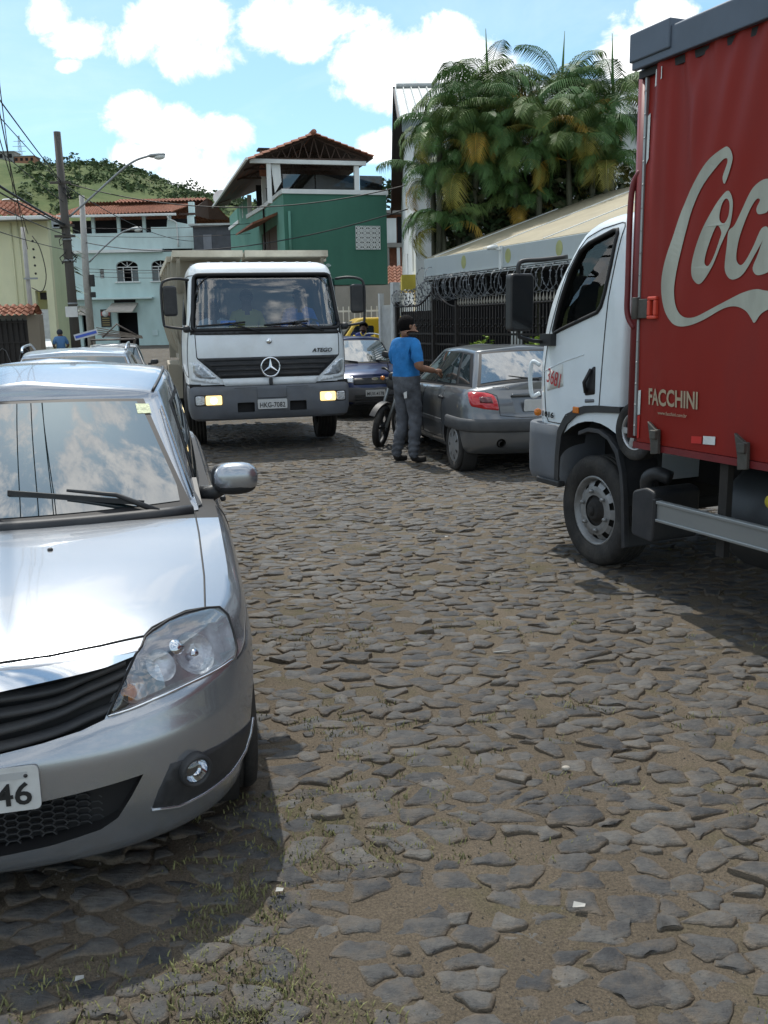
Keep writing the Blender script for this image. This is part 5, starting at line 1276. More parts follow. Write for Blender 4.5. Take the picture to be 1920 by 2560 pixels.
    MB().box(-1.205,-1.15,-5.96,-.64,.925,.962).build('side_rail', M_redp, bx)
    # lettering
    lay = lambda a, b: (tx(a, b)-.005, a, b)
    C_ = [(-1.302,2.522),(-1.2,2.47),(-1.112,2.376),(-1.005,2.251),(-.945,2.12),(-.906,2.02),(-.879,1.919),(-.88,1.824),(-.908,1.728),(-.957,1.668),(-1.019,1.644),(-1.096,1.647),(-1.201,1.678),(-1.331,1.732),(-1.413,1.741),(-1.481,1.718),(-1.52,1.68),(-1.544,1.658),(-1.582,1.70),(-1.64,1.725),(-1.75,1.74),(-1.76,1.80),(-1.616,1.811),(-1.545,1.822),(-1.46,1.809),(-1.373,1.78),(-1.237,1.728),(-1.126,1.69),(-1.05,1.697),(-.995,1.75),(-.972,1.833),(-.983,1.931),(-1.019,2.044),(-1.065,2.16),(-1.11,2.255),(-1.192,2.365),(-1.285,2.455),(-1.325,2.472),(-1.335,2.45),(-1.304,2.385),(-1.323,2.352),(-1.371,2.444),(-1.368,2.486),(-1.338,2.521)]
    O_ = [(-1.34,2.313),(-1.276,2.269),(-1.206,2.174),(-1.156,2.09),(-1.125,2.02),(-1.108,1.952),(-1.116,1.896),(-1.156,1.863),(-1.202,1.891),(-1.26,1.96),(-1.308,2.049),(-1.345,2.11),(-1.368,2.15),(-1.383,2.235),(-1.372,2.288)]
    Oh = [[(-1.276,2.150),(-1.229,2.066),(-1.199,1.986),(-1.205,1.958),(-1.229,1.956),(-1.265,2.003),(-1.300,2.08),(-1.310,2.118)],[(-1.336,2.277),(-1.36,2.253),(-1.357,2.196),(-1.33,2.158),(-1.299,2.170),(-1.292,2.203),(-1.307,2.254)]]
    c_ = [(-1.358,2.115),(-1.392,2.14),(-1.43,2.20),(-1.48,2.285),(-1.518,2.321),(-1.573,2.338),(-1.625,2.32),(-1.645,2.26),(-1.60,2.19),(-1.564,2.178),(-1.533,2.182),(-1.524,2.208),(-1.545,2.245),(-1.52,2.25),(-1.48,2.20),(-1.436,2.112),(-1.413,2.04),(-1.407,1.972),(-1.435,1.944),(-1.469,1.968),(-1.514,2.032),(-1.56,2.11),(-1.60,2.10),(-1.518,1.98),(-1.453,1.9),(-1.396,1.876),(-1.357,1.889),(-1.335,1.939),(-1.348,2.045)]
    a_ = [(-1.575,2.06),(-1.545,1.989),(-1.515,1.928),(-1.532,1.896),(-1.567,1.889),(-1.63,1.91),(-1.68,1.99),(-1.70,2.08),(-1.66,2.14),(-1.61,2.12)]
    for P, Hs in ((C_, []), (O_, Oh), (c_, []), (a_, [])):
        q = MB(); poly_sheet(smooth2(P, 4), [smooth2(h, 4) for h in Hs], lay, q); q.build('script_letter', M_fade, bx)
    M_cream = mat('cream_print', (.36,.28,.19), .6, var=.15, vscale=15)
    t3 = lettering('FACCHINI', M_cream, tr, (-1.215,-.972,1.243), (0,0,R(-90)), width=.395, height=.098, bold=.025, depth=.0, name='maker_lettering'); t3.parent = bx
    t3.rotation_euler = (0,0,0); t3.location = (0,0,0)
    for v in t3.data.vertices: yy, zz = -.972-v.co.x, 1.243+v.co.z; v.co = (tx(yy, zz)-.006, yy, zz)
    t4 = lettering('www.facchini.com.br', M_cream, tr, (tx(-.985,1.155)-.006,-.985,1.155), (0,0,R(-90)), width=.24, height=.02, depth=.0005, name='small_lettering'); t4.parent = bx; t4.location.x = min(tx(-.87,1.155), tx(-.985,1.155), tx(-1.1,1.155))-.004
    # hand-cart wheel carried between cab and body
    w_ = wheel(tr, -.97, -.40, .185, .09, -1, 'spoke', rimr=.12, z=.985); w_.name = 'trolley_wheel'
    MB().lathe([(.05,0),(.05,.10),(.03,.12),(0,.12)], axis='y', c=(-.93,-.47,1.41), n=14).build('green_cap', mat('green_plastic', (.03,.16,.08), .4), tr)
    MB().box(-.80,.80,-.50,-.36,1.0,1.62).build('air_filter_housing', M_bumpgrey, tr, bevel=.03)
    MB().tube([(-.80,-.22,2.34),(-.82,-.30,2.72)], .0025, 5).build('radio_aerial', M_trim, tr)
    return tr
accelo()
# ================================================================= white tipper truck
def atego():
    tr = thing('tipper_truck', 'white tipper truck coming head-on with lit lamps and a raised steel body behind', 'truck', (-1.50, 12.6, 0), R(194.5))
    M_w = mat('tipper_white', (.72,.76,.78), .35, var=.05, vscale=2.5, coat=.35, dirt=.28, dcol=(.40,.37,.30), dscale=2.0)
    L = [(.92,.0,1.09,-1.75),(1.25,.01,1.10,-1.76),(1.55,-.0,1.085,-1.77),(1.7,-.05,1.065,-1.77),(2.0,-.16,1.035,-1.77),(2.38,-.30,.99,-1.76),(2.46,-.36,.965,-1.74),(2.51,-.46,.93,-1.70),(2.545,-.62,.86,-1.60)]
    zs = [.92,1.0,1.1,1.2,1.3,1.4,1.5,1.6,1.7,1.85,2.0,2.2,2.38,2.43,2.47,2.50,2.525,2.545]
    cab = cab_loft(resample(L, zs), n=7, y0=-.5).build('cab', M_w); weld(cab.data)
    inner = cab_loft(shrink_levels(resample(L, [.95,1.3,1.5,1.7,2.0,2.3,2.42,2.49]), .05), n=7, y0=-.5).build('cutter', M_inner); weld(inner.data)
    ws = roundpoly([(-1.0,1.64),(1.0,1.64),(.925,2.37),(-.925,2.37)], .07, 4)
    fullo = cab_loft(resample(L, zs), n=7, y0=-.5).build('tmp', M_w); weld(fullo.data); bv = bvh_of(fullo); bpy.data.objects.remove(fullo)
    cut = [inner, MB().prism(ws, 'y', .4, -.75).build('cutter', M_rubber), MB().prism(roundpoly(rect(-.80,.80,1.78,2.24), .05), 'y', -1.5, -2.2).build('cutter', M_rubber)]
    for s in (-1, 1): cut.append(MB().prism(roundpoly([(-.36,1.68),(-.52,2.32),(-1.25,2.34),(-1.3,1.72)], .06), 'x', s*.8, s*1.4).build('cutter', M_rubber)); cut.append(cutcyl((s*1.0,-1.22,.50), 'x', .60, .40, M_under))
    boolean(cab, cut); cab.parent = tr
    front = lambda P: [(x, 0, z) for x, z in P]
    patch(bv, front([(-1.0,1.64),(1.0,1.64),(.925,2.37),(-.925,2.37)]), (0,1,0), -.012, .1, .003, round_=.07, dirn=(0,1,0)).build('windscreen', glass('tipper_glass', (.52,.62,.70), .10), tr)
    rim = MB().tube(snap_path(bv, front(ws+[ws[0]]), (0,1,0), .004, .05), .024, 8); rim.build('windscreen_seal', M_rubber, tr)
    patch(bv, front([(-1.02,1.56),(1.03,1.58),(1.02,1.65),(-1.01,1.65)]), (0,1,0), .008, .08, .02).build('wiper_panel', M_trim, tr)
    for s in (-1, 1):
        MB().add([Vector((s*1.03,y,z)) for y, z in [(-.36,1.68),(-.52,2.32),(-1.25,2.34),(-1.3,1.72)]], [(0,1,2,3)], False).build('side_window', glass('tipper_glass', (.52,.62,.70), .10), tr)
        lo = [(.98,1.60),(.97,1.29)]; MB().tube(snap_path(bv, [(s*a,0,b) for a, b in [(.97,1.58),(.965,1.29),(.935,1.25)]], (0,1,0), .001), .006, 6).build('panel_gap', M_rubber, tr)
        dl = MB().tube(snap_path(bv, [(s*1.1,a,b) for a, b in [(-.30,2.35),(-.20,1.6),(-.22,1.02),(-1.0,1.10),(-1.35,1.15),(-1.38,2.36),(-.30,2.36)]], (s,0,0), .001), .006, 6); dl.build('door_gap', M_rubber, tr)
    # grille and emblem
    gp = [(.97,1.275),(.68,1.01),(-.68,1.0),(-.94,1.25),(-.9,1.265)]; 
    patch(bv, front([(.97,1.275),(.67,1.0),(-.67,1.0),(-.97,1.275)]), (0,1,0), .006, .08, .02).build('grille', M_dark, tr)
    for k in range(4): z = 1.03+k*.068; x = .66+k*.075; MB().box(-x,x,.012,.035,z,z+.032).build('grille_slat', M_trim, tr, bevel=.008)
    e = bpy.data.objects.new('star_emblem', None); COL.objects.link(e); e.parent = tr; e.location = (0,.045,1.135)
    MB().tube([(.125*math.cos(a),0,.125*math.sin(a)) for a in [2*math.pi*i/28 for i in range(28)]], .0135, 8, closed=True).build('ring', M_chrome, e)
    st = MB()
    for k in range(3):
        a = R(90+120*k); d = Vector((math.cos(a),0,math.sin(a))); p_ = Vector((-math.sin(a),0,math.cos(a)))
        st.add([p_*.024, d*.122, -p_*.024, Vector((0,.012,0)), d*.03-p_*0], [(0,1,3),(1,2,3),(2,0,3)], False)
    st.build('star', M_chrome, e)
    MB().lathe([(.04,0),(.038,.010),(.02,.014),(0,.014)], axis='y', c=(0,.008,1.48), n=18).build('round_badge', M_chrome, tr)
    lettering('ATEGO', M_dark, tr, (-.72,.016,1.345), (0,0,math.pi), width=.28, height=.055, bold=.02, shear=.25, depth=.004, name='model_lettering')
    # headlamps, lower white panel
    for s in (-1, 1):
        hl = [(s*1.02,1.21),(s*.97,1.215),(s*.90,1.19),(s*.72,1.01),(s*.80,1.0),(s*.96,1.02),(s*1.02,1.08)]
        patch(bv, front(hl), (0,1,0), .014, .05, .02, round_=.03).build('headlight', M_reflector, tr)
        patch(bv, front(hl), (0,1,0), .022, .05, .004, round_=.03).build('headlight_cover', M_lens, tr)
        patch(bv, [(s*1.09,-.05,1.22),(s*1.02,0,1.215),(s*1.02,0,1.02),(s*.72,0,1.0),(s*.68,0,.93),(s*1.0,0,.97),(s*1.09,-.05,.98)], (s*.2,1,0), .012, .05, .02).build('corner_panel', M_w, tr)
    patch(bv, front([(-.66,.995),(.66,.995),(.62,.90),(-.62,.90)]), (0,1,0), .014, .08, .03, round_=.02).build('lower_panel', M_w, tr)
    MB().box(-1.08,1.08,-1.6,-.05,.75,.93).build('front_frame', M_under, tr)
    MB().obox((0,.02,.945), (.05,.04,.09)).build('hook_cover', M_dark, tr, bevel=.01)
    # bumper
    BL = [(.44,-.0,1.02,-.55),(.47,.035,1.07,-.6),(.56,.06,1.095,-.62),(.70,.065,1.10,-.62),(.84,.06,1.10,-.62),(.885,.03,1.095,-.62),(.90,.0,1.08,-.60)]
    bmp = cab_loft(BL, n=7, nr=9, y0=-.2).build('bumper', M_bumpgrey); weld(bmp.data); bb = bvh_of(bmp)
    cuts = [MB().prism(roundpoly(rect(.24,.47,.545,.675), .015), 'y', .2, -.02).build('cutter', black), MB().prism(roundpoly(rect(-.47,-.24,.545,.675), .015), 'y', .2, -.02).build('cutter', black)]
    for s in (-1, 1): cuts.append(MB().prism(roundpoly(rect(min(s*.66,s*1.03), max(s*.66,s*1.03), .645,.79), .03), 'y', .2, -.0).build('cutter', M_trim))
    boolean(bmp, cuts); bmp.parent = tr
    M_lit = mat('lit_fog_lamp', (.9,.75,.4), .3, var=.3, vscale=20, emit=(1.0,.72,.30), estr=1.3)
    M_lite = mat('lit_fog_core', (.9,.8,.6), .3, emit=(1.0,.86,.55), estr=5.0, var=0)
    for s in (-1, 1):
        MB().prism(roundpoly(rect(min(s*.67,s*.885), max(s*.67,s*.885), .655,.78), .02), 'y', .005, .045).build('lit_lamp', M_lit, tr, bevel=.01)
        MB().lathe([(.045,0),(.03,.01),(0,.012)], axis='y', c=(s*.78,.046,.715), n=16).build('bulb_glare', M_lite, tr)
        MB().prism(roundpoly(rect(min(s*.90,s*1.02), max(s*.90,s*1.02), .655,.78), .03), 'y', .005, .035).build('side_lamp', M_reflector, tr, bevel=.01)
    plate(tr, (0,.082,.645), (0,0,math.pi), 'HKG-7082')
    MB().tube([(-.5,.068,.87),(-.2,.07,.87),(-.2,.07,.73),(.2,.07,.73),(.2,.07,.87),(.5,.068,.87)], .003, 5).build('bumper_gap', M_rubber, tr)
    # wipers
    for x0, x1, px in ((.95,.30,.10),(.05,-.55,-.75)):
        wp = MB(); wp.tube([(x0,-.04,1.69),(x1,-.03,1.735)], .013, 6); wp.tube([((x0+x1)/2-.1,.0,1.73),(px,.03,1.60)], .012, 6); wp.build('wiper', M_rubber, tr)
    # mirrors
    for s in (-1, 1):
        m_ = bpy.data.objects.new('door_mirror', None); COL.objects.link(m_); m_.parent = tr
        MB().prism(roundpoly(rect(min(s*1.17,s*1.35), max(s*1.17,s*1.35), 1.83,2.22), .045), 'y', -.18, -.08).build('housing', M_trim, m_, bevel=.03)
        MB().tube(catmull([(s*1.0,-.30,2.30),(s*1.15,-.2,2.315),(s*1.30,-.14,2.29),(s*1.36,-.13,2.22),(s*1.37,-.13,2.0),(s*1.36,-.13,1.75),(s*1.33,-.13,1.70),(s*1.15,-.12,1.67),(s*1.06,-.12,1.67)], 4), .018, 8).build('arm', M_trim, m_)
        MB().prism(roundpoly(rect(min(s*1.185,s*1.335), max(s*1.185,s*1.335), 1.85,2.2), .03), 'y', -.181, -.183).build('mirror_glass', M_chrome, m_)
        q = MB(); mirror_shell(q, (s*1.07,-.12,1.66), (.05,.08,.05)); q.build('arm_base', M_trim, m_)
    for s in (-1, 1): MB().lathe([(.045,0),(.03,.02),(0,.025)], axis='y', c=(s*.93,-.42,2.47), n=12).build('roof_lamp', M_lens, tr)
    # roof ribs and stickers
    for k in range(9): MB().beam((-.7+k*.175,-.58,2.535),(-.7+k*.175,-1.5,2.548),.05,.03).build('roof_rib', M_w, tr, bevel=.01)
    MB().box(.42,.62,-.13,-.125,1.70,1.76).build('blue_pass', mat('blue_card', (.03,.22,.75), .5), tr)
    # interior
    MB().box(-.98,.98,-.6,-.18,1.2,1.60).build('dashboard', M_inner, tr, bevel=.05)
    for x in (-.62, .12, .62):
        st = MB().obox((x,-1.15,1.25), (.46,.5,.14)); st.obox((x,-1.42,1.58), (.46,.14,.62)); st.build('seat', mat('seat_cloth', (.03,.03,.035), .9), tr, bevel=.04)
    sw = MB(); c = Vector((-.62,-.62,1.66)); ax = Vector((0,-.45,.9)).normalized(); u = Vector((1,0,0)); v_ = ax.cross(u)
    sw.tube([c+(u*math.cos(a)+v_*math.sin(a))*.22 for a in [2*math.pi*i/24 for i in range(24)]], .016, 8, closed=True); sw.build('steering_wheel', M_inner, tr)
    # chassis, wheels
    for s in (-1, 1):
        MB().box(s*.42-.05,s*.42+.05,-6.4,-.1,.75,1.0).build('chassis_rail', M_under, tr)
        wheel(tr, s*.965, -1.22, .50, .27, s, 'truck', rimr=.285, steer=R(-4))
        for x in (1.07,.76): wheel(tr, s*x, -4.85, .50, .27, s, 'truck', rimr=.285)
        fl = MB(); ga = [(-.70+.0,1.0),(-.66,.9)]
        MB().prism([(-1.22+.60*math.cos(R(a)), .50+.60*math.sin(R(a))) for a in range(20,171,10)]+[(-1.22+.56*math.cos(R(a)), .50+.56*math.sin(R(a))) for a in range(170,19,-10)], 'x', s*.80, s*1.10).build('wheel_arch', M_trim, tr)
    MB().cyl((-.95,-1.22,.5),(.95,-1.22,.5),.09,n=12).build('front_axle', M_under, tr); MB().cyl((-.95,-4.85,.5),(.95,-4.85,.5),.12,n=12).build('rear_axle', M_under, tr)
    MB().box(-.7,.7,-1.7,-.5,.5,.9).build('engine', M_under, tr, bevel=.05)
    MB().box(-.9,-.5,-3.6,-2.3,.55,.95).build('fuel_tank', M_dark, tr, bevel=.05)
    # tipper body
    M_t = mat('tipper_beige', (.36,.33,.26), .65, var=.14, vscale=2.2, dirt=.65, dcol=(.20,.15,.10), dscale=2.2)
    b = bpy.data.objects.new('tipper_body', None); COL.objects.link(b); b.parent = tr
    y0, y1 = -1.95, -6.3
    wt = mat('tipper_rim', (.52,.48,.38), .6, var=.12, vscale=4, dirt=.5, dcol=(.25,.2,.13), dscale=3)
    MB().box(-1.12,1.12,y0-.06,y0,1.1,2.64).build('front_panel', M_t, b); MB().box(-1.12,1.12,y1,y1+.06,1.1,2.5).build('tailgate', M_t, b)
    for s in (-1, 1):
        MB().prism([(s*1.12,2.64),(s*1.16,2.64),(s*1.18,1.75),(s*1.10,1.45),(s*.95,1.2),(s*.92,1.2),(s*1.07,1.48),(s*1.13,1.76)], 'y', y0, y1).build('side_panel', M_t, b)
        for k in range(5): MB().prism([(s*1.162,2.62),(s*1.20,2.62),(s*1.22,1.75),(s*1.14,1.42),(s*1.0,1.2),(s*.97,1.2),(s*1.105,1.45),(s*1.182,1.75)], 'y', y0-.1-k*1.0, y0-.2-k*1.0).build('side_rib', M_t, b)
        MB().box(min(s*1.10,s*1.21),max(s*1.10,s*1.21),y1,y0-.001,2.641,2.72).build('top_rail', wt, b)
    MB().box(-1.0,1.0,y1,y0,1.12,1.2).build('floor', M_t, b)
    MB().add([(-1.14,y0-.0,2.64),(.10,y0,2.64),(.10,y0+.50,2.68),(-1.14,y0+.50,2.68),(-1.14,y0,2.73),(.10,y0,2.73),(.10,y0+.50,2.77),(-1.14,y0+.50,2.77)], [(0,1,2,3),(4,7,6,5),(0,4,5,1),(1,5,6,2),(2,6,7,3),(3,7,4,0)], False).build('cab_guard', wt, b)
    MB().add([(.13,y0-.0,2.64),(1.14,y0,2.64),(1.14,y0+.50,2.68),(.13,y0+.50,2.68),(.13,y0,2.73),(1.14,y0,2.73),(1.14,y0+.50,2.77),(.13,y0+.50,2.77)], [(0,1,2,3),(4,7,6,5),(0,4,5,1),(1,5,6,2),(2,6,7,3),(3,7,4,0)], False).build('cab_guard', wt, b)
    for s in (-1, 1):
        MB().beam((s*1.06,y0+.02,2.2),(s*1.06,y0+.45,2.67),.05,.05).build('guard_brace', M_t, b)
        MB().add([(s*.72,-4.25,1.0),(s*1.22,-4.25,1.05),(s*1.22,-4.2,.5),(s*1.2,-4.2,.45),(s*.72,-4.2,.45)], [(0,1,2,3,4)], False).build('mud_flap', M_t, b)
        MB().prism([(-4.85+.58*math.cos(R(a)), .52+.58*math.sin(R(a))) for a in range(10,171,10)]+[(-4.85+.55*math.cos(R(a)), .52+.55*math.sin(R(a))) for a in range(170,9,-10)], 'x', s*.66, s*1.22).build('rear_mudguard', M_t, b)
    return tr
atego()
# ================================================================= silver saloon car, nearest at the left
M_silver = mat('silver_paint', (0.37,0.39,0.42), 0.27, 0.74, var=0.03, vscale=300, coat=0.8, dirt=0.18, dcol=(0.36,0.34,0.31), dscale=1.3)
LG = dict(zb=.155, n=2.8, nr=4.0, y0=-.02, yr0=-2.95,
    yF=[(0,.785),(.04,.808),(.12,.818),(.35,.825),(.55,.822),(.66,.80),(.80,.775),(.92,.755),(1,.74)],
    yB=[(0,-3.30),(.2,-3.40),(.6,-3.42),(1,-3.36)],
    W=[(0,.825),(.06,.84),(.3,.865),(.55,.872),(.8,.862),(.92,.842),(1,.80)],
    TE=[(-3.45,.98),(-2.6,.985),(-1.5,.965),(-.9,.95),(-.42,.935),(0,.85),(.35,.775),(.62,.752),(.76,.745)],
    T=[(-3.45,1.0),(-2.6,1.0),(-1.5,.97),(-.6,.95),(-.36,.945),(0,.905),(.3,.865),(.6,.805),(.76,.752)],
    levels=[0,.03,.08,.14,.2,.27,.34,.41,.48,.53,.57,.60,.62,.64,.66,.68,.70,.72,.74,.76,.78,.80,.83,.89,.94,.975,1.0], nu1=30,
    cab=(-.36,-2.7))
def _ridge(x, y, z):      # bumper stands proud of grille and lamps below a line that sweeps up towards the wings
    if y < .12: return (x, y, z)
    ax = abs(x); zr = .528 + .085*min(1, max(0, (ax-.05)/.55)) + .055*min(1, max(0, (ax-.60)/.24)); t = max(0, min(1, (zr-z)/.022)); t = t*t*(3-2*t)
    k = .017*t*min(1, (y-.12)/.25)*max(0.0, min(1, (z-.22)/.16)); d = math.hypot(ax*1.1, y+.02)
    return (x + math.copysign(k*ax*1.1/d, x) if ax > 1e-6 else x, y + k*(y+.02)/d, z)
LG['push'] = _ridge
GLG = Green(base=[(0,-.33,.935),(.725,-.47,.945),(.735,-2.55,.99),(0,-2.72,.99)], roof=[(0,-1.09,1.395),(.595,-1.20,1.37),(.64,-2.25,1.435),(0,-2.32,1.46)], crown=.075)
LT = (-1.375, 3.161, 0.0); LRZ = R(193.4)
def logan():
    car = thing('silver_car', 'silver saloon car parked nearest at the left, headlamp and bonnet toward the viewer', 'car', LT, LRZ)
    mir = lambda P: [(-x, y, z) for x, y, z in P]
    M_pocket = mat('lamp_housing', (0.62,0.64,0.66), 0.25, 0.55, var=0.2, vscale=20)
    bm_ = body_loft(LG); o = bm_.build('body', [M_silver, black], car); weld(o.data)
    bv = bvh_of(o)
    WY, WR = .10, -2.53
    head = [(-0.391,0.754,0.589),(-0.434,0.719,0.668),(-0.477,0.676,0.739),(-0.508,0.6,0.769),(-0.528,0.567,0.775),(-0.581,0.496,0.783),(-0.635,0.444,0.785),(-0.703,0.394,0.78),(-0.748,0.375,0.773),(-0.774,0.38,0.745),(-0.786,0.415,0.699),(-0.79,0.438,0.647),(-0.775,0.473,0.629),(-0.717,0.557,0.625),(-0.619,0.648,0.618),(-0.517,0.708,0.605),(-0.449,0.737,0.594)]
    ch = [(-0.108,.751,.708),(-0.288,.731,.724),(-0.382,.71,.732),(-0.472,.677,.74),(-0.500,.612,.766),(-0.381,.656,.766),(-0.242,.696,.765),(-0.109,.721,.763)]
    gr = [(-0.108,.752,.706),(-0.288,.735,.721),(-0.472,.679,.737),(-0.381,.759,.58),(-0.315,.778,.562),(-0.21,.796,.545),(-0.099,.806,.532)]
    inn = [(-0.086,.824,.38),(-0.479,.764,.405),(-0.441,.776,.343),(-0.398,.782,.282),(-0.348,.79,.256),(-0.207,.808,.235),(-0.069,.808,.226)]
    fr = [(-0.551,.731,.409),(-0.657,.659,.403),(-0.76,.536,.393),(-0.826,.383,.378),(-0.817,.397,.323),(-0.797,.43,.278),(-0.736,.539,.253),(-0.648,.642,.248),(-0.568,.703,.249),(-0.489,.75,.275),(-0.513,.748,.334)]
    full = lambda P, a, b: P[:a] + P[a:b]            # noqa
    chrome = ch[:5] + ch[5:] + mir(ch[::-1]); grille = gr + mir(gr[::-1]); intake = inn + mir(inn[::-1])
    cut = []
    for s in (-1, 1):
        for yy in (WY, WR): cut.append(cutcyl((s*.78, yy, .31), 'x', .345, .18))
        cut.append(cutter(head if s < 0 else mir(head), (s*.5, 1, .1), .07, material=M_pocket))
    cut.append(cutter(grille, (0, 1, 0), .05, material=black)); cut.append(cutter(intake, (0, 1, 0), .05, material=black))
    boolean(o, cut)
    lowc = catmull(ch[:4], 5); upc = catmull([ch[7], ch[6], ch[5], ch[4]], 5)
    lowc = [Vector((-p.x, p.y, p.z)) for p in lowc[::-1]] + lowc[0:]; upc = [Vector((-p.x, p.y, p.z)) for p in upc[::-1]] + upc[0:]
    cs = MB(); nc_ = len(lowc)
    def cfn(u, v):
        i = min(nc_-1, int(round(u*(nc_-1)))); a, b = lowc[i], upc[i]; p = a.lerp(b, v); k = math.sin(math.pi*min(1, max(0, (abs(p.x)-.0)/.55)))*0+1
        return p + Vector((0, .004+.030*(1-v)**.8*(1 if abs(p.x) < .40 else max(0, (.5-abs(p.x))/.1)), 0))
    cs.grid(cfn, nc_, 6); b0 = len(cs.v); cs.add([Vector(cs.v[i]) for i in range(nc_)] + [lowc[i]-Vector((0,.01,0)) for i in range(nc_)], [(i, i+1, nc_+i+1, nc_+i) for i in range(nc_-1)], True)
    cs.build('chrome_strip', M_chrome, car)
    # grille slats
    xs = [0, -.1, -.25, -.34, -.45]
    for offs in ((.034,.036,.043,.030,.016), (.074,.078,.080,.062,.046), (.12,.122,.112,.092,.076), (.165,.166,.158,.142,.126)):
        mb = MB()
        half = [(x, .706+(.04*max(0, -x-.1)/.37*.8)-d) for x, d in zip(xs, offs)]
        line = half[::-1] + [(-x, z) for x, z in half[1:]]
        P = [(x, 0, z) for x, z in line]; P = catmull(P, 4); pr = [(-.030,.016),(-.004,.011),(.002,.002),(-.002,-.007),(-.034,-.013)]
        rows = []
        for p in P:
            h = bv.ray_cast(Vector((p.x, 1.4, p.z)), Vector((0,-1,0)), 2); yy = h[0].y if h[0] else .75
            rows.append([(p.x, yy-.004+a, p.z+b) for a, b in pr])
        vs = [q for r_ in rows for q in r_]; m = len(pr)
        mb.add(vs, [(i*m+j, (i+1)*m+j, (i+1)*m+j+1, i*m+j+1) for i in range(len(rows)-1) for j in range(m-1)], True)
        mb.build('slat', M_dark, car)
    # emblem
    MB().prism([(-.045,0),(0,-.06),(.045,0),(0,.06)], 'y', .785, .80).build('emblem', M_chrome, car, bevel=.004).location = (0, .0, .64)
    # honeycomb of the lower intake
    hc = MB(); sz = .019
    P2 = [(x, z) for x, y, z in intake]
    def ins(x, z):
        r_ = False
        for i in range(len(P2)):
            a, b = P2[i], P2[i-1]
            if (a[1] > z) != (b[1] > z) and x < (b[0]-a[0])*(z-a[1])/(b[1]-a[1])+a[0]: r_ = not r_
        return r_
    for i in range(-18, 19):
        for j in range(-1, 9):
            cx = i*sz*1.75; cz = .22 + j*sz*1.15 + (sz*.57 if i % 2 else 0)
            if not ins(cx, cz): continue
            yy = .795-.14*(cx/.5)**4 - .03
            pts = [(cx+sz*1.1*math.cos(a), yy, cz+sz*.66*math.sin(a)) for a in (0, R(60), R(120), R(180))]
            for a, b in zip(pts, pts[1:]): hc.beam(a, b, .012, .004, up=(0, 0, 1))
    hc.build('intake_mesh', M_dark, car)
    for s in (-1, 1):
        H = head if s < 0 else mir(head); Fp = fr if s < 0 else mir(fr)
        # headlamp: reflector bowls behind a clear cover
        n, e1, e2 = frame_of([Vector(p) for p in H], (s*.5, 1, .1)); c = sum((Vector(p) for p in H), Vector())/len(H)
        hl = bpy.data.objects.new('headlight', None); COL.objects.link(hl); hl.parent = car
        pos = lambda x, z: bv.ray_cast(Vector((x*-s*-1 if False else x*(1 if s < 0 else -1), 1.5, z)), Vector((0,-1,0)), 2)[0]
        bowl = MB()
        def cup(p, r, depth, mbx, segs=24):
            prof = [(r, 0), (r*.93, -.012), (r*.7, -depth*.6), (r*.35, -depth*.92), (0, -depth)]
            b0 = len(mbx.v); mbx.lathe(prof, axis='z', n=segs)
            Mx = Matrix((e1, e2, n)).transposed().to_4x4(); Mx.translation = p
            mbx.xform(Mx, b0)
        pm = pos(-.665, .70); pt = pos(-.475, .652)
        cup(pm - n*.022, .072, .05, bowl); cup(pos(-.565, .70) - n*.030, .052, .04, bowl)
        bowl.build('reflector', M_reflector, hl)
        am = MB(); cup(pt - n*.018, .047, .04, am); am.build('indicator_bowl', M_reflector, hl)
        ab = MB(); b0 = len(ab.v); ab.lathe([(.026, 0), (.024, .012), (.014, .022), (0, .025)], axis='z', n=18); Mx = Matrix((e1, e2, n)).transposed().to_4x4(); Mx.translation = pt-n*.05; ab.xform(Mx, b0)
        ab.build('indicator_bulb', M_amber, hl)
        bb = MB(); bb.tube([pm-n*.06, pm-n*.018], .012, 12); bb.lathe([(.026,0),(.02,.01),(0,.012)], axis='z', n=16); Mx = Matrix((e1, e2, n)).transposed().to_4x4(); Mx.translation = pos(-.615, .735)-n*.03
        bb.xform(Mx, 26); bb.build('bulb', M_chrome, hl)
        patch(bv, H, (s*.5, 1, .1), .003, .035, .004).build('lens', M_lens, hl)
        rimb = MB(); rimb.tube([p for p in snap_path(bv, H+[H[0]], (s*.5, 1, .15), .001, .03)], .0042, 6, closed=False); rimb.build('seal', M_rubber, hl)
        lip = MB(); lip.tube(snap_path(bv, [H[i] for i in (0, 16, 15, 14, 13, 12)], (s*.5, 1, .15), .004, .03), .0045, 6); lip.build('chrome_edge', M_chrome, hl)
        rec_ = patch(bv, Fp, (s*.5, 1, 0), .0025, .03, .004, dirn=(s*.45, 1, 0)).build('fog_recess', M_dark, car)
        MB().tube(snap_path(bv, [Fp[i] for i in (3, 4, 5, 6, 7, 8, 9)], (s*.45, 1, 0), .002, .03), .007, 8).build('fog_lip', M_silver, car)
        # fog lamp
        fl = bpy.data.objects.new('fog_light', None); COL.objects.link(fl); fl.parent = car
        nf, f1, f2 = frame_of([Vector(p) for p in Fp], (s*.5, 1, 0)); pf = bv.ray_cast(Vector((s*.623, 1.5, .368)), Vector((0,-1,0)), 2)[0]; d = (nf*.55+Vector((0,1,0))*.45).normalized()
        g1 = Vector((0,0,1)).cross(d).normalized(); g2 = d.cross(g1); Mx = Matrix((g1, g2, d)).transposed().to_4x4(); Mx.translation = pf + d*.024
        hb = MB().lathe([(.052,-.05),(.052,.004),(.046,.012),(.038,.006),(.036,-.012)], axis='z', n=28); hb.xform(Mx); hb.build('housing', M_dark, fl)
        hb = MB().lathe([(.037,0),(.03,-.02),(.012,-.032),(0,-.034)], axis='z', n=24); hb.xform(Mx); hb.build('reflector', M_chrome, fl)
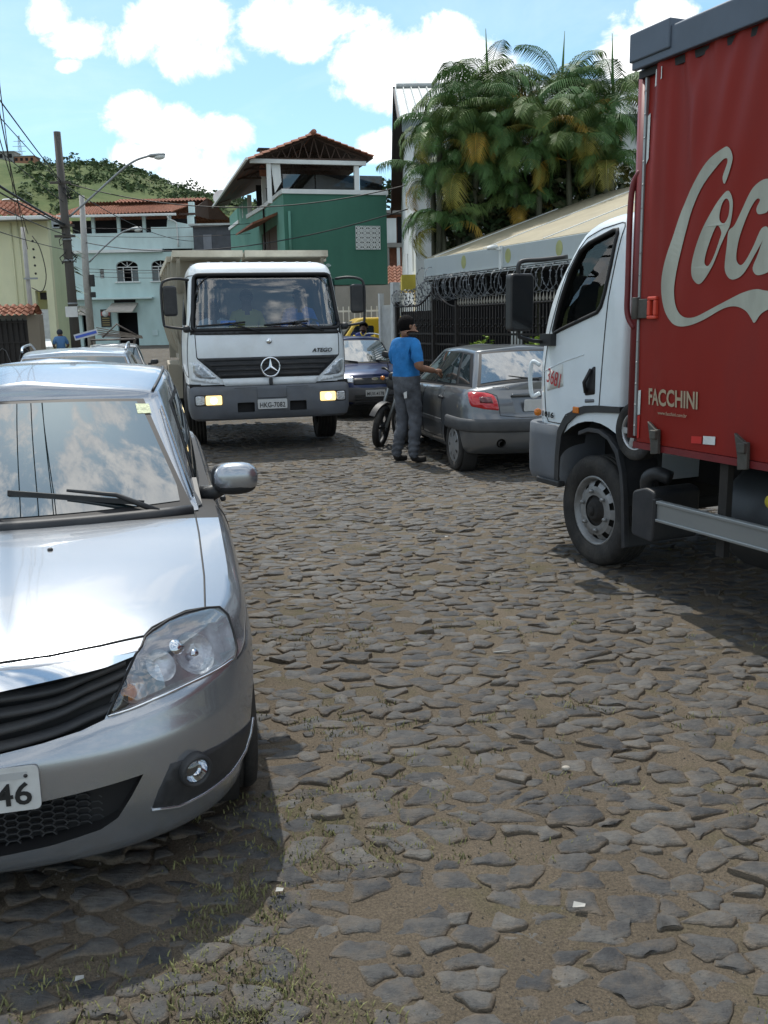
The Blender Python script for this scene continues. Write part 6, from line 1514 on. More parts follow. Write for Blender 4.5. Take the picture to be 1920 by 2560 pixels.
        hb = MB().lathe([(.037,.004),(.028,.010),(.014,.013),(0,.014)], axis='z', n=24); hb.xform(Mx); hb.build('lens', M_lens, fl)
    # shut lines
    lines = MB()
    hs = [(-.707,-.50,.94),(-.713,-.186,.903),(-.711,.169,.827),(-.7,.395,.781),(-.636,.433,.787),(-.528,.552,.779),(-.505,.6,.77)]
    hf = [(-.503,.601,.77),(-.38,.652,.768),(-.242,.692,.766),(0,.725,.764)]
    for s in (-1, 1):
        f = (lambda P: P) if s < 0 else mir
        lines.tube(snap_path(bv, f(hs), (0, 0, 1), .0005), .0034, 6); lines.tube(snap_path(bv, f(hf), (0, .25, 1), .001), .0034, 6)
        lines.tube(snap_path(bv, f([(-.774,.476,.624),(-.825,.36,.655),(-.865,.22,.70),(-.868,.15,.70)]), (s*1, .35, 0), .0005), .003, 6)
        for y0, y1 in ((-.62, -1.72), (-1.72, -2.45)):
            lines.tube(snap_path(bv, f([(-.87,y0,.93),(-.87,y0,.35),(-.87,y0-.05,.25),(-.87,y1,.25),(-.87,y1,.93)]), (s, 0, 0), .0005), .0032, 6)
    lines.build('shut_lines', M_rubber, car)
    for s in (-1, 1):
        for yy in (-1.55, -2.35):
            d = MB().obox((s*.888, yy, .80), (.03, .17, .03)).build('door_handle', M_trim, car, bevel=.01)
    # greenhouse
    g = GLG.shell().build('roof', M_silver, car); weld(g.data)
    M_ws = mat('windscreen_glass', (0.006,0.014,0.017), 0.012, var=0, spec=0.5, ior=3.3)
    ws = GLG.pane(0, -.975, .975, .02, .975, sgn=1, off=.002, nu=30, slant=(-.875,.875)).build('windscreen_border', M_rubber, car)
    GLG.pane(0, -.94, .94, .085, .945, sgn=1, off=.0045, nu=30, rc=.015, slant=(-.84,.84)).build('windscreen', M_ws, car)
    for s in (-1, 1):
        GLG.pane(1, .12, .95, .04, .86, sgn=s, off=.003, slant=(.17, .90)).build('window_surround', M_rubber, car)
        GLG.pane(1, .15, .47, .08, .83, sgn=s, off=.006, slant=(.20, .46)).build('front_window', M_carglass, car)
        GLG.pane(1, .50, .90, .08, .83, sgn=s, off=.006, slant=(.49, .85)).build('rear_window', M_carglass, car)
        # gutter strip on the roof and A pillar
        st = MB(); st.tube([Vector((s*p.x, p.y, p.z)) for p in ([GLG.ringpt(0, 1, t)+Vector((-.004,.004,.004)) for t in (.1,.3,.5,.7,.9)])], .004, 6)
        top = [GLG.ringpt(1, q, 1.0) for q in (.0,.1,.25,.5,.75,1)]
        st.tube([Vector((s*(p.x*.955), p.y, p.z+.021*GLG.crown/.052)) for p in top], .008, 6)
        st.build('gutter_strip', M_trim, car)
    GLG.pane(2, -.9, .9, .08, .94, sgn=1, off=.004, nu=20).build('rear_screen', M_carglass, car)
    # wiper cowl, wipers, washer nozzle
    cw = MB(); P = [(x/10, -.345-.11*(x/7)**2, .95) for x in range(-7, 8)]
    cw.tube([Vector(p)+Vector((0,0,-.004)) for p in P], .026, 8); cw.build('wiper_cowl', M_dark, car)
    for x0, x1 in ((-.58, .02), (.02, .56)):
        wp = MB(); A = Vector((x0, -.385-.08*abs(x0), .972)); B_ = Vector((x1, -.50-.04*abs(x1), 1.055))
        wp.tube([A+Vector((0,.02,-.02)), A.lerp(B_, .3)+Vector((0,.0,.035)), A.lerp(B_, .62)+Vector((0,0,.035))], [.013,.010,.006], 8)
        wp.beam(A.lerp(B_, .12)+Vector((0,0,.012)), B_+Vector((0,0,.004)), .012, .020); wp.build('wiper', M_trim, car)
    for s in (-1, 1):
        MB().lathe([(.011,-.002),(.010,.006),(.005,.010),(0,.010)], axis='z', n=12, c=(s*.175,-.06,.9095)).build('washer_nozzle', M_trim, car)
        # pillar foot cover and door mirror
        cov = MB().add([(s*.700,-.47,.952),(s*.745,-.56,.952),(s*.735,-.80,1.03),(s*.695,-.80,1.03),(s*.66,-.66,1.02),(s*.66,-.47,.953)], [(0,1,2,3,4,5)], False).build('pillar_cover', M_trim, car)
        m_ = bpy.data.objects.new('door_mirror', None); COL.objects.link(m_); m_.parent = car
        arm = MB(); arm.tube([(s*.76,-.76,.955),(s*.80,-.74,.965),(s*.84,-.72,.985)], [.045,.036,.03], 10); arm.build('arm', M_trim, m_)
        sh = MB(); mirror_shell(sh, (s*.905,-.70,1.035), (.098,.062,.068), 2.7); sh.build('shell', M_silver, m_)
        lo = MB(); mirror_shell(lo, (s*.902,-.702,1.008), (.094,.060,.048), 2.5); lo.build('lower_cover', M_trim, m_)
        bk = MB(); mirror_shell(bk, (s*.895,-.735,1.032), (.097,.034,.066), 3.5); bk.build('glass_bezel', M_trim, m_)
        MB().prism(roundpoly([(s*.895-.08,.985),(s*.895+.08,.985),(s*.895+.08,1.08),(s*.895-.08,1.08)], .02), 'y', -.772, -.768).build('mirror_glass', M_chrome, m_)
        for yy in (WY, WR): wheel(car, s*.765, yy, .297, .18, s, 'cover', rimr=.19)
    for s in (-1, 1):
        for yy in (WY, WR):
            arches = MB().lathe([(.352,.0),(.35,.16),(.2,.17)], axis='x', c=(s*.62, yy, .31), sign=s, n=28); arches.build('wheel_arch_liner', M_under, car)
    # plate: only its right-hand end is in sight
    pl = plate(car, (0, .842, .440), (R(-2), 0, math.pi), None)
    lettering('46', M_ink, pl, (.128, -.0085, -.013), width=.098, height=.067, bold=.014, depth=.001)
    MB().prism(roundpoly([(.085,.03),(.17,.03),(.17,.05),(.085,.05)], .004), 'y', -.0065, -.0075).build('plate_band', mat('plate_band', (.42,.43,.43), .5), pl)
    MB().lathe([(.006,0),(.005,-.003),(0,-.004)], axis='y', c=(.165,-.0065,.038), n=10).build('screw', M_trim, pl)
    # sticker low on the windscreen corner
    q = GLG.pane(0, .80, .90, .83, .92, sgn=-1, off=.006, nu=4, nv=4); q.build('sticker', mat('sticker', (.45,.5,.3), .5, var=.5, vscale=60), car)
    return car
logan()
# ================================================================= grey hatchback seen from behind
M_greycar = mat('grey_metallic', (0.135,0.145,0.155), 0.30, 0.6, var=0.04, vscale=200, coat=0.7, dirt=0.3, dcol=(0.16,0.15,0.135), dscale=2)
XS = dict(zb=.24, n=2.8, nr=3.0, y0=2.5, yr0=-.30, nu1=12, nu2=24, nu3=18,
    yF=[(0,3.25),(.3,3.36),(.6,3.34),(1,3.15)],
    yB=[(0,-.70),(.10,-.79),(.35,-.83),(.56,-.81),(.62,-.77),(.8,-.75),(1,-.66)],
    W=[(0,.79),(.1,.835),(.4,.852),(.7,.848),(.9,.822),(1,.77)],
    TE=[(-.85,.93),(-.3,.945),(.5,.93),(1.5,.90),(2.2,.86),(2.9,.74),(3.4,.62)],
    T=[(-.85,1.01),(-.5,1.03),(.5,.99),(1.6,.95),(2.1,.93),(3,.78),(3.4,.64)],
    cab=(2.05,-.45))
GXS = Green(base=[(0,2.15,.92),(.68,2.0,.91),(.69,-.46,.955),(0,-.62,1.03)], roof=[(0,1.35,1.355),(.52,1.25,1.33),(.535,-.10,1.335),(0,-.2,1.36)], crown=.045)
XT = (1.594, 10.891, 0.0); XRZ = R(12.7)
def xsara():
    car = thing('grey_hatchback', 'grey metallic hatchback seen from behind, parked ahead of the delivery truck', 'car', XT, XRZ)
    mir = lambda P: [(-x, y, z) for x, y, z in P]
    o = body_loft(XS).build('body', [M_greycar, black], car); weld(o.data); bv = bvh_of(o)
    lamp = [(-.763,-.479,.916),(-.734,-.51,.924),(-.583,-.62,.911),(-.525,-.654,.889),(-.496,-.703,.826),(-.482,-.73,.724),(-.636,-.682,.741),(-.761,-.593,.768),(-.773,-.558,.825)]
    rec = [(-.343,-.69,.878),(.343,-.69,.878),(.302,-.75,.69),(-.302,-.75,.69)]
    cut = [cutter(rec, (0,-1,0), .02, material=M_greycar)]
    for s in (-1, 1):
        for yy in (-.14, 2.42): cut.append(cutcyl((s*.80, yy, .30), 'x', .335, .17))
    cut.append(cutcyl((-.475,-.80,.37), 'y', .05, .1))
    boolean(o, cut)
    M_tail = mat('tail_lamp_red', (.42,.012,.015), .12, var=.12, vscale=14, coat=.6); M_taild = mat('tail_lamp_dark', (.10,.012,.014), .15, var=.1, coat=.6)
    M_bmp = mat('bumper_dark_grey', (.055,.058,.062), .5, var=.15, vscale=6, dirt=.35, dcol=(.11,.10,.085))
    for s in (-1, 1):
        f = (lambda P: P) if s < 0 else mir
        t = patch(bv, f(lamp), (s*.4,-1,0), .006, .04, .014, round_=.02).build('tail_lamp', M_tail, car)
        patch(bv, f([(-.67,-.605,.865),(-.551,-.663,.865),(-.542,-.703,.80),(-.67,-.642,.803)]), (s*.4,-1,0), .009, .04, .004).build('reverse_lamp', M_taild, t)
        for yy, st in ((-.14, 0), (2.42, R(14))): wheel(car, s*.745, yy, .292, .18, s, 'cover', steer=st, rimr=.195)
        for yy in (.26, 1.25):
            MB().obox((s*.857, yy, .815), (.03,.16,.035)).build('door_handle', M_trim, car, bevel=.012)
        GXS.pane(1, .02, .985, .0, .95, sgn=s, off=.003, slant=(.07,.95)).build('window_surround', M_rubber, car)
        GXS.pane(1, .06, .40, .07, .92, sgn=s, off=.006, slant=(.11,.39)).build('front_window', M_carglass, car)
        GXS.pane(1, .43, .76, .07, .92, sgn=s, off=.006, slant=(.42,.72)).build('rear_window', M_carglass, car)
        GXS.pane(1, .80, .95, .10, .90, sgn=s, off=.006, slant=(.76,.90)).build('quarter_window', M_carglass, car)
        m_ = bpy.data.objects.new('door_mirror', None); COL.objects.link(m_); m_.parent = car
        a = MB(); a.tube([(s*.80,1.72,.95),(s*.90,1.70,.98)], .03, 8); a.build('arm', M_trim, m_); q = MB(); mirror_shell(q, (s*.95,1.68,1.0), (.10,.05,.06)); q.build('shell', M_trim, m_)
        MB().lathe([(.34,0),(.338,.15),(.2,.16)], axis='x', c=(s*.64,-.14,.30), sign=s, n=24).build('wheel_arch_liner', M_under, car)
    # bumper band round the tail
    P = [(.853,.02),(.853,-.25),(.84,-.45),(.775,-.63),(.65,-.725),(.45,-.795),(.2,-.825),(0,-.832)]
    P = [(-x, y) for x, y in P] + [(x, y) for x, y in P[::-1][1:]]; P = [(v.x, v.y) for v in catmull([(a, b, 0) for a, b in P], 4)]
    bp = MB(); prof = [(.0,.635),(.022,.628),(.03,.60),(.03,.52),(.02,.495),(.0,.488)]
    def off(i, d, z):
        a = Vector(P[max(0, i-1)]); b = Vector(P[min(len(P)-1, i+1)]); t = (b-a).normalized(); n = Vector((t.y, -t.x));
        c = Vector(P[i])
        if n.dot(c-Vector((0,.5))) < 0: n = -n
        c = c+n*d; return (c.x, c.y, z)
    rows = [[off(i, d, z) for d, z in prof] for i in range(len(P))]; m = len(prof)
    bp.add([q for r_ in rows for q in r_], [(i*m+j, (i+1)*m+j, (i+1)*m+j+1, i*m+j+1) for i in range(len(P)-1) for j in range(m-1)], True); bp.build('bumper_band', M_bmp, car)
    for s in (-1, 1):
        MB().box(s*.846-.012, s*.846+.012, .28, 1.95, .50, .56).build('side_moulding', M_bmp, car, bevel=.01)
    ln = MB()
    for s in (-1, 1):
        f = (lambda Q: Q) if s < 0 else mir
        ln.tube(snap_path(bv, f([(-.60,-.60,.925),(-.49,-.66,.88),(-.475,-.74,.67),(-.25,-.78,.645),(0,-.79,.642)]), (0,-1,.1), .0005), .004, 6)
        for y0, y1 in ((.26,1.10),(1.12,2.1)): ln.tube(snap_path(bv, f([(-.85,y0,.93),(-.85,y0,.33),(-.85,y1,.33),(-.85,y1,.90)]), (s,0,0), .0005), .0035, 6)
    ln.build('shut_lines', M_rubber, car)
    g = GXS.shell().build('roof', M_greycar, car); weld(g.data)
    GXS.pane(0, -.95, .95, .06, .95, sgn=1, off=.004, nu=24).build('windscreen', M_carglass, car)
    GXS.pane(2, .03, 1.97, .06, .95, sgn=1, off=.004, nu=30) if False else None
    def rear(t0, t1, q1, off_):
        mb = MB()
        def fn(u, v):
            x = (u*2-1)*q1; p = GXS.ringpt(2, 1-abs(x), t0+(t1-t0)*v); k = 1 if x >= 0 else -1
            return Vector((p.x*k, p.y-off_, p.z+off_*.6))
        return mb.grid(fn, 28, 8)
    rear(.02, .985, .95, .003).build('rear_screen_border', M_rubber, car); M_rw = mat('rear_glass', (.03,.05,.065), .03, var=.5, vscale=2.5, spec=1.0, ior=2.2)
    rear(.09, .93, .90, .006).build('rear_screen', M_rw, car)
    MB().tube([(.0,-.66,1.05),(-.08,-.655,1.055),(-.33,-.60,1.09)], [.018,.012,.006], 8).build('rear_wiper', M_trim, car)
    plate(car, (0,-.742,.77), (R(8),0,0), 'GXK 1873' if False else None)
    pl = car.children[-1]
    lettering('GXK', M_ink, pl, (-.105,-.0085,-.012), width=.155, height=.066, bold=.012, depth=.001)
    MB().beam((-.33,-.70,.885),(.33,-.70,.885),.03,.03).build('lid_handle', M_greycar, car, bevel=.01)
    lettering('CITROËN', M_rim, car, (-.43,-.618,.965), (R(14),0,R(-20)), width=.18, height=.028, bold=.01, depth=.003, name='badge')
    MB().tube([(-.475,-.70,.365),(-.475,-.815,.365)], .034, 12, cap=False).build('exhaust', M_under, car)
    # front door standing ajar
    d = bpy.data.objects.new('front_door', None); COL.objects.link(d); d.parent = car; d.location = (-.845,2.1,0); d.rotation_euler = (0,0,R(-13))
    MB().prism(roundpoly([(0,.32),(-.98,.32),(-1.0,.90),(-.02,.88)], .05), 'x', -.03, .03).build('panel', M_greycar, d, bevel=.012)
    fr = MB(); fr.tube([(.0,-.12,.88),(.10,-.62,1.20),(.17,-.85,1.30),(.18,-.98,1.29),(.06,-1.0,.90)], .018, 6); fr.build('window_frame', M_rubber, d)
    MB().add([(.0,-.14,.89),(.10,-.62,1.19),(.17,-.85,1.285),(.18,-.97,1.28),(.05,-.99,.90)], [(0,1,2,3,4)], False).build('window', glass('door_glass', (.45,.5,.5), .1), d)
    q = MB(); mirror_shell(q, (-.12,-.22,.98), (.09,.05,.06)); q.build('mirror', M_trim, d)
xsara()

# ================================================================= other cars: one builder
def small_car(name, label, loc, rz, paint, L_=3.8, hw=.82, hgt=1.45, hood=.95, z_rails=False, details=None, dark_lower=False, roofk=1.0):
    car = thing(name, label, 'car', loc, rz)
    yf, yb = .78, .78-L_; WR = yb+.72; zs = hgt-1.45
    T = dict(zb=.22+zs*.5, n=2.9, nr=3.2, y0=.0, yr0=yb+.5, nu1=12, nu2=18, nu3=10, levels=[0,.08,.2,.35,.5,.65,.8,.9,.96,1.0],
        yF=[(0,.70),(.1,.76),(.4,.78),(.6,.76),(.85,.70),(1,.64)], yB=[(0,yb+.1),(.2,yb+.02),(.5,yb),(1,yb+.1)],
        W=[(0,hw-.05),(.15,hw-.01),(.5,hw),(.85,hw-.02),(1,hw-.08)],
        TE=[(yb,.98+zs*.6),(-1.5,.96+zs*.6),(-.45,.92+zs*.6),(0,.84+zs*.6),(.5,.76+zs*.6),(.78,.70+zs*.6)], T=[(yb,1.0+zs*.6),(-.5,.95+zs*.6),(-.2,.93+zs*.6),(.4,.86+zs*.6),(.78,.73+zs*.6)], cab=(-.36,yb+.3))
    o = body_loft(T).build('body', [paint, black], car); weld(o.data); bv = bvh_of(o)
    cut = [cutcyl((s*(hw-.03), yy, .30+zs*.3), 'x', .345+zs*.2, .17) for s in (-1, 1) for yy in (0, WR)]
    boolean(o, cut)
    zb = .94+zs*.6
    G = Green(base=[(0,-.34,zb),(hw-.15,-.48,zb),(hw-.13,yb+.32,zb+.03),(0,yb+.16,zb+.03)], roof=[(0,-1.02,hgt-.07),(hw-.30,-1.10,hgt-.09),(hw-.29,yb+.62,hgt-.09),(0,yb+.50,hgt-.07)], crown=.05)
    g = G.shell().build('roof', paint, car); weld(g.data)
    G.pane(0, -.98, .98, .03, .97, sgn=1, off=.002, nu=20).build('windscreen_border', M_rubber, car); G.pane(0, -.94, .94, .09, .94, sgn=1, off=.005, nu=20).build('windscreen', details.get('ws', M_carglass) if details else M_carglass, car)
    for s in (-1, 1):
        G.pane(1, .04, .48, .06, .93, sgn=s, off=.004, slant=(.08,.46)).build('front_window', M_carglass, car); G.pane(1, .51, .92, .06, .93, sgn=s, off=.004, slant=(.49,.86)).build('rear_window', M_carglass, car)
        for yy in (0, WR): wheel(car, s*(hw-.10), yy, .29+zs*.25, .18, s, 'cover', rimr=.19)
        m_ = MB(); m_.tube([(s*(hw-.06),-.66,zb+.02),(s*(hw+.03),-.64,zb+.05)], .028, 8); mirror_shell(m_, (s*(hw+.09),-.64,zb+.08), (.095,.05,.062)); m_.build('door_mirror', M_trim, car)
        h = [(s*.42,.70,.66),(s*.70,.5,.68),(s*.68,.52,.80),(s*.42,.66,.78)]; h = [(a, b, c+zs*.5-.02) for a, b, c in h]
        patch(bv, h, (s*.4,1,.1), .006, .05, .01, round_=.03).build('headlight', M_reflector, car)
        if z_rails:
            rl = MB(); rl.tube(catmull([(s*(hw-.30),-1.12,hgt-.03),(s*(hw-.29),-1.3,hgt+.012),(s*(hw-.28),-2.0,hgt+.03),(s*(hw-.28),yb+.8,hgt+.012),(s*(hw-.29),yb+.65,hgt-.03)], 5), .013, 8); rl.build('roof_rail', details.get('railmat', M_alu) if details else M_alu, car)
    G.pane(2, .03, .93, .1, .93, sgn=1, off=.004).build('rear_screen', M_carglass, car)
    G.pane(2, .03, .93, .1, .93, sgn=-1, off=.004).build('rear_screen', M_carglass, car)
    patch(bv, [(-.42,.74,.62+zs*.4),(.42,.74,.62+zs*.4),(.40,.72,.74+zs*.5),(-.40,.72,.74+zs*.5)], (0,1,0), .004, .06, .01).build('grille', M_trim, car)
    patch(bv, [(-.45,.78,.30),(.45,.78,.30),(.42,.78,.42),(-.42,.78,.42)], (0,1,0), .004, .06, .01).build('lower_intake', M_trim, car)
    wp = MB()
    for x0, x1 in ((-.5,.05),(.1,.55)): wp.tube([(x0,-.38-.05*abs(x0),zb+.05),(x1,-.50,zb+.11)], .011, 6)
    wp.build('wipers', M_trim, car)
    return car, bv, G, T
M_silver2 = mat('pale_silver_paint', (0.40,0.45,0.50), .3, .6, var=.03, coat=.6, dirt=.2, dcol=(.3,.29,.27))
M_whitecar = mat('white_car_paint', (.66,.67,.67), .3, var=.04, coat=.5, dirt=.25, dcol=(.45,.43,.40))
small_car('pale_silver_car', 'pale silver car with roof bars parked right behind the nearest silver car', (-2.95, 8.75, 0), R(194), M_silver2, hgt=1.50, z_rails=True, details={'railmat': M_silver2})
c3, bv3, G3, _ = small_car('white_car', 'white car with its windscreen showing above the pale silver car, parked at left', (-5.0, 16.3, -.12), R(195), M_whitecar, hgt=1.47)
c4, bv4, G4, _ = small_car('white_rack_car', 'white car further back at left with a loaded roof rack', (-6.15, 21.6, -.17), R(196), M_whitecar, hgt=1.50)
M_blue = mat('dark_blue_paint', (.010,.022,.085), .3, .2, var=.05, coat=.4)
eco, bve, Ge, Te = small_car('blue_compact_suv', 'dark blue compact off-roader with roof rails facing the viewer beside the tipper truck', (-.30, 19.2, -.20), R(193), M_blue, L_=4.2, hw=.86, hgt=1.62, z_rails=True, details={'ws': mat('suv_glass', (.05,.07,.075), .03, var=.4, vscale=2.5, spec=1.0, ior=2.4), 'railmat': M_rim})
M_cladding = mat('grey_cladding', (.10,.10,.105), .6, var=.15, dirt=.3, dcol=(.14,.125,.10))
patch(bve, [(-.82,.45,.30),(-.6,.7,.26),(0,.78,.26),(.6,.7,.26),(.82,.45,.30),(.82,.45,.62),(.6,.72,.64),(0,.77,.62),(-.6,.72,.64),(-.82,.45,.62)], (0,1,0), .010, .06, .02).build('bumper_cladding', M_cladding, eco)
for k in range(3): MB().box(-.42,.42,.775,.80,.34+k*.06,.37+k*.06).build('bumper_slat', M_trim, eco)
plate(eco, (0,.812,.52), (0,0,math.pi), 'MUX-4178')
MB().prism([(.07*math.cos(a), .80+.03*math.sin(a)) for a in [2*math.pi*i/20 for i in range(20)]], 'y', .765, .785).build('badge', M_chrome, eco)
# roof rack with its load on the farther white car
def rack_load():
    M_rk = mat('rack_steel', (.10,.085,.075), .6, .4, var=.3, vscale=9)
    r = MB()
    for s in (-1, 1): r.tube([(s*.52,-.9,1.58),(s*.52,-2.6,1.58)], .018, 6)
    for k in range(5): r.tube([(-.52,-.95-k*.4,1.58),(.52,-.95-k*.4,1.58)], .015, 6)
    for s in (-1, 1):
        for y in (-1.1,-2.3): r.tube([(s*.52,y,1.58),(s*.50,y,1.47)], .015, 6)
    r.build('roof_rack', M_rk, c4)
    Mx = Matrix.Translation((-6.15,21.6,-.17)) @ Matrix.Rotation(R(196), 4, 'Z')
    def put(nm, label, cat, mb, mm):
        o = mb.build(nm, mm); o.matrix_world = Mx; tag(o, label, cat); return o
    blue = mat('blue_band', (.05,.10,.45), .5)
    b = MB().obox((.62,-1.2,1.72), (.55,.5,.14), Matrix.Rotation(R(14), 3, 'Y')); o = put('white_box', 'white box with a blue stripe tied on the left of the roof rack', 'box', b, mat('box_white', (.5,.52,.54), .7))
    s = MB().obox((.62,-.945,1.72), (.50,.012,.06), Matrix.Rotation(R(14), 3, 'Y')).build('stripe', blue, o)
    b = MB()
    for k in range(4): b.obox((-.15,-1.3-k*.1,1.66+k*.035), (1.1,.09,.025), Matrix.Rotation(R(-6-2*k), 3, 'Y'))
    put('grey_boards', 'grey weathered boards stacked on the roof rack', 'boards', b, mat('old_board', (.20,.17,.14), .85, var=.3, vscale=7))
    b = MB(); b.tube([(.25,-1.1,1.64),(-.1,-1.15,1.95),(-.55,-1.2,1.68)], .02, 6); b.tube([(.25,-1.5,1.64),(-.1,-1.5,1.95),(-.55,-1.5,1.68)], .02, 6); b.tube([(-.1,-1.15,1.95),(-.1,-1.5,1.95)], .02, 6)
    put('folding_trestle', 'folded steel trestle lying across the roof rack', 'trestle', b, M_rk)
    b = MB().obox((.05,-1.75,1.68), (.45,.4,.10), Matrix.Rotation(R(-4), 3, 'Y')); put('white_sheet_bundle', 'flat white bundle in the middle of the roof rack', 'bundle', b, mat('bundle_white', (.55,.57,.6), .8))
rack_load()

# ================================================================= yellow van
def yellow_van():
    v = thing('yellow_van', 'bright yellow van parked beyond the blue off-roader', 'van', (-.72, 24.6, -.16), R(98))
    M_y = mat('yellow_van_paint', (.62,.40,.018), .35, var=.06, vscale=3, coat=.4, dirt=.2, dcol=(.4,.28,.05))
    prof = roundpoly([(1.35,.35),(1.4,.75),(1.25,.98),(.55,1.15),(.0,1.92),(-.15,1.98),(-2.6,2.0),(-2.7,1.9),(-2.7,.35)], .10, 4)
    b = MB().prism(prof, 'x', -.82, .82); o = b.build('body', M_y, None, bevel=.07, seg=3)
    dg = bpy.context.evaluated_depsgraph_get(); dg.update(); me = bpy.data.meshes.new_from_object(o.evaluated_get(dg)); o.modifiers.clear(); o.data = me
    boolean(o, [cutcyl((s*.72, y, .34), 'x', .37, .2) for s in (-1, 1) for y in (.75, -1.9)]); o.parent = v
    for s in (-1, 1):
        MB().prism(roundpoly([(.42,1.12),(-.45,1.12),(-.45,1.78),(.02,1.78)], .06), 'x', s*.815, s*.828).build('side_window', M_carglass, v)
        MB().prism(roundpoly([(-.75,.75),(-1.45,.75),(-1.45,1.75),(-.75,1.75)], .08), 'x', s*.815, s*.835).build('side_panel', M_y, v, bevel=.008)
        MB().prism(roundpoly([(-1.6,.75),(-2.4,.75),(-2.4,1.75),(-1.6,1.75)], .08), 'x', s*.815, s*.835).build('side_panel', M_y, v, bevel=.008)
        for y in (.75, -1.9): wheel(v, s*.72, y, .32, .19, s, 'cover', rimr=.2)
    MB().add([(-.72,.52,1.19),(.72,.52,1.19),(.64,.04,1.88),(-.64,.04,1.88)], [(0,1,2,3)], False).xform(Matrix.Translation((0,.03,.02))).build('windscreen', M_carglass, v)
    for x in (-.6,.6): MB().obox((x,1.36,.78), (.26,.06,.16)).build('headlight', M_reflector, v, bevel=.03)
    MB().box(-.8,.8,1.3,1.45,.35,.58).build('bumper', M_trim, v, bevel=.04)
yellow_van()

# ================================================================= motorcycle
def motorcycle():
    m = thing('motorcycle', 'dark motorcycle leaning on its stand behind the man in blue', 'motorcycle', (.30, 13.35, -.02), R(146))
    tilt = bpy.data.objects.new('x', None); bpy.data.objects.remove(tilt)
    m.rotation_euler = (0, R(-9), R(146))
    def bw(y, steer):
        e = bpy.data.objects.new('wheel', None); COL.objects.link(e); e.parent = m; e.location = (0, y, .30); e.rotation_euler = (0,0,steer)
        MB().lathe([(.235,.035),(.25,.045),(.285,.042),(.302,.02),(.306,0),(.302,-.02),(.285,-.042),(.25,-.045),(.235,-.035)], axis='x', n=36).build('tyre', M_tyre, e)
        rm = MB().lathe([(.24,.03),(.222,.025),(.222,-.025),(.24,-.03)], axis='x', n=36)
        for k in range(5):
            a = 2*math.pi*k/5; rm.beam((0,.03*math.cos(a),.03*math.sin(a)),(0,.225*math.cos(a),.225*math.sin(a)),.03,.035,up=(1,0,0))
        rm.lathe([(.05,.04),(.05,-.04),(0,-.04)], axis='x', n=14); rm.build('rim', M_dark, e); return e
    bw(.62, R(16)); bw(-.66, 0)
    MB().tube([(.075,.62,.30),(.085,.42,.80),(.085,.36,.95)], .024, 8).build('fork_leg', M_alu, m); MB().tube([(-.075,.62,.30),(-.085,.42,.80),(-.085,.36,.95)], .024, 8).build('fork_leg', M_alu, m)
    fm = MB(); fm.grid(lambda u, v: Vector((( u-.5)*.09, .60+.34*math.cos(R(30+110*v)), .30+.345*math.sin(R(30+110*v)))), 5, 12); fm.build('front_mudguard', M_dark, m)
    MB().tube(catmull([(.36,.20,1.03),(.28,.27,1.05),(.12,.36,1.02),(0,.37,1.0),(-.12,.36,1.02),(-.28,.27,1.05),(-.36,.20,1.03)], 4), .014, 8).build('handlebar', M_trim, m)
    for s in (-1, 1):
        MB().tube([(s*.26,.27,1.045),(s*.37,.195,1.03)], .02, 8).build('grip', M_rubber, m)
        MB().tube([(s*.20,.30,1.05),(s*.26,.28,1.20)], .007, 6).build('mirror_stem', M_trim, m); q = MB(); mirror_shell(q, (s*.28,.28,1.24), (.075,.02,.045)); q.build('mirror', M_trim, m)
        MB().tube([(s*.05,.42,.92),(s*.17,.42,.93)], .008, 6).build('indicator_stem', M_trim, m); q = MB(); mirror_shell(q, (s*.20,.42,.93), (.035,.03,.03), 2.2); q.build('indicator', M_amber, m)
    q = MB(); mirror_shell(q, (0,.45,.90), (.10,.07,.10), 2.4); q.build('headlight', M_dark, m)
    q = MB(); mirror_shell(q, (0,.10,.88), (.13,.24,.11), 2.4); q.build('fuel_tank', mat('black_paint', (.02,.02,.022), .25, coat=.6, var=0), m)
    q = MB(); mirror_shell(q, (0,-.40,.82), (.12,.36,.05), 2.6); q.build('seat', M_rubber, m)
    q = MB().obox((0,.0,.48), (.24,.30,.30)); q.cyl((0,.1,.5),(0,.22,.72),.08,.07,12); q.build('engine', mat('engine_grey', (.12,.12,.125), .45, .5, var=.2), m, bevel=.02)
    MB().tube([(0,.38,.85),(0,.30,.5),(0,.05,.30),(0,-.25,.33),(0,-.30,.70),(0,.38,.80)], .022, 8).build('frame', M_trim, m)
    MB().tube([(.08,.15,.35),(.12,-.1,.25),(.14,-.7,.42)], [.025,.03,.045], 10).build('exhaust', M_chrome, m)
    MB().obox((0,-.80,.74), (.16,.22,.06)).build('rear_mudguard', M_trim, m, bevel=.02); MB().tube([(-.1,-.1,.3),(-.26,-.08,.0)], .012, 6).build('side_stand', M_trim, m)
motorcycle()
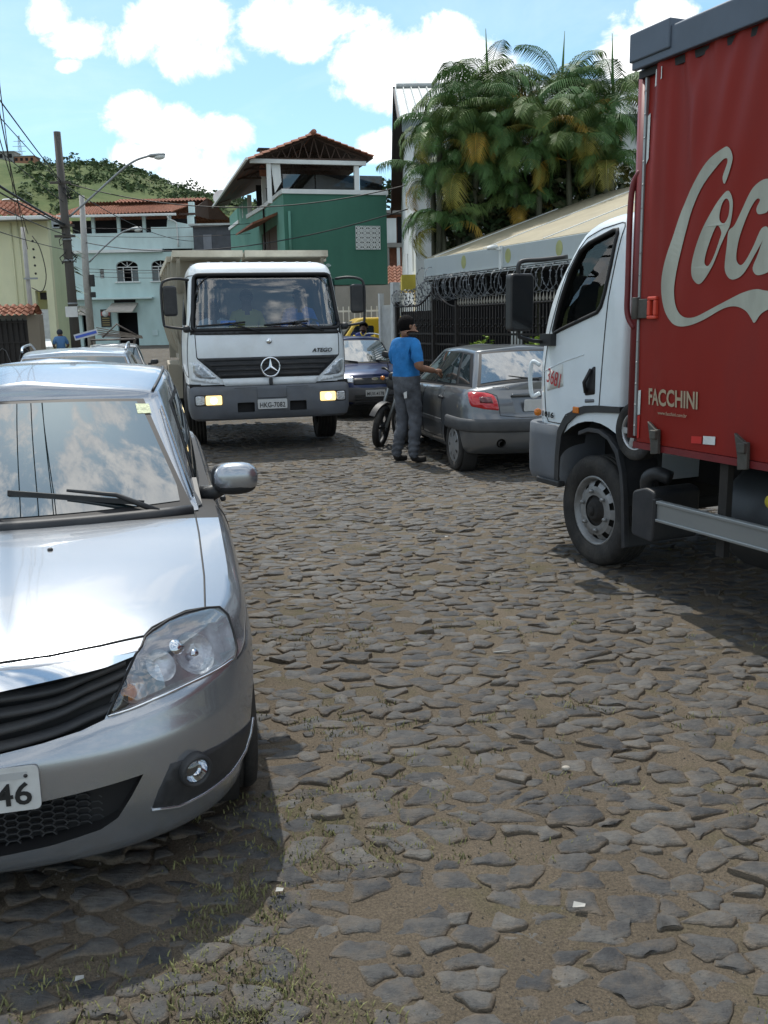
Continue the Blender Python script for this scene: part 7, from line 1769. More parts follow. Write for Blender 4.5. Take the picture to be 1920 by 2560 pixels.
# ================================================================= people
M_skin_b = mat('brown_skin', (.22,.11,.065), .55, var=.1, vscale=12); M_skin_d = mat('dark_skin', (.09,.045,.028), .5, var=.1, vscale=12)
M_hair = mat('black_hair', (.006,.005,.005), .85, var=.2, vscale=30, bump=.5, bscale=90, spec=.1)
def skin_body(name, verts, edges, radii, labels, mats, parent, sub=2):
    """one continuous figure grown from a skeleton; faces take the cloth of the nearest joint"""
    me = bpy.data.meshes.new(name); me.from_pydata(verts, edges, []); o = bpy.data.objects.new(name, me); COL.objects.link(o)
    o.modifiers.new('skin', 'SKIN'); sv = me.skin_vertices[0].data
    for i, r in enumerate(radii): sv[i].radius = r if isinstance(r, tuple) else (r, r); sv[i].use_root = (i == 0)
    s = o.modifiers.new('sub', 'SUBSURF'); s.levels = sub; s.render_levels = sub
    dg = bpy.context.evaluated_depsgraph_get(); dg.update(); m2 = bpy.data.meshes.new_from_object(o.evaluated_get(dg)); o.modifiers.clear(); o.data = m2
    # cloth folds
    if sub > 2:
        m2.calc_loop_triangles(); rr0 = random.Random(3)
        for v in m2.vertices:
            z = v.co.z; n_ = v.normal
            f1 = math.sin(z*46+3*math.sin(v.co.x*14)+2*math.sin(v.co.y*17))*math.sin(v.co.x*21+v.co.y*16+z*9)
            amp = .0075 if z < .95 else .0065 if z < 1.40 else 0
            if z < .28 and z > .08: f1 = math.sin(z*95+2*math.sin(v.co.x*30)); amp = .007
            if abs(v.co.x) > .235: amp *= .3
            v.co = v.co + n_*f1*amp
    # clean cloth edges: cut the figure where one cloth ends and the next begins
    bm = bmesh.new(); bm.from_mesh(m2)
    for a, b in edges:
        if labels[a] != labels[b]:
            va, vb = Vector(verts[a]), Vector(verts[b]); c = (va+vb)/2; n = (vb-va).normalized(); rr_ = 1.6*max(radii[a][0] if isinstance(radii[a], tuple) else radii[a], radii[b][0] if isinstance(radii[b], tuple) else radii[b])
            fs = [f for f in bm.faces if (f.calc_center_median()-c).length < rr_+(vb-va).length*.5]; g = list({v for f in fs for v in f.verts})+list({e for f in fs for e in f.edges})+fs
            bmesh.ops.bisect_plane(bm, geom=g, plane_co=c, plane_no=n, dist=1e-5)
    bm.to_mesh(m2); bm.free()
    m2.materials.clear(); keys = list(mats)
    for k in keys: m2.materials.append(mats[k])
    segs = [(Vector(verts[a]), Vector(verts[b]), labels[a], labels[b], radii[a][0] if isinstance(radii[a], tuple) else radii[a], radii[b][0] if isinstance(radii[b], tuple) else radii[b]) for a, b in edges]
    for p in m2.polygons:
        c = p.center; best = 1e9; lab = None
        for a, b, la, lb, ra, rb in segs:
            d = b-a; t = max(0, min(1, (c-a).dot(d)/max(1e-9, d.length_squared))); q = (c-(a+d*t)).length - lerp(ra, rb, t)*.9
            if q < best: best = q; lab = la if t < .5 else lb
        p.material_index = keys.index(lab); p.use_smooth = True
    o.parent = parent; return o
def hand(parent, wrist, direction, palm_n, m, s=1.0, curl=35):
    w_, d, n = Vector(wrist), Vector(direction).normalized(), Vector(palm_n).normalized(); sd = d.cross(n).normalized(); mb = MB()
    mb.tube([w_, w_+d*.04*s, w_+d*.09*s], [.022*s,.034*s,.033*s], 10)
    for k, (ln, of) in enumerate(((.068,-.028),(.078,-.010),(.073,.010),(.058,.028))):
        p = w_+d*.085*s+sd*of*s; a = R(curl); d1 = d*math.cos(a)+n*math.sin(a); d2 = d*math.cos(a*2)+n*math.sin(a*2)
        mb.tube([p, p+d1*ln*.5*s, p+d1*ln*.5*s+d2*ln*.5*s], [.010*s,.009*s,.007*s], 6)
    p = w_+d*.03*s-sd*.026*s; mb.tube([p, p+(d*.6-sd*.6+n*.4)*.035*s, p+(d*1.1-sd*.5+n*.8)*.06*s], [.012*s,.010*s,.008*s], 6)
    return mb.build('hand', m, parent)
def head_parts(parent, c, r, face, m_skin, hair=True, cap=None, look_up=0):
    """nose, ears, eyes, mouth, hair on a skull centred at c, facing the given direction"""
    c, f = Vector(c), Vector(face).normalized(); up = Vector((0,0,1)); sd = f.cross(up).normalized()
    mb = MB(); mb.tube([c+f*r*.80+up*r*.22, c+f*r*1.0-up*r*.14, c+f*r*.84-up*r*.24], [r*.08,r*.11,r*.08], 6); mb.build('nose', m_skin, parent)
    for s in (-1, 1):
        mb = MB(); mirror_shell(mb, c+sd*s*r*.86-f*r*.05, (r*.16,r*.2,r*.30), 2.2, 10, 8); mb.build('ear', m_skin, parent)
        mb = MB(); mirror_shell(mb, c+sd*s*r*.36+f*r*.80+up*r*.12, (r*.13,r*.08,r*.07), 2.0, 8, 6); mb.build('eye', M_ink, parent)
    mb = MB(); mb.tube([c+sd*r*.28+f*r*.82-up*r*.52, c+f*r*.92-up*r*.54, c-sd*r*.28+f*r*.82-up*r*.52], r*.05, 6); mb.build('mouth', mat('lips', (.16,.06,.05), .5), parent)
    if hair:
        mb = MB()
        def fn(u, v):
            a = 2*math.pi*u; ca = math.cos(a); lo = lerp(R(-52), R(34), max(0, min(1, (ca+.15)/.75))); b = lerp(lo, R(90), v)
            d = f*ca*math.cos(b)+sd*math.sin(a)*math.cos(b)+up*math.sin(b); rad = r*(0.97+.075*min(1, v*4)+.02*math.sin(a*9)*math.cos(b*7))
            return c+up*r*.06-f*r*.05+Vector((d.x*rad*.96, d.y*rad*.98, d.z*rad*1.05))
        mb.grid(fn, 28, 10, True); mb.build('hair', cap or M_hair, parent)
def standing(name, label, loc, rz, h, mats, pose, skin, hairm=None, group=None, hair=True, face=(0,1,0)):
    p = thing(name, label, 'person', loc, rz, group); k = h/1.75
    V = lambda x, y, z: (x*k, y*k, z*k)
    J = dict(pel=V(0,0,.96), sp=V(0,-.01,1.14), ch=V(0,-.005,1.34), nk=V(0,.0,1.50), hb=V(0,.025,1.58), ht=V(0,.02,1.685),
        sr=V(.175,-.01,1.425), sl=V(-.175,-.01,1.425), er=V(*pose['er']), el=V(*pose['el']), wr=V(*pose['wr']), wl=V(*pose['wl']), slr=V(*pose.get('slr', [.23,-.02,1.27])), sll=V(*pose.get('sll', [-.23,-.01,1.27])),
        hr=V(.095,0,.90), hl=V(-.095,0,.90), kr=V(*pose['kr']), kl=V(*pose['kl']), ar=V(*pose['ar']), al=V(*pose['al']), tr=V(*pose['tr']), tl=V(*pose['tl']), cr=V(*pose['ar'][:2], .04), cl=V(*pose['al'][:2], .04))
    Rr = dict(pel=(.165*k,.135*k), sp=(.168*k,.135*k), ch=(.18*k,.135*k), nk=.062*k, hb=(.090*k,.098*k), ht=(.086*k,.095*k), sr=.078*k, sl=.078*k, slr=.076*k, sll=.076*k, er=.050*k, el=.050*k, wr=.032*k, wl=.032*k, hr=.115*k, hl=.115*k, kr=.086*k, kl=.086*k, ar=.072*k, al=.072*k, tr=.042*k, tl=.042*k, cr=.045*k, cl=.045*k)
    lab = dict(pel='trousers', sp='shirt', ch='shirt', nk='skin', hb='skin', ht='skin', sr='shirt', sl='shirt', slr='shirt', sll='shirt', er='skin', el='skin', wr='skin', wl='skin', hr='trousers', hl='trousers', kr='trousers', kl='trousers', ar='trousers', al='trousers', tr='shoes', tl='shoes', cr='shoes', cl='shoes')
    E_ = ['pel sp','sp ch','ch nk','nk hb','hb ht','ch sr','ch sl','sr slr','sl sll','slr er','sll el','er wr','el wl','pel hr','pel hl','hr kr','hl kl','kr ar','kl al','ar cr','al cl','cr tr','cl tl']
    ks = list(J); ix = {n: i for i, n in enumerate(ks)}
    skin_body('body', [J[n] for n in ks], [(ix[a], ix[b]) for a, b in (e.split() for e in E_)], [Rr[n] for n in ks], [lab[n] for n in ks], dict(skin=skin, **mats), p, 3 if h > 1.75 else 2)
    for s, n, e in ((1,'wr','er'),(-1,'wl','el')):
        d = Vector(J[n])-Vector(J[e]); hand(p, J[n], d, Vector((-s*.6,.3,-.6)), skin, k)
    head_parts(p, Vector(J['hb']).lerp(Vector(J['ht']), .55), .112*k, face, skin, hair, hairm)
    return p, J
M_bluet = mat('blue_tshirt', (.015,.16,.42), .85, var=.18, vscale=7, bump=.8, bscale=9); M_jean = mat('faded_grey_jeans', (.082,.088,.100), .9, var=.45, vscale=5, bump=1.0, bscale=13); M_shoe = mat('dark_shoes', (.02,.018,.017), .7, var=.2)
pm, Jm = standing('person', 'man in a bright blue T-shirt and grey jeans standing beside the grey hatchback', (.31, 11.30, 0), R(-52), 1.76, dict(shirt=M_bluet, trousers=M_jean, shoes=M_shoe),
    dict(er=(.27,-.02,1.15), wr=(.25,.24,1.10), el=(-.25,.06,1.15), wl=(-.12,.30,1.12), kr=(.10,.05,.52), kl=(-.10,.02,.50), ar=(.12,-.01,.11), al=(-.10,-.10,.11), tr=(.15,.17,.035), tl=(-.12,.08,.035)), M_skin_b, face=(.28,1,-.12))
MB().add([(.0,0,0),(.05,.01,.02),(.045,.015,-.06),(.0,.01,-.07)], [(0,1,2,3)], False).build('pocket_cloth', mat('white_cloth', (.6,.6,.58), .9), pm).location = (.10,-.135,.86)
M_vest = mat('blue_uniform', (.02,.035,.16), .8, var=.1); M_vy = mat('yellow_uniform', (.55,.38,.03), .8, var=.1)
pv, Jv = standing('person', 'man in a blue uniform shirt with yellow sleeves standing by the yellow van', (-.40, 22.95, -.02), R(172), 1.72, dict(shirt=M_vest, trousers=mat('navy_trousers', (.015,.02,.05), .85), shoes=M_shoe),
    dict(er=(.29,.0,1.15), wr=(.30,.10,.92), el=(-.29,.0,1.15), wl=(-.30,.10,.92), kr=(.10,.02,.50), kl=(-.10,.02,.50), ar=(.11,-.02,.11), al=(-.11,-.02,.11), tr=(.13,.14,.035), tl=(-.13,.14,.035)), M_skin_d, hair=True)
for s in (-1, 1): MB().tube([(s*.185,-.01,1.40),(s*.235,-.01,1.25),(s*.26,.0,1.17)], [.082,.074,.064], 10).build('sleeve', M_vy, pv)
MB().tube([(.07,.075,1.475),(.02,.125,1.40),(-.02,.125,1.40),(-.07,.075,1.475)], .016, 6).build('collar', M_vy, pv)
standing('person', 'man in a pale blue shirt standing by the yellow wall at far left', (-11.30, 33.1, .05), R(25), 1.62, dict(shirt=mat('pale_blue_shirt', (.10,.22,.42), .85, var=.1), trousers=mat('dark_blue_jeans', (.03,.045,.09), .85), shoes=M_shoe),
    dict(er=(.27,-.02,1.15), wr=(.24,.22,1.08), el=(-.27,.0,1.15), wl=(-.22,.24,1.10), kr=(.10,.02,.50), kl=(-.10,.02,.50), ar=(.11,-.02,.11), al=(-.11,-.02,.11), tr=(.13,.14,.035), tl=(-.13,.14,.035)), M_skin_b, hairm=mat('dark_cap', (.03,.035,.05), .8))
# three people sitting in the tipper's cab
def seated(label, x, top, shirt, skin, cap=None, drive=False):
    Mx = Matrix.Translation((-1.50,12.6,0)) @ Matrix.Rotation(R(194.5), 4, 'Z'); loc = Mx @ Vector((x,-1.12,0))
    p = thing('person', label, 'person', loc, R(194.5)); z = top-.13      # skull centre height
    tr_ = mat('dark_trousers', (.03,.03,.035), .9)
    J = [(0,-.06,z-.72),(0,-.08,z-.50),(0,-.05,z-.32),(0,-.02,z-.15),(0,0,z-.06),(0,.0,z+.05),(.18,-.05,z-.26),(-.18,-.05,z-.26),(.25,.02,z-.50),(-.25,.02,z-.50),(.16,.26,z-.52),(-.16,.26,z-.52),(.10,.0,z-.74),(-.10,.0,z-.74),(.12,.40,z-.72),(-.12,.40,z-.72)]
    if drive: J[10] = (.12,.40,z-.42); J[11] = (-.14,.40,z-.42)
    E_ = [(0,1),(1,2),(2,3),(3,4),(4,5),(2,6),(2,7),(6,8),(7,9),(8,10),(9,11),(0,12),(0,13),(12,14),(13,15)]
    rr = [.15,.15,.155,.058,.082,.080,.08,.08,.055,.055,.03,.03,.10,.10,.075,.075]; lb = ['tr','sh','sh','skin','skin','skin','sh','sh','sh','sh','skin','skin','tr','tr','tr','tr']
    skin_body('body', J, E_, rr, lb, dict(skin=skin, sh=shirt, tr=tr_), p)
    for i, e in ((10,8),(11,9)): hand(p, J[i], Vector(J[i])-Vector(J[e]), (0,0,-1), skin)
    head_parts(p, Vector((0,0,z)), .098, (0,1,0), skin, True, cap)
    return p
seated('passenger in a white shirt and striped cap at the left of the tipper cab', .62, 2.10, mat('white_shirt', (.55,.56,.55), .85), M_skin_d, mat('striped_cap', (.05,.06,.10), .8))
seated('passenger in a yellow shirt in the middle of the tipper cab', .15, 2.22, mat('yellow_shirt', (.50,.40,.08), .85), M_skin_d)
seated('driver in a blue shirt behind the wheel of the tipper truck', -.62, 2.24, mat('driver_blue', (.02,.14,.45), .85), M_skin_b, drive=True)
# ================================================================= vegetation, hill, poles, wires
def leaf_mats(name, cols):
    return [mat(f'{name}_{i}', c, .55, var=.3, vscale=3, spec=.3) for i, c in enumerate(cols)]
PF = leaf_mats('palm_leaf', [(.075,.150,.045), (.115,.175,.050), (.23,.21,.045), (.34,.22,.035)])
def frond_mesh(seed, m, L_=1.45, droop=1.0, pairs=34):
    r = random.Random(seed); mb = MB(); pts = []; el = R(74); p = Vector((0,0,0)); n = 22; st = L_/n
    for i in range(n+1):
        pts.append(p.copy()); t = i/n; p = p + Vector((math.cos(el), 0, math.sin(el)))*st; el -= R((3.0+6.5*t)*droop)
    mb.tube(pts, [.014*(1-.8*i/n) for i in range(n+1)], 5)
    for k in range(pairs):
        t = .16+.82*k/pairs; f = t*n; i = min(n-1, int(f)); q = pts[i].lerp(pts[i+1], f-i); d = (pts[i+1]-pts[i]).normalized(); ln = .44*math.sin(math.pi*min(1, t*.85+.14))**.7*r.uniform(.85, 1.1)
        for s in (-1, 1):
            sd = Vector((0, s, 0)); up = d.cross(sd)*-s; o = (sd*.78+d*.55+Vector((0,0,.12-.25*t))).normalized(); w_ = .0115
            a = q; b = q+o*ln*.5+Vector((0,0,-.02)); c = q+o*ln*.9+Vector((0,0,-.17*ln/.35-.05*r.random())); wd = d*w_
            mb.add([a-wd*.4, a+wd*.4, b+wd, b-wd, c], [(0,1,2,3),(3,2,4)], False)
    return mb.mesh('frond', m, fixn=False)
fronds = {}
for mi in range(4):
    for v in range(3): fronds[(mi, v)] = frond_mesh(mi*7+v, PF[mi], 1.45-.15*v, .8+.28*v+(.25 if mi > 1 else 0))
spear = MB().tube([(0,0,0),(.03,0,.5),(.05,0,1.0)], [.025,.018,.004], 6).mesh('spear_leaf', PF[0])
def palm(x, y, z, sc, nf, seed, yellow, label, spike=False):
    r = random.Random(seed); p = thing('palm_tree', label, 'palm', (x, y, 0), r.uniform(0, 6.28), 'palms behind the carport'); 
    lean = (r.uniform(-.25,.25), r.uniform(-.2,.2))
    MB().tube(catmull([(lean[0],lean[1],0),(lean[0]*.5,lean[1]*.4,z*.5),(0,0,z)], 5), [.06]*10+[.045], 8).build('trunk', mat('palm_cane', (.060,.062,.035), .7, var=.3, vscale=5), p)
    for k in range(nf):
        t = k/nf; old = t < yellow; mi = (3 if r.random() < .45 else 2) if old else (1 if r.random() < .4 else 0)
        tilt = R(lerp(62, -12, t)+r.uniform(-10,10)); az = k*2.399+r.uniform(-.3,.3)
        o = inst('frond', fronds[(mi, r.randrange(3))], p, (0,0,z-.05), (0,0,0)); s = sc*r.uniform(.82,1.12); o.scale = (s,s,s)
        o.rotation_euler = (Matrix.Rotation(az, 3, 'Z') @ Matrix.Rotation(tilt*.75, 3, 'Y')).to_euler()
    if spike: o = inst('spear_leaf', spear, p, (0,0,z)); o.scale = (1.5,1.5,1.25)
spots = [(2.31,20,6.16,1.0,15,.25,'tallest palm with an upright spear leaf, above the white house roof',True),(1.72,19.5,5.70,.95,14,.3,'palm left of the tallest one, against the white gable',False),(3.86,20.5,6.24,.95,13,.2,'palm rising just right of the tallest one',True),(4.72,19.5,5.88,1.0,13,.3,'palm crown nearest to the red truck body, sky behind it',True),(3.19,19.0,5.34,.95,14,.45,'palm in the middle of the clump with yellowing fronds',False),(1.26,19.3,5.17,.9,13,.5,'low palm at the left end with orange fronds hanging by the white wall',False),(2.01,19.3,5.15,.9,13,.4,'low palm second from the left of the clump',False),(4.21,19.0,5.26,.9,13,.45,'low palm at the right with gold drooping fronds',False),(2.69,19.7,5.48,.9,13,.35,'palm below the tallest one, half hidden in the clump',False),(1.31,19.3,3.5,.8,11,.5,'small palm hanging over the left corner of the beige roof',False),(2.52,19.6,3.9,.75,10,.5,'small palm touching the beige roof in the middle',False),(4.46,18.9,4.55,.85,11,.5,'small palm over the beige roof beside the delivery truck',False),(2.99,19.4,3.95,.75,10,.5,'small palm with gold fronds resting on the beige roof',False)]
spots += [(2.05,20.6,5.3,1.0,14,.15,'green palm filling the clump behind the second crown',False),(3.4,20.4,5.5,1.0,14,.15,'green palm filling the middle rear of the clump',False),(4.35,20.3,5.4,1.0,14,.15,'green palm at the rear right of the clump',False),(2.75,19.2,4.7,.95,13,.3,'palm with low hanging fronds above the middle of the beige roof',False),(1.75,19.4,4.5,.95,13,.3,'palm with low hanging fronds at the left third of the clump',False),(3.75,19.0,4.75,.95,13,.3,'palm with low hanging fronds at the right third of the clump',False),(1.15,19.8,4.4,.85,12,.3,'lower green palm against the white gable wall',False)]
for i, (x, y, z, sc, nf, ye, lb, spk) in enumerate(spots): palm(x, y, z, sc*1.12, nf+5, 30+i, ye*.28, lb, spk)
# undergrowth behind the palms
def leaf_cloud(mb, c, rad, n, size, r, flat=1.0):
    for _ in range(n):
        while True:
            q = Vector((r.uniform(-1,1), r.uniform(-1,1), r.uniform(-1,1)))
            if q.length < 1: break
        q = q*(q.length**-.35 if q.length > .05 else 1); p = Vector(c)+Vector((q.x*rad[0], q.y*rad[1], q.z*rad[2]))
        a = Vector((r.gauss(0,1), r.gauss(0,1), r.gauss(0,.6))).normalized(); b = a.orthogonal().normalized(); b = b*math.cos(r.random()*6)+a.cross(b)*math.sin(r.random()*6); s = size*r.uniform(.6,1.4)
        mb.add([p-a*s, p+b*s*.45, p+a*s, p-b*s*.45], [(0,1,2,3)], False); mb.mi[-1] = r.randrange(3)
def leafy(name, label, cat, blobs, size, cols, trunk=None, seed=1, loc=(0,0,0), rz=0, group=None, part='crown'):
    t = thing(name, label, cat, loc, rz, group); r = random.Random(seed); mb = MB()
    for (c, rad, n) in blobs: leaf_cloud(mb, c, rad, n, size, r)
    ms = [mat(f'{name}_{seed}_leaf{i}', c, .65, var=.25, vscale=2, spec=.25) for i, c in enumerate(cols)]
    mb.build(part, ms, t, fixn=False)
    if trunk:
        for P, r0, r1 in trunk: MB().tube(catmull(P, 4), [lerp(r0, r1, i/(len(P)*4-4)) for i in range(len(P)*4-3)], 7).build('trunk' if P[0][2] < .5 else 'branch', mat('bark', (.07,.055,.04), .9, var=.3, vscale=5), t)
    return t
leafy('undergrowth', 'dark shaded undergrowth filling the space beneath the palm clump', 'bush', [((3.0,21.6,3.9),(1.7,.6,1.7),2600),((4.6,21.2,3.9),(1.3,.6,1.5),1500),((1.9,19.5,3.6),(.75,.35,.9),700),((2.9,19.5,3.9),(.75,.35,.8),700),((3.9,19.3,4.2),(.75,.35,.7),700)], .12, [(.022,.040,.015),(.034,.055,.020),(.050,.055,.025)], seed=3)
GREENS = [(.045,.085,.022),(.065,.11,.03),(.03,.06,.018)]
YG = [(.16,.24,.025),(.22,.30,.03),(.11,.18,.025)]
for (fx, rd, n, lb) in ((2.95,.48,420,'clipped yellow-green shrub left of the hatchback roof, before the iron fence'),(4.55,.62,560,'clipped yellow-green shrub right of the hatchback roof, before the iron fence')):
    t = leafy('shrub', lb, 'shrub', [((fx,-.45,1.0),(rd,.28,.36),n),((fx+.1,-.45,.6),(rd*.8,.25,.5),n//2),((fx+.15,-.45,1.3),(rd*.35,.15,.15),60)], .045, YG, [([(fx,-.45,-.2),(fx,-.45,.5),(fx,-.45,.9)], .04,.02)], seed=int(fx*10), loc=FA, rz=FR)
def tree(name, label, x, y, h, rad, n, size, cols, seed, group=None, z0=0):
    r = random.Random(seed); blobs = []; tr = [([(0,0,z0),(.1,0,h*.35),(0,.1,h*.62)], rad*.10, rad*.055)]
    for k in range(11):
        a = k*2.4; q = r.uniform(.35,.85); c = (math.cos(a)*rad*q, math.sin(a)*rad*q, h*.72+r.uniform(-.30,.30)*h*.55); s = rad*r.uniform(.28,.48)
        blobs.append((c, (s,s,s*.7), n//11)); tr.append(([(0,.05,h*.5),(c[0]*.5,c[1]*.5,(c[2]+h*.5)/2),c], rad*.045, rad*.012))
    return leafy(name, label, 'tree', blobs, size, cols, tr, seed, (x, y, 0), 0, group)
tree('tree', 'dark leafy tree showing behind the right end of the green house', .45, 52, 10.2, 2.3, 2400, .16, [(.02,.045,.014),(.03,.06,.02),(.014,.03,.01)], 5)
tree('tree', 'bushy tree behind the dark shed, left of the green house', -10.6, 70, 9.2, 3.2, 2200, .22, GREENS, 6, 'trees behind the shed')
tree('tree', 'rounded tree next to the mint house gable', -13.6, 74, 9.6, 2.8, 1800, .22, GREENS, 7, 'trees behind the shed')
tree('tree', 'dark tree top peeping over the metal roof at the right', 9.5, 44, 10.6, 2.2, 1500, .18, [(.02,.045,.014),(.03,.06,.02),(.014,.03,.01)], 8)
# strap-leaved plant by the poles
def straps():
    t = thing('strap_leaved_plant', 'strap-leaved garden plant between the two street poles', 'plant', (-13.6, 41, 0)); r = random.Random(2)
    MB().tube([(0,0,0),(.1,0,2.5),(0,0,5.4)], [.09,.07,.06], 8).build('trunk', mat('bark', (.07,.055,.04), .9), t)
    ms = leaf_mats('strap', [(.10,.15,.07),(.20,.24,.16)])
    for z0 in (5.4,4.7,3.9,3.1,2.3):
        for k in range(26):
            a = r.uniform(0,6.28); d = Vector((math.cos(a),math.sin(a),0)); e = R(r.uniform(10,70)); L_ = r.uniform(.8,1.35); w_ = Vector((-d.y,d.x,0))*.09
            p0 = Vector((0,0,z0)); p1 = p0+(d*math.cos(e)+Vector((0,0,math.sin(e))))*L_*.55; p2 = p1+(d*.8+Vector((0,0,-.35)))*L_*.5
            MB().add([p0-w_*.5,p0+w_*.5,p1+w_,p1-w_,p2], [(0,1,2,3),(3,2,4)], False).build('leaf', ms[r.randrange(2)], t)
straps()
# ---- hill
CREST = [(-420,62),(-200,58),(-116,52.6),(-110,51.2),(-103,50.0),(-97,49.4),(-89,49.2),(-85,49.4),(-79,49),(-73,47.4),(-65,44.8),(-60.7,43.2),(-57,41.4),(-52,40.4),(-46,39.5),(-30,37),(0,33),(60,28),(200,20)]
def hillz(x, y):
    c = sinterp(CREST, x); t = max(0, min(1, (y-110)/190)); t = t*t*(3-2*t)
    if y > 300: c -= (y-300)*.10; t = 1
    n = float(vnoise(np.array(x*.06), np.array(y*.06))-.5)*5*(t*(1-t)*4) + float(vnoise(np.array(x*.2+5), np.array(y*.2))-.5)*1.2*t
    return c*t + n - (1-t)*1.5
hm = MB(); NXh, NYh = 150, 60
hm.grid(lambda u, v: (lambda x, y: Vector((x, y, hillz(x, y))))(-420+u*620, 100+v*300), NXh, NYh)
def hill_nodes(nt, n, l, b):
    gp = n.new('ShaderNodeNewGeometry'); v = gp.outputs['Position']
    base = nmix(n, l, nmr(n, l, nnoise(n, l, v, .09, 8, .65), .35, .65), (.060,.092,.034), (.118,.138,.058))
    base = nmix(n, l, nmr(n, l, nnoise(n, l, v, .16, 8, .7), .56, .70, 0, .8), base, (.026,.042,.018))
    base = nmix(n, l, nmr(n, l, nnoise(n, l, v, .05, 5, .6), .64, .72, 0, .5), base, (.14,.105,.07))
    l.new(base, b.inputs['Base Color']); b.inputs['Roughness'].default_value = .95; b.inputs['Specular IOR Level'].default_value = .1
tag(hm.build('hill', attr_mat('hill_grass', hill_nodes), fixn=False), 'green hillside rising behind the houses', kind='structure')
bs = MB(); r = random.Random(12)
for _ in range(2600):
    x = r.uniform(-135,-30); y = r.uniform(190,305)
    if vnoise(np.array(x*.09+2), np.array(y*.05)) < .42: continue
    z = hillz(x, y); s = r.uniform(.5,1.5); leaf_cloud(bs, (x, y, z+s*.4), (s*1.1,s*1.1,s*.7), 12, s*.5, r)
for k in range(60):      # taller growth along the crest
    x = r.uniform(-118,-40); s = r.uniform(.5,1.4)*(1.6 if r.random() < .15 else 1); leaf_cloud(bs, (x, 299, hillz(x, 299)+s*.6), (s*1.2,s,s*.9), 26, s*.42, r)
for (x, s) in ((-95.5,2.2),(-92.6,2.8),(-101,1.8),(-83.5,1.6),(-57,2.6),(-54,1.8)):
    leaf_cloud(bs, (x, 298, hillz(x, 298)+s*.9), (s*.9,s*.8,s*1.0), 90, s*.22, r)
o = bs.build('hill_bushes', [mat('hill_bush0', (.052,.085,.03), .9, var=.3, vscale=.3), mat('hill_bush1', (.08,.115,.042), .9, var=.3, vscale=.3), mat('hill_bush2', (.038,.062,.024), .9, var=.3, vscale=.3)], fixn=False); tag(o, 'scattered bushes and small trees covering the far hillside', 'bushes', kind='stuff')
def hill_house(name, label, x, y, w_, d, h, wallm, roofm=None, floors=1, cols=3, z=None):
    z = hillz(x, y)-1.0 if z is None else z; t = thing(name, label, 'house', (x, y, z), 0, 'houses on the hillside')
    MB().box(-w_/2,w_/2,0,d,0,h+1).build('wall', wallm, t)
    for f in range(floors):
        for c in range(cols):
            cx = -w_/2+w_*(c+.5)/cols; zz = 1+h*(f+.45)/floors; MB().box(cx-w_/cols*.25,cx+w_/cols*.25,-.06,-.01,zz,zz+h/floors*.38).build('window', M_hole, t)
    if roofm: MB().prism([(-w_/2-.4,h+1.01),(w_/2+.4,h+1.01),(w_/2-.6,h+1.9),(-w_/2+.6,h+1.9)], 'y', -.5, d+.4).build('roof', roofm, t)
    else: MB().box(-w_/2-.2,w_/2+.2,-.2,d+.2,h+1.01,h+1.25).build('roof_slab', M_conc, t)
M_brick2 = mat('hill_brick', (.30,.15,.09), .9, var=.25, vscale=1.5); M_tr = mat('hill_tile', (.36,.16,.08), .85, var=.25)
hill_house('hill_house', 'grey flat-roofed house on the hilltop at the far left', -113.5, 294, 8.5, 5, 3.0, M_conc, None, 1, 3, z=50.2)
hill_house('hill_house', 'bare brick house on the hilltop beside the grey one', -106.4, 294, 6.2, 5, 2.2, M_brick2, None, 1, 4, z=49.6)
hill_house('hill_house', 'white house with orange tile roof on the hillside', -103.2, 276, 5.6, 4.5, 3.2, M_whitew, M_tr, 2, 4, z=42.2)
hill_house('hill_house', 'small pale house just below the white one on the hillside', -101.0, 271, 4.2, 3.5, 2.0, M_whitew, M_tr, 1, 2, z=40.6)
hill_house('hill_house', 'grey concrete shell of a house right of the white hillside house', -90.5, 284, 8.6, 5, 4.2, mat('grey_render', (.30,.29,.30), .9, var=.2), None, 2, 5, z=43.2)
tw = thing('lattice_tower', 'thin steel lattice mast on top of the hill at left', 'mast', (-112.5, 308, 50)); q = MB(); 
for s, t in ((-1,-1),(1,-1),(1,1),(-1,1)): q.beam((s*.9,t*.9,0),(s*.15,t*.15,11.5),.07,.07)
for k in range(9):
    a = .9-.083*k; z = k*1.27; b = .9-.083*(k+1)
    for s in (-1, 1): q.beam((-a,s*a,z),(b,s*b,z+1.27),.05,.05); q.beam((a,s*a,z),(-b,s*b,z+1.27),.05,.05)
q.build('lattice', mat('tower_steel', (.30,.32,.34), .6), tw)
q = MB()
for z, l_ in ((9.8,1.8),(8.3,2.2),(6.8,1.8)): q.beam((-l_,0,z),(l_,0,z),.12,.12)
q.build('cross_arms', mat('tower_steel', (.30,.32,.34), .6), tw)
# ---- poles and lamps
M_pole = mat('weathered_pole', (.075,.068,.060), .85, var=.25, vscale=4, dirt=.3, dcol=(.12,.11,.10), stretch=(1,1,.15)); M_cpole = mat('concrete_pole', (.34,.33,.31), .85, var=.15, vscale=4, dirt=.35, dcol=(.2,.19,.17))
M_galv = mat('galvanised_arm', (.26,.28,.29), .5, .5, var=.12)
def lamp_head(parent, p, d):
    p, d = Vector(p), Vector(d).normalized(); h = bpy.data.objects.new('lamp_head', None); COL.objects.link(h); h.parent = parent
    q = MB(); mirror_shell(q, (0,0,0), (.30,.13,.075), 2.3); o = q.build('housing', M_galv, h); q2 = MB(); mirror_shell(q2, (.08,0,-.05), (.20,.12,.10), 2.1); o2 = q2.build('lens', mat('lamp_glass', (.6,.63,.63), .15, var=.05), h)
    h.location = p; h.rotation_euler = (0, -math.atan2(d.z, math.hypot(d.x, d.y)), math.atan2(d.y, d.x))
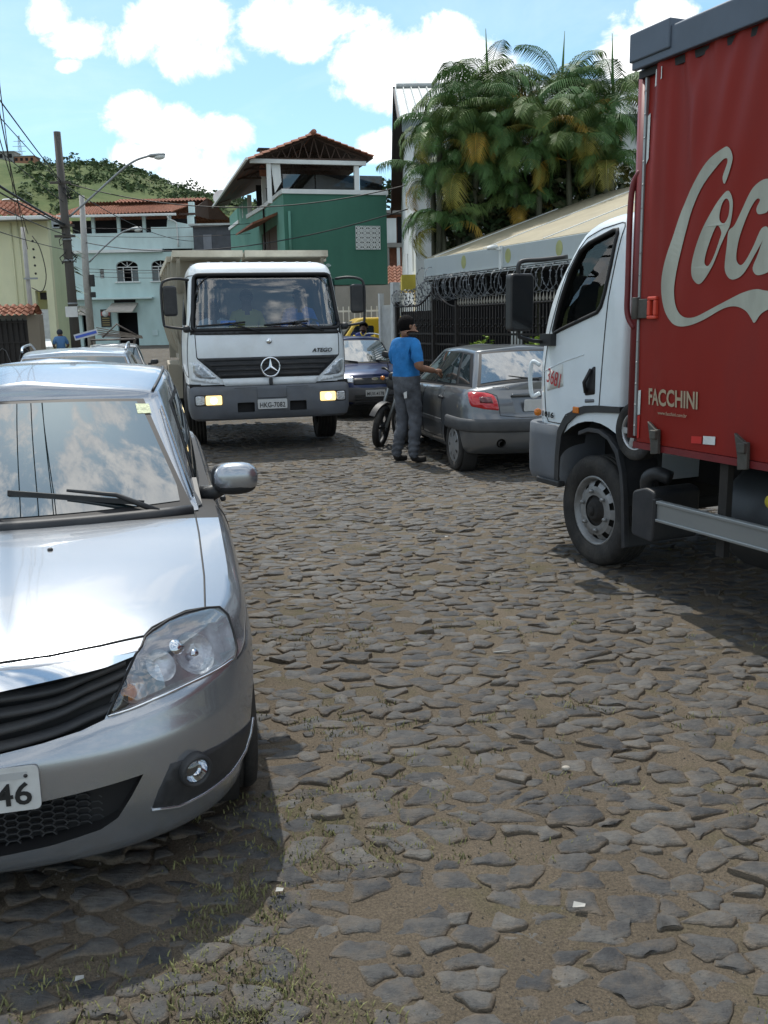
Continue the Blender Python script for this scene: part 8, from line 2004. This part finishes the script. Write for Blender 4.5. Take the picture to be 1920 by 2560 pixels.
pl = thing('wooden_pole', 'dark wooden street pole with cables and a long lamp arm at left', 'pole', (-10.73, 33, -.05))
MB().tube([(0,0,-.3),(.0,0,4),(-.02,0,8.25)], [.175,.15,.115], 12).build('shaft', M_pole, pl)
aP = [(.15,0,5.51),(.95,-.1,6.08),(2.05,-.2,6.91),(2.59,-.25,7.23),(3.08,-.3,7.37)]
MB().tube(catmull(aP, 5), .035, 8).build('lamp_arm', M_galv, pl); lamp_head(pl, (3.36,-.33,7.38), (1,-.1,.06))
for z in (4.05,4.75,2.6): MB().lathe([(.165,-.03),(.172,-.03),(.172,.03),(.165,.03)], axis='z', c=(0,0,z), n=16).build('band', M_galv, pl)
MB().obox((-.28,-.1,5.25), (.28,.22,.3)).build('junction_box', M_galv, pl, bevel=.02); MB().obox((.0,-.175,2.32), (.42,.02,.36)).build('paper_notice', mat('paper_white', (.62,.62,.60), .8), pl)
q = MB(); r = random.Random(9)
for k in range(14):
    a = r.uniform(0,6.28); z = r.choice([6.45,6.5,4.9,4.35,4.3]); q.tube([(.12*math.cos(a),.12*math.sin(a),z),(.3*math.cos(a),.3*math.sin(a),z-.15),(.25*math.cos(a+.9),.25*math.sin(a+.9),z-.35),(.1*math.cos(a+1.2),.1*math.sin(a+1.2),z-.25)], .016, 5)
q.build('cable_tangle', M_rubber, pl)
for z in (6.6,5.2,4.85): MB().beam((-.35,-.18,z),(.35,-.18,z),.06,.08).build('cross_piece', M_pole, pl)
p2 = thing('concrete_pole', 'pale concrete street pole with a small lamp in front of the mint house', 'pole', (-13.87, 45, .2))
MB().tube([(0,0,-.3),(.0,0,4),(.1,0,7.55)], [.19,.165,.12], 10).build('shaft', M_cpole, p2)
MB().tube(catmull([(.2,0,4.55),(1.0,-.1,5.22),(1.85,-.2,5.82),(2.35,-.25,5.98)], 5), .035, 8).build('lamp_arm', M_galv, p2); lamp_head(p2, (2.6,-.27,6.0), (1,-.1,.06))
for z, h in ((3.7,.55),(3.05,.25)): MB().obox((.28,-.05,z), (.2,.2,h)).build('meter_box', M_trim, p2, bevel=.02)
p3 = thing('thin_grey_post', 'thin grey service post behind the iron gate at left', 'post', (-9.9, 26.8, -.1))
MB().tube([(0,0,0),(-.02,0,4.6)], [.075,.06], 8).build('shaft', M_cpole, p3); MB().beam((-.08,-.1,3.2),(.3,-.1,3.2),.04,.05).build('bracket', M_galv, p3)
for k in range(5): MB().lathe([(.02,0),(.035,.03),(.02,.06)], axis='z', c=(.26,-.1,3.3+k*.22), n=10).build('insulator', M_rubber, p3)
MB().tube(catmull([(.26,-.1,4.35),(.45,-.1,4.0),(.55,-.1,3.3),(.4,-.1,2.85),(.1,-.08,2.95)], 5), .014, 6).build('drop_cable', M_rubber, p3)
# ---- overhead cables
def cable(a, b, sag, rad, label, group='overhead cables', n=40):
    a, b = Vector(a), Vector(b); P = [a.lerp(b, i/n) - Vector((0,0,sag*4*(i/n)*(1-i/n))) for i in range(n+1)]
    o = MB().tube(P, rad, 5).build('overhead_cable', mat('cable_black', (.012,.012,.013), .6, var=0)); tag(o, label, 'cable', group)
NAMES_ = ['topmost cable leaving the wooden pole towards the viewer', 'second cable from the top leaving the wooden pole towards the viewer', 'third cable from the top leaving the wooden pole towards the viewer', 'thickest black cable leaving the wooden pole towards the viewer', 'cable just below the thickest one, leaving the wooden pole towards the viewer', 'second lowest cable leaving the wooden pole towards the viewer', 'lowest cable leaving the wooden pole towards the viewer']
for (z0, z1, dx_, sag, rad) in ((6.6,7.0,0,.35,.016),(6.55,7.3,-.9,.5,.012),(5.95,6.6,-1.6,.5,.012),(5.2,6.1,-2.2,.55,.035),(5.15,6.0,-2.6,.6,.022),(4.85,5.6,-3.0,.6,.016),(4.35,5.2,-3.5,.7,.012)):
    cable((-10.73,32.9,z0), (-.5+dx_,-11,z1), sag, rad, NAMES_.pop(0))
for k in range(4): cable((2.2+.5*k,-9,7.0+.15*k), ((-9.75,26.7,4.3),(-9.8,26.7,3.9),(-12.5,33.3,5.35),(-13.4,33.3,5.35))[k], .35, .010, ('service cable from overhead down to the thin grey post, higher of two','service cable from overhead down to the thin grey post, lower of two','service cable to the gutter of the yellow house, nearer its corner','service cable to the gutter of the yellow house, farther from its corner')[k])
cable((-10.73,33,6.55), (-11.4,59.9,6.9), .5, .016, 'overhead cable dropping from the wooden pole to the mint house')
cable((-10.73,33,6.6), (.95,30,5.85), .75, .018, 'sagging cable crossing in front of the green house to the white gable')
cable((-13.8,45,5.65), (.95,29.2,5.05), .75, .02, 'lower cable crossing in front of the green house, from the concrete pole')
for k, z in enumerate((4.45,4.3,4.1,6.3,5.95)): cable((-13.8,45,z), (-3.6,44,z+.12*(k % 2)), .18, .012, ('thin cable across the mint house just above its small vent','thin cable across the middle of the mint house windows','lowest thin cable across the mint house, below its window tops','highest thin cable across the mint house at the cornice','thin cable across the mint house just under the cornice')[k], 'cables across the mint house')
# ---- litter
def scrap(nm, label, cat, x, y, pts, m, z=.022):
    o = MB().add([(a, b, c) for a, b, c in pts], [tuple(range(len(pts)))], False).build(nm, m); o.location = (x, y, z); tag(o, label, cat)
pw = mat('litter_white', (.34,.34,.32), .8, var=.1)
scrap('paper_scrap', 'white paper scrap among the stones at the lower right', 'litter', .544, 2.394, [(-.02,-.008,0),(.015,-.012,.004),(.022,.008,0),(-.012,.012,.006)], pw)
scrap('paper_scrap', 'white paper scrap among the stones at the lower centre-left', 'litter', -.34, 2.498, [(-.012,-.006,0),(.01,-.01,.004),(.012,.008,.002),(-.01,.009,.004)], pw)
scrap('paper_scrap', 'pale torn paper scrap at the bottom left corner', 'litter', -.826, 2.129, [(-.012,-.01,0),(.012,-.006,.006),(.006,.012,.002),(-.014,.006,.004)], pw)
scrap('paper_scrap', 'small white scrap in the middle of the street between the car and truck', 'litter', .493, 7.108, [(-.015,-.01,0),(.015,-.01,.004),(.012,.012,.002),(-.014,.01,.004)], pw)
o = MB().tube([(-.045,-.002,0),(.04,.004,.004)], .004, 6).build('white_stick', pw); o.location = (.594, 4.49, .024); tag(o, 'thin white stick lying on the stones before the delivery truck', 'stick')
q = MB(); mirror_shell(q, (0,0,0), (.017,.011,.009), 2.3, 10, 7); o = q.build('white_pebble', mat('quartz', (.36,.33,.28), .7, var=.2, vscale=30)); o.location = (.675, 3.245, .015); tag(o, 'whitish pebble lying in the sand between the stones', 'pebble')
